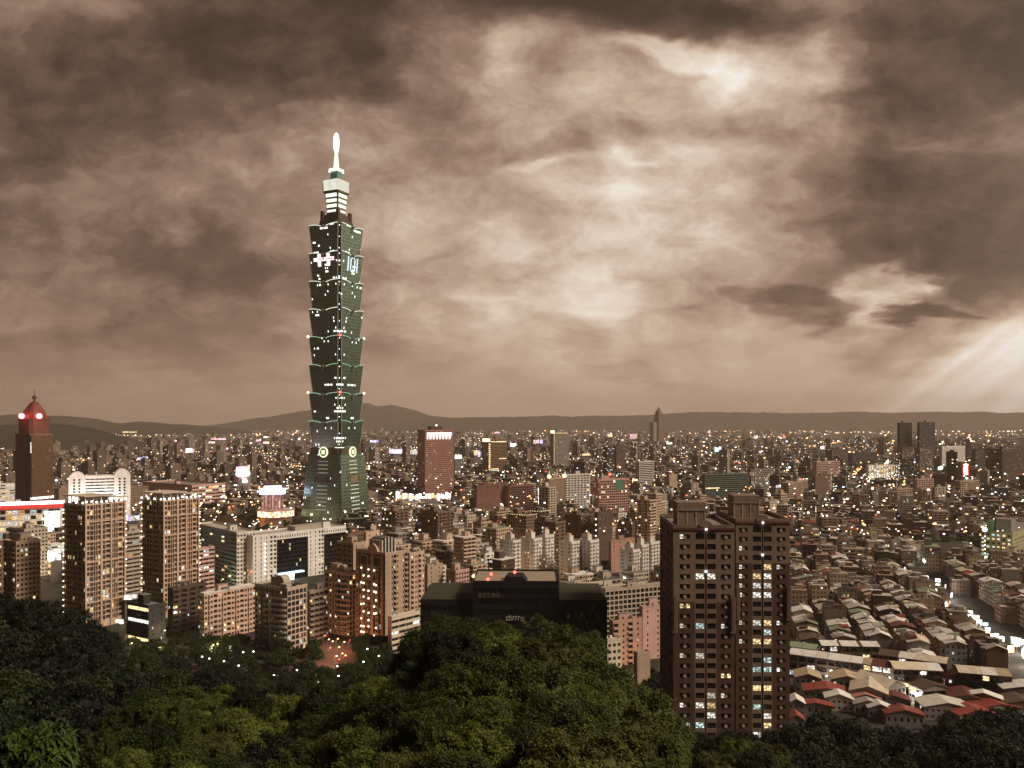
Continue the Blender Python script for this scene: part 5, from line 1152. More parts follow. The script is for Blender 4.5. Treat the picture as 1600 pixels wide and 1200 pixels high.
def gable_house(pos, th, w, l, h, rise, roof, wall, lit=.05, front='small', side='balc', flat=False, name='row_house', ends=(.5, .5), lean=None):
    o = empty(name, (pos[0], pos[1], 0), th); m = MB()
    facade(m, (0, 0), (w, 0), 0, h, front, wall, 3.1, lit, .4, 0, HR); facade(m, (w, 0), (w, l), 0, h, side, wall, 3.1, lit, .4, 0, HR)
    facade(m, (w, l), (0, l), 0, h, 'blank', wall); facade(m, (0, l), (0, 0), 0, h, side, wall, 3.1, lit, .4, 0, HR)
    if not flat: m.quad((0, 0, h), (w, 0, h), (w / 2, 0, h + rise - .15), (w / 2, 0, h + rise - .15), wall)
    m.build('wall', o)
    r = MB()
    if flat:
        r.box(-.15, w + .15, -.15, l + .15, h + .003, h + .3, roof); ro = r.build('roof', o)
        r = MB(); q = w * HR.uniform(.1, .5); r.box(q, q + w * .38, l * .3, l * .75, h + .303, h + 2.9, wall); r.box(q - .2, q + w * .38 + .2, l * .3 - .2, l * .75 + .2, h + 2.903, h + 3.05, roof); r.build('roof_room', o)
    else:
        ov = .55; rid = w * (.5 if lean is None else lean)
        pr = lambda y: [(-ov, y, h - .12), (-ov, y, h + .06), (rid, y, h + rise + .06), (w + ov, y, h + .06), (w + ov, y, h - .12), (rid, y, h + rise - .14)]
        V0, V1 = pr(-ends[0]), pr(l + ends[1]); r.loft([V0, V1], roof, cap=False)
        for E in (V0, V1): r.addvf(E, [[0, 1, 2, 5], [2, 3, 4, 5]], roof)
        ro = r.build('roof', o)
    if l > 6 and name == 'row_house':
        if HR.random() < .55:                                                    # later lean-to of other sheeting on top
            s = MB(); q0, q1 = sorted(HR.uniform(0, 1, 2) * l); q1 = max(q1, q0 + 2.5); x0 = w * HR.choice([.02, .5]); z = h + (.32 if flat else rise * .55); cm = 'roof_' + RC[HR.integers(len(RC))]
            s.loft([[(x0, q0, z), (x0 + w * .46, q0, z + .5), (x0 + w * .46, q1, z + .5), (x0, q1, z)], [(x0, q0, z + 1.1), (x0 + w * .46, q0, z + 1.9), (x0 + w * .46, q1, z + 1.9), (x0, q1, z + 1.1)]], cm); s.build('roof_shed', ro)
        if HR.random() < .5:
            s = MB(); q = (w * HR.uniform(.2, .8), l * HR.uniform(.2, .8)); z = h + (.3 if flat else rise * .5); s.cyl(q[0], q[1], z, z + 2.6, .8, .8, 'tank', 10); s.build('water_tank', ro)
    return o
RC = ['white', 'cream', 'white', 'pale', 'green', 'grey', 'brown', 'rust', 'maroon', 'tan', 'cream', 'grey', 'pale', 'white', 'pale', 'brown']
CW = dict(white='white', cream='cream', tan='tan', pale='pale', green='greenish', grey='grey', brown='brown', rust='rust red', maroon='maroon', pink='pink')
WC = ['tan', 'greybeige', 'concrete', 'brown', 'beige', 'tan', 'darkbrown', 'grey']
WWD = dict(tan='tan', greybeige='grey beige', concrete='concrete', brown='brown', beige='beige', darkbrown='dark brown', grey='grey', palegrey='pale', white='white', rose='pinkish', redbrown='red brown', charcoal='charcoal', salmon='salmon', cream='cream', pinkbeige='light beige')
STREET = [((1418, 866), (1440, 900)), ((1440, 900), (1500, 955)), ((1500, 955), (1620, 1030))]
def near_street(px, py):
    for (a, b), (c, d) in STREET:
        t = max(0, min(1, ((px - a) * (c - a) + (py - b) * (d - b)) / ((c - a) ** 2 + (d - b) ** 2))); qx, qy = a + t * (c - a), b + t * (d - b)
        if abs(px - qx) < 6 + 9 * max(0, (qy - 860) / 160) and abs(py - qy) < 18: return True
    return False
def rows():
    n = 0; blockers = [o_ for o_ in OCC]
    for row in range(-4, 17):
        b = row * 18.5 + HR.uniform(-1, 1); a = HR.uniform(-6, 4); tall_run = 0
        while a < 330:
            la = HR.uniform(4.5, 13) if a < 240 else HR.uniform(6, 17); w = HR.uniform(10.0, 13.2)
            p = lane(a, b); c = lane(a + la / 2, b + w / 2); px, py = proj((p[0], p[1], 8)); pg = proj((c[0], c[1], 0))
            a += la + (.15 if HR.random() < .8 else HR.uniform(2, 7))
            if px < 1205 or px > 1632 or pg[1] > 1052 or n > 310: continue
            if near_street(*pg): continue
            if any((c[0] - q) ** 2 + (c[1] - s) ** 2 < (t_ + 3) ** 2 for q, s, t_ in blockers): continue
            if HR.random() < .05: continue
            tall = HR.random() < (.05 if a < 120 else .18) ; flat = tall or HR.random() < (.12 if a < 180 else .35)
            h = HR.uniform(9.5, 14.5) if not tall else HR.uniform(16, 22); col = RC[HR.integers(len(RC))]; wl_ = WC[HR.integers(len(WC))]
            OCC.append((c[0], c[1], 7.5)); o = gable_house(p, LTH + HR.uniform(-.02, .02), w, la, h, HR.uniform(1.3, 2.4), ('roof_' + col) if not flat else ['flat_dark', 'flat_grey', 'flat_light', 'flat_tan'][HR.integers(4)], wl_, .05, 'small' if HR.random() < .6 else 'blank', 'balc' if HR.random() < .6 else 'punch', flat, lean=HR.uniform(.42, .58))
            tag(o, None, 'house', 'houses of the market quarter'); n += 1
            look = (f'{"tall" if tall else "low"} {WWD[wl_]} flat roofed house' if flat else f'{WWD[wl_]} house with {CW[col]} gable roof')
            LOOK.append((o, look, px, proj((c[0], c[1], h))[1]))
    return n
# ---- explicit sheds and halls at the near edge: px, py of the front left eave, Y, width (m), length, angle, roof, height
def shed(px, py, Y, w, l, deg, roof, label, h=None, wall='concrete', rise=2.2, front='small', side='punch', lit=.06, cat='market shed', name='market_shed'):
    x, y, z = at(px, py, Y); h = h or max(4.0, z)
    o = gable_house((x, y), R(deg), w, l, h, rise, 'roof_' + roof, wall, lit, front, side, name=name); tag(o, label, cat, 'sheds at the near edge of the market'); OCC.append((x, y, 5)); return o
def dist(py, z): return (CAMZ - z) * F / (py - HY)
for (px, py, z, w, l, deg, roof, lab, kw) in [
  (1256, 1079, 6, 21, 11, -16, 'rust', 'wide rust red shed roof right of the brown tower', {}),
  (1250, 1100, 5, 14, 6, -14, 'rust', 'narrow rust red lean-to in front of the wide red shed', dict(rise=1.2)),
  (1290, 1090, 6, 12, 8, -14, 'white', 'white walled shop with small white roof among red sheds', dict(wall='white')),
  (1232, 1098, 6, 7, 8, -12, 'white', 'small white roof touching the brown tower', {}),
  (1234, 1124, 5, 6, 7, -10, 'rust', 'small rust roof above the trees beside the brown tower', {}),
  (1300, 1061, 8, 14, 12, -14, 'tan', 'tan and red gabled shed behind the wide red shed', {}),
  (1243, 1058, 8, 12, 12, -14, 'tan', 'grey tan gabled shed beside the brown tower', {}),
  (1328, 1078, 8, 16, 17, -24, 'cream', 'cream gabled market hall with skylight', dict(rise=2.8)),
  (1382, 1078, 8, 15, 19, 28, 'cream', 'large cream gabled market hall turned towards the forest', dict(rise=3.6, front='punch')),
  (1330, 1090, 6, 13, 9, -10, 'pink', 'faded pink roof between the red and cream sheds', {}),
  (1335, 1100, 5, 12, 8, -10, 'grey', 'pale grey roof in front of the pink roof', {}),
  (1357, 1106, 5, 10, 7, -12, 'white', 'bright white roof beside the pale grey one', {}),
  (1384, 1115, 5, 16, 8, -10, 'rust', 'rust red roof nearest the forest edge', {}),
  (1372, 1092, 5, 14, 9, -14, 'maroon', 'maroon roof behind the rust roof at the forest edge', {}),
  (1442, 1078, 7, 14, 10, 12, 'brown', 'brown hipped pavilion between cream hall and maroon sheds', dict(side='ribbon', front='ribbon')),
  (1444, 1104, 6, 20, 12, -6, 'pale', 'broad pale green tin roof with low gable', {}),
  (1484, 1090, 6, 15, 14, -18, 'maroon', 'maroon tin roof right of the broad pale one', {}),
  (1508, 1086, 7, 15, 6, -26, 'white', 'narrow white roof behind the maroon one', {}),
  (1500, 1118, 5, 18, 10, 6, 'rust', 'red roof low among trees at the lower right', {}),
  (1530, 1108, 5, 20, 10, 4, 'rust', 'long bright red roof at the lower right', {}),
  (1566, 1100, 6, 18, 12, -10, 'brown', 'brown roof behind the long red one', {}),
  (1568, 1076, 8, 22, 10, -12, 'white', 'pale grey roof with dark skylight at the right edge', {}),
  (1480, 1058, 8, 9, 7, -12, 'rust', 'little red roofed shop at the lane mouth', {}),
  (1584, 1128, 5, 10, 8, -12, 'grey', 'small grey roof by the trees at the right edge', {}),
]:
    shed(px, py, dist(py, z), w, l, deg, roof, lab, z, **kw)
# ---- long rows across the lane ends, roof pieces of different sheeting
def long_row(p0, p1, z, depth, pieces, labels, wall='darkbrown', name='market_row'):
    (ax, ay, _), (bx, by, _) = at(p0[0], p0[1], dist(p0[1], z)), at(p1[0], p1[1], dist(p1[1], z)); a = np.array([ax, ay]); b = np.array([bx, by]); W = np.linalg.norm(b - a); u = (b - a) / W; th = math.atan2(u[1], u[0]); x = 0
    for (f, roof), lab in zip(pieces, labels):
        w = f * W; p = a + u * x; o = empty(name, (p[0], p[1], 0), th, lab, 'market row', 'long market rows across the lane ends'); m = MB(); h = z
        facade(m, (0, 0), (w - .1, 0), 0, h, [(4.0, (.08, .92, .25, .9, 1.2))], wall, 3.3, .18, .5, 0, HR); facade(m, (w - .1, 0), (w - .1, depth), 0, h, 'small', wall); facade(m, (w - .1, depth), (0, depth), 0, h, 'blank', wall); facade(m, (0, depth), (0, 0), 0, h, 'small', wall); m.build('wall', o)
        r = MB(); r.loft([[(-.0, -1.2, h), (-.0, -1.2, h + .2), (0, depth * .55, h + 1.6), (0, depth + .8, h + .3), (0, depth + .8, h + .1), (0, depth * .55, h + 1.4)], [(w - .15, -1.2, h), (w - .15, -1.2, h + .2), (w - .15, depth * .55, h + 1.6), (w - .15, depth + .8, h + .3), (w - .15, depth + .8, h + .1), (w - .15, depth * .55, h + 1.4)]], 'roof_' + roof, cap=False); r.build('roof', o)
        LOOKFIX.append(o); x += w
    OCC.extend([(*(a + u * t * W), 12) for t in (.1, .3, .5, .7, .9)])
LOOKFIX = []
long_row((1232, 1021), (1396, 1043), 12, 11, [(.27, 'white'), (.12, 'pale'), (.21, 'white'), (.12, 'white'), (.08, 'tan'), (.20, 'maroon')],
   ['long white market roof piece touching the brown brick tower', 'short pale market roof piece, second along the long row from the brown tower', 'white market roof piece in the middle of the long row, before the tan piece', 'short white market roof piece just left of the tan piece', 'narrow tan roof piece of the long market row', 'maroon roof piece at the far end of the long market row'])
long_row((1396, 1044), (1474, 1048), 13, 12, [(.7, 'cream'), (.3, 'white')], ['large cream market roof piece right of the maroon piece', 'white market roof piece ending the row at the lane mouth'])
long_row((1372, 1022), (1480, 1037), 13, 11, [(.3, 'brown'), (.25, 'pale'), (.45, 'cream')], ['brown market roof piece behind the maroon one', 'pale market roof piece in the second long row', 'cream market roof piece in the second long row above the large cream one'])
long_row((1232, 1009), (1276, 1015), 13, 9, [(.5, 'green'), (.5, 'green')], ['grey green market roof beside the brown brick tower', 'grey green market roof, the one further from the brown brick tower'])
long_row((1283, 1008), (1375, 1010), 12, 9, [(.3, 'white'), (.04, 'brown'), (.3, 'white'), (.06, 'brown'), (.3, 'white')], ['small white roof right of the grey green pair', 'sliver of brown roof between the first two small white roofs', 'small white roof, middle of three behind the long row', 'strip of brown roof before the last small white roof', 'small white roof, last of three behind the long row'])
long_row((1497, 1050), (1582, 1057), 12, 12, [(.45, 'cream'), (.3, 'white'), (.25, 'tan')], ['cream market roof right of the lane mouth', 'bright white market roof between the cream and tan ones', 'tan market roof ending the right hand row'])
rows()
# ---- single blocks among the low houses
for (L_, C_, R_, top, Y, wall, lab, lit) in [
  (1226, 1232, 1260, 912, 640, 'tan', 'tan windowed apartment house behind the brown tower, with lit roof edge', .05), (1262, 1266, 1291, 905, 655, 'beige', 'beige blocky house with crenellated top right of the tan one', .04), (1308, 1312, 1337, 908, 650, 'tan', 'tan house with green lit lane at its left foot', .04),
  (1343, 1347, 1376, 914, 640, 'palegrey', 'pale house with white flat roof among tin roofs', .02), (1366, 1371, 1396, 890, 660, 'tan', 'tall tan end house with curved shoulder', .0), (1392, 1396, 1404, 898, 665, 'brown', 'slim brown house with bright roof beside the tall tan end house', .0),
  (1424, 1430, 1460, 936, 560, 'beige', 'blank beige end house beside the market street', .0), (1456, 1460, 1484, 932, 590, 'tan', 'blank tan house with dark roof on the market street', .0), (1384, 1388, 1414, 846, 900, 'white', 'floodlit white corner house at the top of the market street', .12),
  (1444, 1448, 1470, 868, 850, 'cream', 'cream house right of the floodlit facade row', .03), (1478, 1481, 1491, 870, 870, 'palegrey', 'small white gabled house right of the cream house', .0), (1556, 1564, 1640, 950, 560, 'brown', 'long brown warehouse at the right edge with white roof strips', .0), (1505, 1509, 1530, 845, 860, 'darkbrown', 'dark house with a few yellow windows left of the lit school', .16)]:
    B('house', lab, 'house', C_, C_, R_, top, Y, -.232, wall, 'punch' if lit else 'end', 'punch', lit=lit, tanks=1, depth=13, roofm='flat_light' if 'white' in lab or 'bright' in lab else 'flat_grey')
# floodlit facade row along the street
def lit_row():
    (x, y, _), (x2, y2, _) = at(1447, 892, dist(892, 0)), at(1414, 868, dist(868, 0)); a = np.array([x, y]); b = np.array([x2, y2]); W = np.linalg.norm(b - a); u = (b - a) / W; th = math.atan2(u[1], u[0]) + math.pi
    o = empty('shop_row', (x2, y2, 0), th, 'floodlit white shop row facing the market street', 'shop row'); m = MB()
    facade(m, (0, 0), (W, 0), 0, 15, 'punch', 'white', 3.4, .25, .5, 0, HR); facade(m, (W, 0), (W, 10), 0, 15, 'small', 'tan'); facade(m, (W, 10), (0, 10), 0, 15, 'blank', 'tan'); facade(m, (0, 10), (0, 0), 0, 15, 'small', 'white'); m.build('wall', o)
    r = MB(); r.box(-.2, W + .2, -.2, 10.2, 15.01, 15.3, 'flat_tan'); r.build('roof', o); OCC.append((*((a + b) / 2), 14))
lit_row()

# ================================================================== generic blocks between the landmarks
KEEP_CLEAR = [(585, 728, 802, 1440), (735, 842, 800, 1200), (874, 992, 802, 1130), (306, 474, 832, 1260), (1095, 1215, 782, 1440), (1350, 1410, 750, 1940), (650, 712, 772, 1500)]   # sight lines to the landmarks
def cap(px, Y, H):
    for a, b, lim, far in KEEP_CLEAR:
        if a < px < b and Y < far: H = min(H, max(5.0, CAMZ - (lim - HY) * Y / F))
    return H
def occupied(x, y, r):
    return any((x - a) ** 2 + (y - b) ** 2 < (c + r) ** 2 for a, b, c in OCC)
WALLS = ['tan', 'greybeige', 'brown', 'grey', 'beige', 'greybeige', 'darkbrown', 'rose', 'beige', 'pinkbeige', 'palegrey', 'tan', 'cream', 'pinkbeige']
STY = ['balc', 'punch', 'apt', 'balc2', 'slot', 'dense', 'ribbon', 'punch', 'balc']
GR = np.random.default_rng(77)
def block(x, y, th, wr, wl, H, wall, pr, pl, lit, name, group, tanks=1):
    o = empty(name, (x, y, 0), th); m = MB()
    facade(m, (0, 0), (wr, 0), 0, H, pr, wall, 3.2, lit, .9, 0, GR); facade(m, (wr, 0), (wr, wl), 0, H, 'small', wall, 3.2, lit, .9, 0, GR); facade(m, (wr, wl), (0, wl), 0, H, 'blank', wall); facade(m, (0, wl), (0, 0), 0, H, pl, wall, 3.2, lit, .9, 0, GR); m.build('wall', o)
    rc = ['flat_dark', 'flat_grey', 'flat_light', 'flat_tan', 'roof_green', 'roof_rust', 'roof_white'][GR.choice(7, p=[.2, .25, .17, .18, .06, .06, .08])]
    r = MB(); r.box(-.08, wr + .08, -.08, wl + .08, H + .002, H + .25, rc); ro = r.build('roof', o); roof_clutter(ro, name, wr, wl, H + .25, GR, tanks, True, wall)
    cx, cyy = x + .5 * (wr * math.cos(th) - wl * math.sin(th)), y + .5 * (wr * math.sin(th) + wl * math.cos(th)); OCC.append((cx, cyy, .55 * math.hypot(wr, wl)))
    hw = 'low' if H < 14 else 'mid height' if H < 26 else 'tall'
    sh = 'slim' if wr < 15 and H > 20 else 'broad' if wr > 22 else ''
    LOOK.append((tag(o, None, 'apartment block', group), ' '.join(q for q in (hw, sh, WWD[wall], 'block') if q), *proj((x, y, H * .6)))); return o
def fill(n, px0, px1, Y0, Y1, hr, thd, wr_=(13, 24), tries=4000, group='apartment blocks of the inner city', lit=.06, pal=WALLS):
    k = 0
    for _ in range(tries):
        if k >= n: break
        px = GR.uniform(px0, px1); Y = GR.uniform(Y0, Y1); x = (px - CX) * Y / F; wr, wl = GR.uniform(*wr_), GR.uniform(11, 18); th = R(thd) + GR.uniform(-.06, .06)
        cx, cyy = x + .5 * (wr * math.cos(th) - wl * math.sin(th)), Y + .5 * (wr * math.sin(th) + wl * math.cos(th))
        if occupied(cx, cyy, .50 * math.hypot(wr, wl)): continue
        H = GR.uniform(*hr) if GR.random() < .8 else GR.uniform(hr[1], hr[1] * 1.35)
        H = cap(.5 * (px + CX + F * cx / cyy), Y, H)
        block(x, Y, th, wr, wl, H, pal[GR.integers(len(pal))], STY[GR.integers(len(STY))], STY[GR.integers(len(STY))], lit, 'apartment_block', group, int(GR.integers(0, 2))); k += 1
    return k
OCC.extend([((395 - CX) * 1150 / F, 1150, 105), ((470 - CX) * 1010 / F, 1010, 40), ((662 - CX) * 1450 / F, 1450, 75), ((520 - CX) * 505 / F, 505, 18), ((20 - CX) * 930 / F, 930, 60), ((60 - CX) * 930 / F, 920, 40), ((140 - CX) * 1000 / F, 1010, 36), ((330 - CX) * 1060 / F, 1060, 26)])
fill(26, 600, 790, 660, 900, (14, 30), 48); fill(34, 590, 1030, 900, 1250, (16, 38), 47); fill(30, 700, 1235, 980, 1400, (12, 32), 45); fill(10, 1035, 1060, 560, 980, (10, 22), 30)
fill(22, -20, 320, 640, 900, (9, 16), 60, lit=.12); fill(26, -40, 480, 860, 1330, (9, 19), 62, (18, 34), lit=.1); fill(46, 1225, 1620, 700, 1050, (10, 17), 76); fill(50, 1040, 1620, 1020, 1420, (11, 24), 70)
fill(16, 880, 1040, 545, 690, (7, 12), 30, (14, 26), pal=['cream', 'greybeige', 'tan', 'palegrey'])

# ================================================================== the far city
def city_mat():
    m, k, out = mat_base('city_facade'); uv = k.node('ShaderNodeUVMap', uv_map='UVMap').outputs[0]; sp = k.node('ShaderNodeSeparateXYZ'); k.l.new(uv, sp.inputs[0]); at_ = k.node('ShaderNodeAttribute', attribute_name='rnd'); r = at_.outputs['Fac']
    u = k.mul(sp.outputs[0], k.add(.24, k.mul(r, .16))); v = k.mul(sp.outputs[1], .30); fu, fv, iu, iv = k.m('FRACT', u), k.m('FRACT', v), k.m('FLOOR', u), k.m('FLOOR', v)
    wn = k.node('ShaderNodeTexWhiteNoise'); k.l.new(k.xyz(iu, iv, k.mul(r, 91.0)), wn.inputs[0])
    win = k.mul(k.mul(k.m('GREATER_THAN', fu, .16), k.m('LESS_THAN', fu, .84)), k.mul(k.m('GREATER_THAN', fv, .28), k.m('LESS_THAN', fv, .80)))
    wall = k.ramp(r, [(0, (.05, .036, .028)), (.2, (.15, .11, .08)), (.4, (.08, .06, .048)), (.6, (.25, .19, .145)), (.8, (.12, .072, .054)), (1, (.36, .31, .26))])
    r2 = k.m('FRACT', k.mul(r, 17.31)); roof = k.ramp(r2, [(0, (.07, .06, .052)), (.3, (.24, .21, .18)), (.5, (.36, .30, .23)), (.75, (.68, .63, .55)), (.92, (.28, .07, .05)), (1, (.2, .24, .17))])
    top = k.m('LESS_THAN', sp.outputs[1], -5.0); c = k.mix(k.mul(win, .8), wall, (.016, .015, .015, 1)); c = k.mix(top, c, roof); b = bsdf(k, out, c, .8, .2)
    thr = k.sub(.972, k.mul(k.m('GREATER_THAN', k.m('FRACT', k.mul(r, 7.7)), .9), .10)); lit = k.mul(k.mul(k.m('GREATER_THAN', wn.outputs['Value'], thr), win), k.sub(1.0, top))
    k.l.new(k.ramp(k.m('FRACT', k.mul(wn.outputs['Value'], 913.0)), [(0, (1, .55, .25)), (.4, (1, .8, .5)), (.75, (1, .96, .86)), (1, (.8, .95, 1))]), b.inputs['Emission Color']); k.l.new(k.mul(lit, 2.4), b.inputs['Emission Strength'])
    try: m.cycles.emission_sampling = 'NONE'
    except Exception: pass
    MATS['city_facade'] = m
city_mat()
def box_city(name, X, Y, TH, W, D, H, RND, Z0=None):
    n = len(X); Z0 = np.zeros(n) if Z0 is None else Z0; c, s = np.cos(TH), np.sin(TH)
    lx = np.stack([np.zeros(n), W, W, np.zeros(n)], 1); ly = np.stack([np.zeros(n), np.zeros(n), D, D], 1); gx = X[:, None] + lx * c[:, None] - ly * s[:, None]; gy = Y[:, None] + lx * s[:, None] + ly * c[:, None]
    V = np.zeros((n, 8, 3)); V[:, :4, 0] = gx; V[:, 4:, 0] = gx; V[:, :4, 1] = gy; V[:, 4:, 1] = gy; V[:, :4, 2] = Z0[:, None]; V[:, 4:, 2] = H[:, None]
    q = np.array([[0, 1, 5, 4], [1, 2, 6, 5], [2, 3, 7, 6], [3, 0, 4, 7], [4, 5, 6, 7]]); Q = (q[None] + 8 * np.arange(n)[:, None, None]).reshape(-1, 4)
    g = MB(); g.addvf(V.reshape(-1, 3), Q, 'city_facade'); o = g.build(name, None); me = o.data; uv = np.zeros((n, 5, 4, 2)); hz = H - Z0
    for f, L_ in ((0, W), (1, D), (2, W), (3, D)):
        uv[:, f, 1, 0] = L_; uv[:, f, 2, 0] = L_; uv[:, f, 2, 1] = hz; uv[:, f, 3, 1] = hz; uv[:, f, :, 0] += f * 13.0
    uv[:, 4, :, 1] = -10.0
    ul = me.uv_layers.new(name='UVMap'); ul.data.foreach_set('uv', uv.astype(np.float32).ravel()); a_ = me.attributes.new('rnd', 'FLOAT', 'POINT'); a_.data.foreach_set('value', np.repeat(RND, 8).astype(np.float32)); return o
def far_city():
    g = np.random.default_rng(101); P = []; th0 = R(64)
    for Y0, Y1, s in ((700, 1300, 17), (1300, 3000, 23), (3000, 5000, 30), (5000, 8000, 44), (8000, 11600, 66)):
        ext = .64 * Y1 + 200; c, si = math.cos(th0), math.sin(th0); kk = int((ext + Y1) / s) + 2
        I, J = np.meshgrid(np.arange(-kk, kk), np.arange(-kk, kk)); I, J = I.ravel(), J.ravel()
        jx = I * s + (I // 5) * s * .45; jy = J * s + (J // 4) * s * .5                     # streets every few plots
        x = jx * c - jy * si; y = jx * si + jy * c; ok = (y > Y0) & (y < Y1) & (np.abs(x) < .63 * y + 60); x, y = x[ok], y[ok]; n = len(x); px = CX + F * x / y
        keep = g.random(n) < .93
        if Y0 == 700: keep &= ((px > 1232) & (y > 730)) | ((px > 480) & (px < 1240) & (y > 900)) | ((px <= 480) & (y > 1010))
        W, D = s * g.uniform(.55, 1.0, n), s * g.uniform(.55, .95, n); r = g.random(n); cl = np.sin(x / 310 + 1) * np.sin(y / 420 + .5)
        base = np.where(r < .66, g.uniform(8, 16, n), np.where(r < .95, g.uniform(14, 27, n), g.uniform(25, 44, n))); H = base * (1 + .25 * cl); 
        right = (px > 1230) & (y < 1250); H = np.where(right, g.uniform(7, 14, n), H); H = np.where((y > 1250) & (r > .988), g.uniform(40, 78, n), H); H = np.where(y > 3500, H * .72 + 2, H)
        left = (px < 470) & (y < 1700); H = np.where(left, g.uniform(6, 15, n), H)
        for a_, b_, lim, far in KEEP_CLEAR:
            q = (px > a_ - 8) & (px < b_ + 8) & (y < far); H = np.where(q, np.minimum(H, np.maximum(4.0, CAMZ - (lim - HY) * y / F)), H)
        oc = np.array(OCC)
        for i0 in range(0, n, 4000):
            sl = slice(i0, i0 + 4000); d = (x[sl, None] - oc[None, :, 0]) ** 2 + (y[sl, None] - oc[None, :, 1]) ** 2; keep[sl] &= ~(d < (oc[None, :, 2] + s * .45) ** 2).any(1)
        if len(TREES) > HILL_TREES:
            tr = np.array([[t[0], t[1]] for t in TREES[HILL_TREES:]])
            for i0 in range(0, n, 4000):
                sl = slice(i0, i0 + 4000); keep[sl] &= ~(((x[sl, None] - tr[None, :, 0]) ** 2 + (y[sl, None] - tr[None, :, 1]) ** 2) < 14 ** 2).any(1)
        TH = th0 + np.where(g.random(n) < .2, g.uniform(-.3, .3, n), g.uniform(-.04, .04, n)); P.append(np.stack([x, y, TH, W, D, H, g.random(n)], 1)[keep])
    P = np.concatenate(P); size = P[:, 5] * np.maximum(P[:, 3], P[:, 4]) / P[:, 1] ** 2 * (P[:, 1] > 0); vis = np.abs(CX + F * P[:, 0] / P[:, 1] - 800) < 800
    order = np.argsort(-size * vis); big = order[:FAR_N]; rest = order[FAR_N:]
    Q = P[rest]; rr = g.random(len(Q)) < .45; Q2 = Q[rr].copy()                              # stair houses on many roofs
    Q2[:, 3] *= .35; Q2[:, 4] *= .4; hz = Q2[:, 5].copy(); off = g.uniform(.15, .5, len(Q2)); X2 = Q2[:, 0] + off * Q[rr][:, 3] * np.cos(Q2[:, 2]) - off * Q[rr][:, 4] * np.sin(Q2[:, 2]); Y2 = Q2[:, 1] + off * Q[rr][:, 3] * np.sin(Q2[:, 2]) + off * Q[rr][:, 4] * np.cos(Q2[:, 2])
    A = lambda i, b: np.concatenate([Q[:, i], b])
    o = box_city('distant_city', A(0, X2), A(1, Y2), A(2, Q2[:, 2]), A(3, Q2[:, 3]), A(4, Q2[:, 4]), A(5, hz + g.uniform(2.5, 4.5, len(hz))), A(6, Q2[:, 6]), np.concatenate([np.zeros(len(Q)), hz]))
    tag(o, 'mass of small distant city buildings running out to the hills', 'city', None, 'stuff')
    cname = ['dark brown', 'tan', 'brown', 'beige', 'red brown', 'pale grey']
    for i in big:
        x, y, t, w, d, h, r = P[i]; zc = np.array([0.0]); o = box_city('city_block', zc, zc, zc, np.array([w]), np.array([d]), np.array([h]), np.array([r])); o.location = (x, y, 0); o.rotation_euler = (0, 0, t)
        b = box_city('stair_house', np.array([w * .3]), np.array([d * .3]), zc, np.array([w * .35]), np.array([d * .4]), np.array([h + 3.6]), np.array([r]), np.array([h])); b.parent = o
        tag(o, None, 'building', 'blocks of the distant city'); hw = 'low' if h < 18 else 'mid height' if h < 32 else 'tall'
        LOOK.append((o, f'{hw} {"slim " if w < 14 and h > 25 else ""}{cname[int(round(r * 5))]} building', *proj((x, y, h * .6))))
FAR_N = 290
far_city()
# ================================================================== special lit buildings and signs
def point(name, loc, col, power, parent=None, r=.6):
    l = bpy.data.lights.new(name, 'POINT'); l.energy = power; l.color = col; l.shadow_soft_size = r; o = bpy.data.objects.new(name, l); COL.objects.link(o); o.location = loc
    if parent is not None: o.parent = parent
    return o
def white_barrel():
    Y = 1000.0; mp = Y / F; zz = lambda py: CAMZ - (py - HY) * mp; x = (107 - CX) * mp; th = R(28)
    o = empty('office_block', (x, Y, 0), th, 'floodlit white barrel shaped office building with rounded roof ends', 'office building'); W = 58; D = 22; H = zz(738)
    def arch(xa, w, h): return [(xa - w * math.cos(t), 0, h - w + w * math.sin(t)) for t in np.linspace(0, math.pi, 13)]
    for x0, w, h, lab in ((0, 9.0, H, 'a'), (W - 9, 9.0, zz(735), 'b')):
        g = MB(); A = [(x0 + w - w, 0, 0)] + arch(x0 + w, w, h) + [(x0 + 2 * w, 0, 0)]; B_ = [(p[0], D, p[2]) for p in A]; g.loft([[(x0 + w, 0, 1)] * len(A), A, B_], 'white', cap=False, closed=True)
        for z in np.arange(6, h - 10, 3.6):
            for q in (.55, 1.15): g.box(x0 + w * q, x0 + w * q + 2.2, -.25, -.04, z, z + 2, 'glass')
        g.build('barrel_end', o)
    g = MB(); facade(g, (16, .4), (W - 6, .4), 0, zz(745), [(12, (.02, .98, .3, .72, .6))], 'white', 3.8, .1, 2); facade(g, (W - 6, .4), (W - 6, D), 0, zz(745), 'blank', 'white'); g.box(16, W - 6, .4, D, zz(745), zz(744.6), 'white'); g.build('wall', o)
    for q in (6, 26, 46):
        l = MB(); l.box(q, q + 1, -13, -12, 40, 41, 'steel'); l.box(q + .2, q + .8, -12.1, -11.9, 40.2, 41.6, 'glow_white'); l.build('floodlight', o); point('floodlight', (q, -13, 42), (1, .96, .88), 14000, o, 1.5)
    OCC.append((x + 26, Y + 20, 34))
white_barrel()
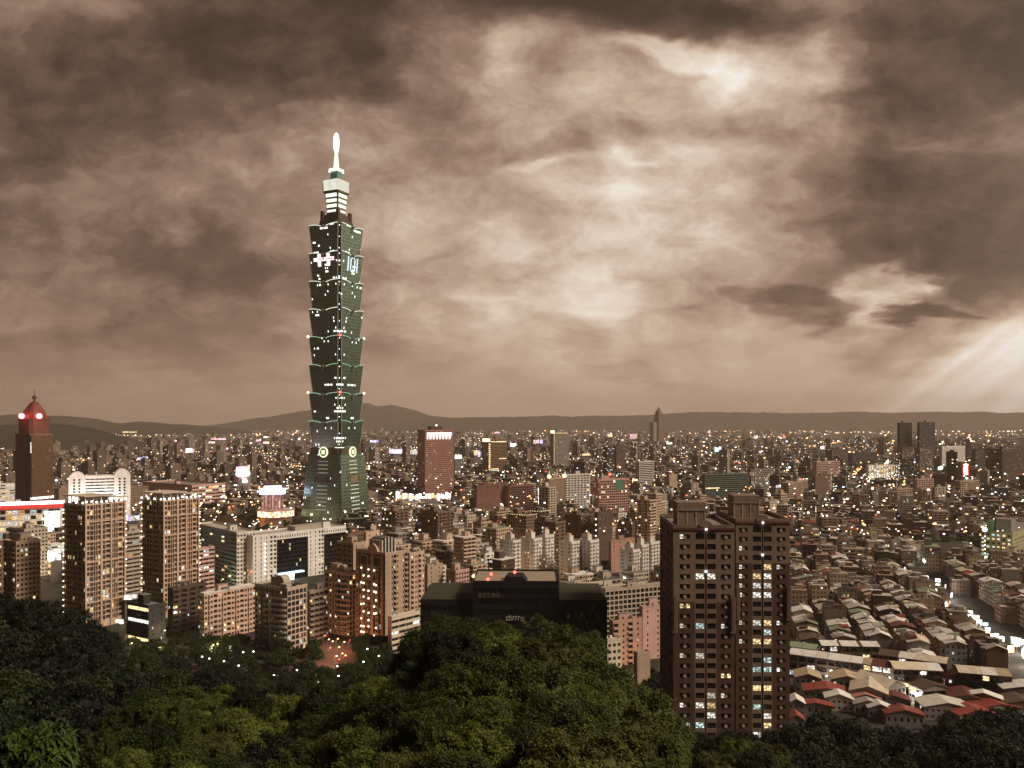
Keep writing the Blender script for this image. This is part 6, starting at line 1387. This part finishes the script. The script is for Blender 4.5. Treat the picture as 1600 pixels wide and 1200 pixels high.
def lit_mall():
    Y = 915.0; mp = Y / F; zz = lambda py: CAMZ - (py - HY) * mp; th = R(24); x = (-30 - CX) * mp
    o = empty('mall', (x, Y, 0), th, 'brightly lit white mall with red glowing roof band at the left edge', 'mall'); W = 76; m = MB(); H = zz(797)
    facade(m, (0, 0), (W, 0), 0, H, [(6, (.06, .94, .2, .85, .5))], 'palegrey', 6, .5, 1, 0, HR); facade(m, (W, 0), (W, 30), 0, H, 'ribbon', 'white', 5, .8); facade(m, (W, 30), (0, 30), 0, H, 'blank', 'white'); facade(m, (0, 30), (0, 0), 0, H, 'blank', 'white'); m.build('wall', o)
    g = MB(); g.box(-2, W + 2.5, -2.5, 32, H + .01, H + 4.2, 'band_red'); g.box(-2.4, W + 2.9, -2.9, 32.4, H + 4.21, H + 5.0, 'glow_pink'); g.build('roof_band', o)
    g = MB(); g.box(W * .80, W - .5, -.5, -.05, 5, H - 4, 'lit_shop'); g.build('lit_screen', o); g = MB(); g.box(W * .40, W * .58, -.6, -.1, 9, 16, 'lit_warm'); g.build('lit_screen', o)
    point('entrance_light', (W * .8, -14, 9), (1, .8, .6), 9000, o, 2)
    OCC.append((x + 30, Y + 20, 45))
litmat('band_red', (1.0, .08, .06), .9, False); litmat('base_ring', (1.0, .72, .45), 4.5, True, 3.0); litmat('pinkwash', (1.0, .62, .52), .9, True, 4)
lit_mall()
def lantern_block():
    Y = 1075.0; mp = Y / F; zz = lambda py: CAMZ - (py - HY) * mp; x = (426 - CX) * mp
    o = empty('hotel', (x, Y, 0), R(15), 'round columned block with violet white crown light and glowing ring at its base', 'building')
    g = MB(); w = 13.5; H = zz(771); g.box(-w, w, -9, 11, 0, H, 'rose'); g.build('wall', o)
    for q in np.linspace(-w + .6, w - 1.8, 7): g = MB(); g.box(q, q + 1.4, -10, -9.02, zz(800), H, 'pinkwash'); g.build('lit_column', o)
    g = MB(); g.box(-w - 2, w + 2, -11.5, 13, H + .01, H + 5.5, 'glow_violet'); g.box(-w + 3, w - 3, -8, 9, H + 5.5, H + 9, 'glow_violet'); g.build('crown_light', o)
    g = MB(); g.cyl(4, 0, zz(806), zz(797), 22.5, 22.5, 'base_ring', 28); g.cyl(4, 0, zz(797) + .01, zz(795), 23.5, 23.5, 'rose', 28); g.build('glowing_ring', o)
    g = MB(); g.cyl(4, 0, 0, zz(806) - .01, 20, 20, 'brown', 28); g.build('base', o)
lantern_block()
def arena():
    Y = 1440.0; mp = Y / F; zz = lambda py: CAMZ - (py - HY) * mp; x = (662 - CX) * mp
    o = empty('arena', (x, Y, 0), 0, 'dark low domed arena with bright shop lights under its rim', 'arena'); g = MB(); n = 40; A = np.arange(n) * 2 * np.pi / n; ra, rb = 47, 34
    el = lambda s, z: [(ra * s * math.cos(t), rb * s * math.sin(t), z) for t in A]
    g.loft([el(1.0, zz(786)), el(1.03, zz(784)), el(.86, zz(778)), el(.5, zz(773)), el(.1, zz(771.5))], 'flat_dark'); g.build('dome_roof', o)
    g = MB(); g.loft([el(.93, 0), el(.93, zz(786))], 'tan', cap=False); g.build('wall', o)
    for i in range(26):
        t = math.pi * (1.02 + .96 * i / 25); g = MB(); s = .95; px_, py_ = ra * s * math.cos(t), rb * s * math.sin(t)
        g.box(px_ - 2.2, px_ + 2.2, py_ - 1.5, py_ - .5, 3 + 4 * HR.random(), 9 + 7 * HR.random(), ['lit_shop', 'glow_violet', 'lit_warm', 'lit_warm', 'glow_pink'][HR.integers(5)]); g.build('shop_light', o)
arena()
def neon():
    Y = 1650.0; mp = Y / F; x, y, z = at(1510, 748, Y); o = empty('neon_sign', (x, Y, 0), 0, 'tall red and white neon sign on a dark block at the right', 'sign'); g = MB(); g.box(-9, 10, 4, 16, 0, CAMZ - (722 - HY) * mp, 'darkbrown'); g.build('block', o)
    rr = np.random.default_rng(8); g = MB(); g.box(-5.5, 6.5, 2.8, 3.9, CAMZ - (749 - HY) * mp, CAMZ - (725 - HY) * mp, 'band_red'); g.build('sign_board', o); g = MB()
    for i in range(9):
        zq = CAMZ - (747 - i * 2.5 - HY) * mp; g.box(-3.4 + rr.uniform(-1, 1), 4 + rr.uniform(-1, 1), 2.2, 2.75, zq, zq + 2.1, 'glow_white'); g.box(-.6, 1, 2.1, 2.75, zq - 1, zq + 2.9, 'glow_white')
    g.build('sign_glyph', o)
neon()
litmat('pink_bloom', (1.0, .74, .80), 9.0, False)
def sign(px, py, Y, wpx, hpx, m, label, name='lit_sign', cat='sign'):
    x, y, z = at(px, py, Y); mp = Y / F; o = empty(name, (x, Y, 0), R(HR.uniform(-12, 25)), label, cat, 'big lit signs across the city'); w, h = wpx * mp / 2, hpx * mp / 2
    if 'dazzling' in label:  # lens bloom round the lit screen, shaped as glowing balls
        g = MB(); g.ball((0, -2, z - h * .15), w * .82, 'pink_bloom', 16, 10, .85); g.ball((-w * .6, -1, z - h * .5), w * .4, 'pink_bloom', 12, 8); g.ball((w * .65, -1, z - h * .4), w * .35, 'pink_bloom', 12, 8); g.build('panel_or_bloom', o)
    n = int(HR.integers(2, 5)); e = np.concatenate([[-w], np.sort(HR.uniform(-w, w, n - 1)), [w]])
    for q0, q1 in zip(e[:-1], e[1:]):                                              # panels of uneven height, like a lit facade
        if q1 - q0 < .12 * w: continue
        lo, hi = z - h * HR.uniform(.45, 1), z + h * HR.uniform(.45, 1); g = MB(); g.box(q0, q1 - .06 * w, -.8 - HR.random(), .1, lo, hi, m if HR.random() < .75 else ['sign_white', 'lit_warm', 'sign_pink'][HR.integers(3)]); g.build('panel_or_bloom', o)
    g = MB(); g.box(-w - .4, w + .4, .12, 1.4, z - h * .4, z + h * .4, 'frame_dark'); g.build('back_panel', o)
    g = MB(); b = min(w * .9, 9); g.box(-b, b, 1.5, 14, 0, max(z - h * .6, 4), 'concrete'); g.build('carrier_block', o)
for a in [(380, 736, 1560, 22, 18, 'sign_pink', 'dazzling pinkish white screen in the city left of the skyscraper'), (383, 750, 1545, 8, 10, 'sign_white', 'small white screen just under the dazzling pinkish one'), (620, 705, 2600, 24, 11, 'sign_violet', 'wide bluish white billboard left of the striped crown tower'), (645, 706, 2580, 20, 12, 'sign_white', 'wide white billboard right of the bluish one'),
          (585, 689, 3900, 14, 5, 'sign_violet', 'far bluish sign above the wide billboards'), (342, 686, 4300, 22, 3, 'sign_pink', 'long pink white roof sign far left of the skyscraper'), (330, 691, 4200, 12, 4, 'lit_shop', 'lit white facade strip under the pink roof sign'), (404, 688, 4100, 8, 5, 'sign_pink', 'pink sign right of the long roof sign'), (416, 692, 3800, 9, 5, 'glow_orange', 'orange sign right of the pink sign'), (417, 683, 4600, 10, 3, 'glow_cyan', 'pale blue sign above the orange one'),
          (187, 728, 2150, 24, 4, 'lit_shop', 'lit white strip facade beyond the white barrel building'), (223, 716, 2500, 16, 5, 'sign_violet', 'violet sign beyond the lit strip facade'), (297, 704, 2900, 14, 8, 'sign_white', 'white sign with low wing in the left distance'), (282, 704, 2950, 8, 3, 'sign_pink', 'small pink sign touching the white one'), (222, 733, 2000, 30, 3, 'soft_white', 'long dim white strip sign in the left distance'), (187, 687, 4300, 12, 5, 'glow_orange', 'orange lit building front near the dark hill'), (203, 675, 6500, 22, 3.5, 'lit_warm', 'long yellow lit hall near the foot of the hills'),
          (745, 708, 2200, 9, 12, 'sign_white', 'white sign left of the gold lit tower'), (716, 714, 1900, 11, 9, 'lit_shop', 'cream lit sign right of the striped crown tower'), (749, 709, 2150, 5, 9, 'sign_violet', 'violet sign touching the white one by the gold tower'), (802, 695, 2600, 9, 6, 'glow_green2', 'greenish white light right of the gold lit tower'), (841, 690, 3000, 15, 7, 'sign_violet', 'bluish white sign left of the lone dark tower'), (730, 695, 2900, 6, 5, 'sign_white', 'white sign high left of the gold lit tower'), (777, 676, 5200, 9, 3, 'sign_pink', 'far pink roof light behind the gold tower'),
          (847, 778, 1150, 13, 33, 'lit_shop', 'tall white lit billboard beside the red brick mall'), (990, 682, 3600, 11, 9, 'sign_pink', 'large pink white sign left of the setback skyscraper'), (953, 681, 3700, 8, 6, 'sign_white', 'white sign beyond the slim black tower'), (991, 701, 2500, 9, 6, 'sign_pink', 'pink light right of the slim dark brown tower'), (916, 710, 2300, 13, 4, 'lit_shop', 'white strip sign right of the lone dark tower'), (1122, 702, 2600, 10, 10, 'glow_cyan', 'square blue white screen right of the setback skyscraper'), (1046, 693, 3200, 10, 4, 'lit_shop', 'lit roof edge right of the setback skyscraper'),
          (1181, 683, 4000, 6, 6, 'sign_white', 'white light above the grey scattered window block'), (1286, 699, 2900, 7, 7, 'glow_green2', 'greenish white globe light left of the dark slabs'), (1483, 739, 1800, 5, 9, 'sign_white', 'small white sign left of the tall red neon sign'), (1469, 731, 1900, 8, 6, 'glow_green2', 'greenish lights left of the tall red neon sign'), (1216, 760, 1450, 9, 5, 'sign_white', 'white light at the foot of the scattered window block'), (207, 809, 1000, 24, 10, 'sign_violet', 'bluish white shop screen between the two lamp strung towers'), (86, 868, 700, 20, 22, 'lit_shop', 'big white lit panel left of the lamp strung tower'), (207, 932, 560, 24, 9, 'lit_shop', 'white lit awning behind the small dark block'), (188, 970, 512, 11, 9, 'lit_shop', 'white lit lobby left of the small dark block'),
          (992, 752, 1450, 8, 9, 'glow_orange', 'orange white lamp cluster right of the pink gridded tower'), (1290, 735, 1, 1, 1, None, '')]:
    if a[5]: sign(*a)
# ---- lamps
LAMPS = []
def lamp_protos():
    out = {}
    for col in ('glow_white', 'glow_orange', 'glow_red', 'glow_yellow', 'glow_green2'):
        e = empty('street_lamp', (0, 0, -50)); g = MB(); g.cyl(0, 0, -1, 7.4, .12, .08, 'pole', 8); tube(g, [(0, 0, 7.3), (.3, 0, 7.7), (1.1, 0, 7.8)], .06, 'pole', 6); g.build('pole', e)
        g = MB(); g.ball((1.2, 0, 7.65), .55, col, 8, 6, .7); g.build('lamp_head', e); out[col] = e
    return out
PROTO = lamp_protos(); USED = set()
def lamp(px, py, Y, col, s=1.0, look=None, power=0, z0=None):
    x, y, z = at(px, py, Y); e = PROTO[col] if col not in USED else copy_tree(PROTO[col]); USED.add(col)
    e.location = (x - 1.2 * s, y, z - 7.65 * s); e.scale = (s, s, s); tag(e, None, 'street lamp', 'street lamps'); cn = {'glow_white': 'white', 'glow_orange': 'orange', 'glow_red': 'red', 'glow_yellow': 'yellow', 'glow_green2': 'greenish'}[col]
    LOOK.append((e, f'{cn} street lamp {look or ""}'.strip(), px, py))
    if power: point('lamp_light', (1.2, 0, 7.0), {'glow_white': (1, .95, .85), 'glow_orange': (1, .5, .2), 'glow_red': (1, .25, .15), 'glow_yellow': (1, .85, .5), 'glow_green2': (.8, 1, .8)}[col], power, e, .5)
def gdist(py, h): return (CAMZ - h) * F / (py - HY)
for px, py in ((316, 1026), (327, 1029), (350, 1033), (373, 1040), (380, 1019), (396, 1018), (464, 1047), (428, 1055), (527, 1041), (529, 1056), (494, 1055), (497, 1066), (568, 1034), (598, 1050), (592, 1025), (574, 1014), (345, 1076)): lamp(px, py, gdist(py, 13.5), 'glow_white', .8, 'among forest trees')
for px, py, c in ((508, 993, 'glow_red'), (514, 999, 'glow_orange'), (520, 1002, 'glow_orange'), (528, 998, 'glow_orange'), (538, 1003, 'glow_orange'), (548, 1000, 'glow_red'), (516, 1012, 'glow_red'), (530, 1011, 'glow_orange'), (535, 1021, 'glow_orange'), (526, 1025, 'glow_yellow'), (498, 1022, 'glow_red'), (540, 1024, 'glow_orange'), (530, 1030, 'glow_red')):
    lamp(px, py, gdist(py, 6), c, .9, 'in the red lit court', 750 if c == 'glow_orange' else 2200)
for px, py, c in ((359, 900, 'glow_orange'), (393, 893, 'glow_red'), (322, 795, 'glow_orange'), (330, 806, 'glow_orange'), (318, 812, 'glow_yellow'), (345, 800, 'glow_orange'), (358, 793, 'glow_red'), (377, 788, 'glow_orange'), (394, 789, 'glow_orange'), (368, 812, 'glow_orange'), (390, 822, 'glow_white'), (408, 828, 'glow_white'), (352, 818, 'glow_white'), (388, 775, 'glow_orange'), (365, 775, 'glow_orange'), (315, 820, 'glow_yellow'), (335, 812, 'glow_orange'), (312, 803, 'glow_yellow'), (424, 818, 'glow_orange')):
    lamp(px, py, gdist(py, 17), c, 1.5, 'in the park' if py < 830 else 'by the teal offices', 2500 if c != 'glow_white' and py < 815 else 0)
for px, py, c in ((978, 825, 'glow_red'), (987, 815, 'glow_red'), (993, 821, 'glow_red'), (1000, 828, 'glow_orange'), (983, 829, 'glow_yellow'), (958, 828, 'glow_white'), (968, 818, 'glow_yellow'), (1005, 820, 'glow_orange')): lamp(px, py, gdist(py, 14), c, 1.7, 'beside the dark slab', 1800 if c == 'glow_red' else 0)
for px, py in ((250, 982), (258, 985), (333, 1008), (331, 1013), (340, 1006), (349, 1005), (361, 1010), (277, 1005), (206, 1005), (250, 1012)): lamp(px, py, gdist(py, 8), 'glow_yellow', .8, 'at the foot of the front apartments', 500)
for px, py, Y in ((1105, 1192, 118), (1004, 1192, 118)): pass
def market_light():
    k = 0
    for (a, b), (c, d) in STREET:
        n = int(math.hypot(c - a, d - b) / 6.0)
        for i in range(n):
            t = (i + HR.random()) / n; px, py = a + t * (c - a) + HR.normal() * 9, b + t * (d - b) + HR.uniform(-4, 4); zc = HR.uniform(4, 10); Y = gdist(py, zc); x, y, z = at(px, py, Y); e = empty('shop_sign', (x, y, z - zc), R(HR.uniform(-60, 60)))
            w, h = HR.uniform(.9, 2.8), HR.uniform(.6, 2.2); m = ['lit_shop', 'glow_white', 'lit_shop', 'glow_yellow', 'glow_orange', 'glow_cyan', 'glow_pink'][HR.choice(7, p=[.3, .26, .14, .12, .08, .06, .04])]
            g = MB(); g.box(-w, w, -.3, .25, zc - h, zc + h, m); g.build('sign_face', e); g = MB(); g.box(-w, w, .26, .5, zc - h, zc + h, 'frame_dark'); g.box(-.15, .15, .26, .5, 0, zc - h, 'pole'); g.build('sign_frame', e)
            tag(e, None, 'shop sign', 'shop signs along the market street'); LOOK.append((e, {'lit_shop': 'bright white', 'glow_white': 'bright white', 'glow_yellow': 'yellow', 'glow_orange': 'orange', 'glow_cyan': 'pale blue', 'glow_pink': 'pink'}[m] + ' lit shop sign on the market street', px, py))
            if k % 5 == 0: point('shop_light', (0, -4, zc), (1, .92, .8), 9000, e, 1.0)
            k += 1
market_light()
LR = np.random.default_rng(91)  # street lamps added at random spots to brighten the block walls
for x0, x1, y0, y1, n, cols in ((-10, 110, 845, 930, 7, (0, 1, 3)), (200, 480, 835, 905, 9, (0, 1, 3)), (560, 760, 830, 900, 14, (0, 1, 3, 3)), (760, 1035, 828, 915, 16, (0, 1, 1, 3)), (940, 1040, 960, 1060, 4, (3, 1)), (590, 1000, 770, 815, 12, (1, 1, 2, 3)), (300, 470, 780, 830, 6, (1, 1, 2))):
    for _ in range(n):
        px, py = LR.uniform(x0, x1), LR.uniform(y0, y1); Y = gdist(py, 7); x = (px - CX) * Y / F
        for _t in range(30):
            if not any((x - a) ** 2 + (Y - b) ** 2 < (c * .8) ** 2 for a, b, c in OCC): break
            px, py = LR.uniform(x0, x1), LR.uniform(y0, y1); Y = gdist(py, 7); x = (px - CX) * Y / F
        c = ('glow_white', 'glow_orange', 'glow_red', 'glow_yellow')[cols[LR.integers(len(cols))]]; lamp(px, py, Y, c, 1.0 + (Y > 900) * .5, 'between the blocks', (1500 if py > 955 else 5500) if Y < 900 else 12000)
for px, py, c in ((1331, 1058, 'glow_white'), (1316, 1046, 'glow_white'), (1306, 1048, 'glow_white'), (1345, 1049, 'glow_yellow'), (1378, 1066, 'glow_white'), (1384, 1072, 'glow_white'), (1400, 1050, 'glow_white'), (1408, 1049, 'glow_white'), (1415, 1056, 'glow_red'), (1428, 1056, 'glow_white'), (1434, 1066, 'glow_white'), (1432, 1077, 'glow_white'), (1427, 1082, 'glow_white'), (1480, 1040, 'glow_white'), (1512, 1072, 'glow_white'), (1520, 1070, 'glow_yellow'), (1300, 928, 'glow_green2'), (1296, 924, 'glow_green2'), (1292, 1056, 'glow_white')):
    lamp(px, py, gdist(py, 4.5 if py > 1000 else 6), c, .75, 'among the market sheds' if py > 1000 else 'in the lane', 5000 if py > 1044 and c == 'glow_white' else 900)
def school_floodlight():
    Y = 800; x, y, z = at(1533, 826, Y); e = empty('floodlight_mast', (x, Y - 6, 0), 0, 'tall mast with dazzling greenish white floodlight left of the lit school', 'floodlight'); g = MB(); g.cyl(0, 0, 0, z - 1.5, .3, .18, 'pole', 8); g.build('mast', e)
    g = MB(); g.ball((0, 0, z), 2.0, 'glow_flood', 10, 8); g.build('lamp_head', e); g = MB()
    for q in range(6): g.ball((0, -.6, 6 + q * 4.0), .55, 'glow_green2', 8, 5)
    g.build('lamp_string', e); point('flood_light', (0, -2.5, z), (.9, 1, .75), 9000, e, 1.0)
litmat('glow_flood', (1.0, 1.0, .86), 12.0, False)
school_floodlight()
# ---- small buildings in the forest
def forest_hut():
    x, y, z = at(400, 1070, 388.0); e = empty('forest_hut', (x, y, z - 6), R(20), 'small forest hut with pale blue tin roof and white box on top', 'hut'); g = MB(); g.box(-3.6, 3.6, -3, 4, -4, 4.5, 'concrete'); g.build('wall', e)
    r = MB(); r.loft([[(-4.2, -4, 4.2), (4.2, -4, 4.2), (4.2, 5, 4.9), (-4.2, 5, 4.9)], [(-4.0, -1, 6.6), (2.0, -1, 6.6), (2.0, 4, 6.8), (-4.0, 4, 6.8)]], 'roof_blue'); r.build('roof', e); b = MB(); b.box(.6, 3.8, -1.8, 1.2, 6.4, 9.2, 'palegrey'); b.box(.5, 3.9, -1.9, 1.3, 9.21, 9.5, 'roof_white'); b.build('roof_box', e)
    x, y, z = at(331, 1069, 384.0); e = empty('forest_shelter', (x, y, z - 5), R(-20), 'pink tented shelter roof among the dark trees', 'shelter'); g = MB()
    g.loft([[(-5, -2.5, 4), (4.5, -3, 4.4), (5, 2.5, 4.6), (-4, 3, 4.2)], [(-2.6, -.6, 6.6), (1.4, -.8, 7.4), (1.8, .5, 7.4), (-2, .7, 6.8)]], 'roof_pinkred'); g.build('roof', e); g = MB()
    for q in ((-4, -2), (4, -2), (4, 2), (-3.4, 2)): g.box(q[0] - .1, q[0] + .1, q[1] - .1, q[1] + .1, -5, 4.4, 'pole')
    g.build('post', e)
    x, y, z = at(424, 1084, 366.0); e = empty('forest_pavilion', (x, y, z - 6), R(8), 'brown hipped pavilion roof half hidden by treetops', 'pavilion'); g = MB(); g.loft([[(-7, -5, 4), (8, -5, 4), (8, 5, 4), (-7, 5, 4)], [(-3, -.4, 7.5), (5, -.4, 7.5), (5, .4, 7.5), (-3, .4, 7.5)]], 'roof_brown'); g.build('roof', e); g = MB(); g.box(-5.5, 6.5, -3.8, 3.8, -5, 3.99, 'brown'); g.build('wall', e)
roofmat('roof_blue', (.30, .42, .46)); roofmat('roof_pinkred', (.62, .16, .15))
forest_hut()
# ---- many small lights of the far city: nobody could count them
def city_lights():
    g = np.random.default_rng(55); m = MB(); cols = ['glow_warmfar', 'glow_whitefar', 'glow_orangefar', 'glow_coolfar', 'glow_pinkfar', 'glow_redfar']; pr = [.34, .28, .22, .09, .04, .03]
    pick = g.choice(6, 4600, p=pr); B_ = {c: ([], []) for c in range(6)}
    for i in range(4600):
        if i < 3300: py = 669.5 + (g.random() ** 1.9) * 165; px = g.uniform(-40, 1660)
        elif i < 4000: py = g.uniform(672.5, 680); px = g.choice([g.uniform(170, 500), g.uniform(170, 500), g.uniform(1040, 1610), g.uniform(560, 1040)]); pick[i] = g.choice([2, 0, 2, 1])
        else: py = g.uniform(690, 800); px = g.uniform(1040, 1610) if g.random() < .5 else g.uniform(-20, 480)
        z = g.uniform(3, 9) if g.random() < .45 else g.uniform(10, 34); Y = (CAMZ - z) * F / (py - HY)
        if Y < 560 or Y > 12300: continue
        s = Y / 845 * (.27 + .50 * g.random() ** 2.2) + .12
        if Y > 7000: s *= .75
        x = (px - CX) * Y / F; B_[pick[i]][0].append((x - s, Y - s, z - s * .8)); B_[pick[i]][1].append((x + s, Y + s, z + s * .8))
    th0 = R(64)
    for _ in range(95):                                                         # strings of lamps along the avenues
        py = 673 + 120 * g.random() ** 1.7; Y0 = CAMZ * F / (py - HY); x0 = g.uniform(-.62, .62) * Y0; a = th0 + (math.pi / 2 if g.random() < .5 else 0); sp = max(16, Y0 * .006); c = int(g.choice([0, 1, 2, 2])); d = (math.cos(a), math.sin(a))
        for j in range(int(g.integers(8, 34))):
            x, Y = x0 + d[0] * sp * j, Y0 + d[1] * sp * j
            if Y > 12000 or abs(x) > .64 * Y or Y < 1000: continue
            s = Y / 845 * .32 + .1; z = 15 + g.uniform(-3, 8); B_[c][0].append((x - s, Y - s, z - s)); B_[c][1].append((x + s, Y + s, z + s))
    for c in range(6): m.boxes(B_[c][0], B_[c][1], cols[c])
    tag(m.build('city_lights', None), 'countless small street and window lights across the far city', 'city lights', None, 'stuff')
for n_, c_, e_ in (('glow_warmfar', (1, .78, .48), 4.0), ('glow_whitefar', (1, .95, .86), 4.0), ('glow_orangefar', (1, .5, .2), 4.0), ('glow_coolfar', (.75, .9, 1), 4.0), ('glow_pinkfar', (1, .5, .7), 4.5), ('glow_redfar', (1, .12, .08), 4.5)): litmat(n_, c_, e_, False)
city_lights()
# ---- road of the market street
def road():
    g = MB(); L_, R_ = [], []; m, k, out = mat_base('asphalt'); n = k.noise(objco(k), .7, 4, .6); bsdf(k, out, k.ramp(n, [(.3, (.035, .034, .033)), (.7, (.07, .066, .062))]), .75, .3); MATS['asphalt'] = m
    pts = [STREET[0][0]] + [s[1] for s in STREET]; W = [np.array(at(px, py, gdist(py, 0))[:2]) for px, py in pts]
    for i, p in enumerate(W):
        d = W[min(i + 1, 3)] - W[max(i - 1, 0)]; d /= np.linalg.norm(d); nn = np.array([d[1], -d[0]]); L_.append((*(p - nn * 6), .03)); R_.append((*(p + nn * 6), .03))
    g.loft([R_, L_], 'asphalt', cap=False, closed=False); tag(g.build('road', None), kind='structure')
road()
# ================================================================== haze: one box of thin brown air round everything
def haze():
    m, k, out = mat_base('haze'); v = k.node('ShaderNodeVolumePrincipled'); v.inputs['Color'].default_value = HAZE_COL; v.inputs['Density'].default_value = HAZE; v.inputs['Anisotropy'].default_value = .15; k.l.new(v.outputs[0], out.inputs['Volume']); MATS['haze'] = m
    g = MB(); g.box(-16200, 16200, -1700, 16400, -6, 600, 'haze'); tag(g.build('haze', None), 'thin brown evening haze over the whole city', 'haze', None, 'stuff')
HAZE = 6.0e-5; HAZE_COL = (.95, .80, .68, 1)
haze()
# ================================================================== labels from look and place
ORD = 'first second third fourth fifth sixth seventh eighth ninth tenth eleventh twelfth thirteenth fourteenth fifteenth sixteenth seventeenth eighteenth nineteenth twentieth'.split()
def ordinal(i):
    if i < 20: return ORD[i]
    return {2: 'twenty', 3: 'thirty', 4: 'forty', 5: 'fifty'}[(i + 1) // 10] + '-' + ORD[(i + 1) % 10 - 1] if (i + 1) % 10 else {3: 'thirtieth', 4: 'fortieth', 5: 'fiftieth'}[(i + 1) // 10]
def place(px, py):
    best = min(LAND, key=lambda t: (t[1] - px) ** 2 + (2.2 * (t[2] - py)) ** 2); dx, dy = px - best[1], py - best[2]
    if abs(dx) < 9 and abs(dy) < 9: return 'beside ' + best[0]
    v = 'beyond' if dy < 0 else 'in front of'; h = 'right of' if dx > 0 else 'left of'
    if abs(dx) > 2.5 * abs(dy): return h + ' ' + best[0]
    if abs(dy) > 2.5 * abs(dx): return v + ' ' + best[0]
    return v + ' and ' + h + ' ' + best[0]
for (e, x, y, zt, r, kind, (px, py), hill) in TREE_OBJS:
    sz = 'small' if r < 3.2 else 'broad' if r > 5.0 else 'rounded'; kn = {'dark': 'dark green', 'near': 'olive green', 'mid': 'mid green', 'park': 'dark'}[kind]
    tag(e, None, 'tree', 'forest trees on the hillside' if hill else 'trees between the city blocks'); LOOK.append((e, f'{sz} {kn} tree' + ('' if hill else ' in the city'), px, py))
def fit(lab, most):
    for a, b in ((' and left of ', ' and left '), (' and right of ', ' and right '), (' in front of and left ', ' below '), (' in front of and right ', ' below '), (' beyond and left ', ' beyond '), (' beyond and right ', ' beyond '), ('rounded ', ''), (' in the city', ''), (' in front of ', ' before '), (' among forest trees', ''), (' the ', ' ')):
        if len(lab.split()) <= most: break
        lab = lab.replace(a, b) if a not in (' and left of ', ' and right of ') else lab
        if a == ' in front of and left ': lab = lab.replace(' in front of and left of ', ' below ')
        if a == ' in front of and right ': lab = lab.replace(' in front of and right of ', ' below ')
        if a == ' beyond and left ': lab = lab.replace(' beyond and left of ', ' beyond ')
        if a == ' beyond and right ': lab = lab.replace(' beyond and right of ', ' beyond ')
    return lab
def label_all():
    by = {}
    for o, look, px, py in LOOK: by.setdefault(fit(look + ' ' + place(px, py), 12), []).append((px, py, o))
    for lab, items in by.items():
        if len(items) == 1: items[0][2]['label'] = lab; continue
        items.sort(key=lambda t: t[0])
        for i, (px, py, o) in enumerate(items): o['label'] = lab + ', ' + ordinal(i) + ' from left'
label_all()
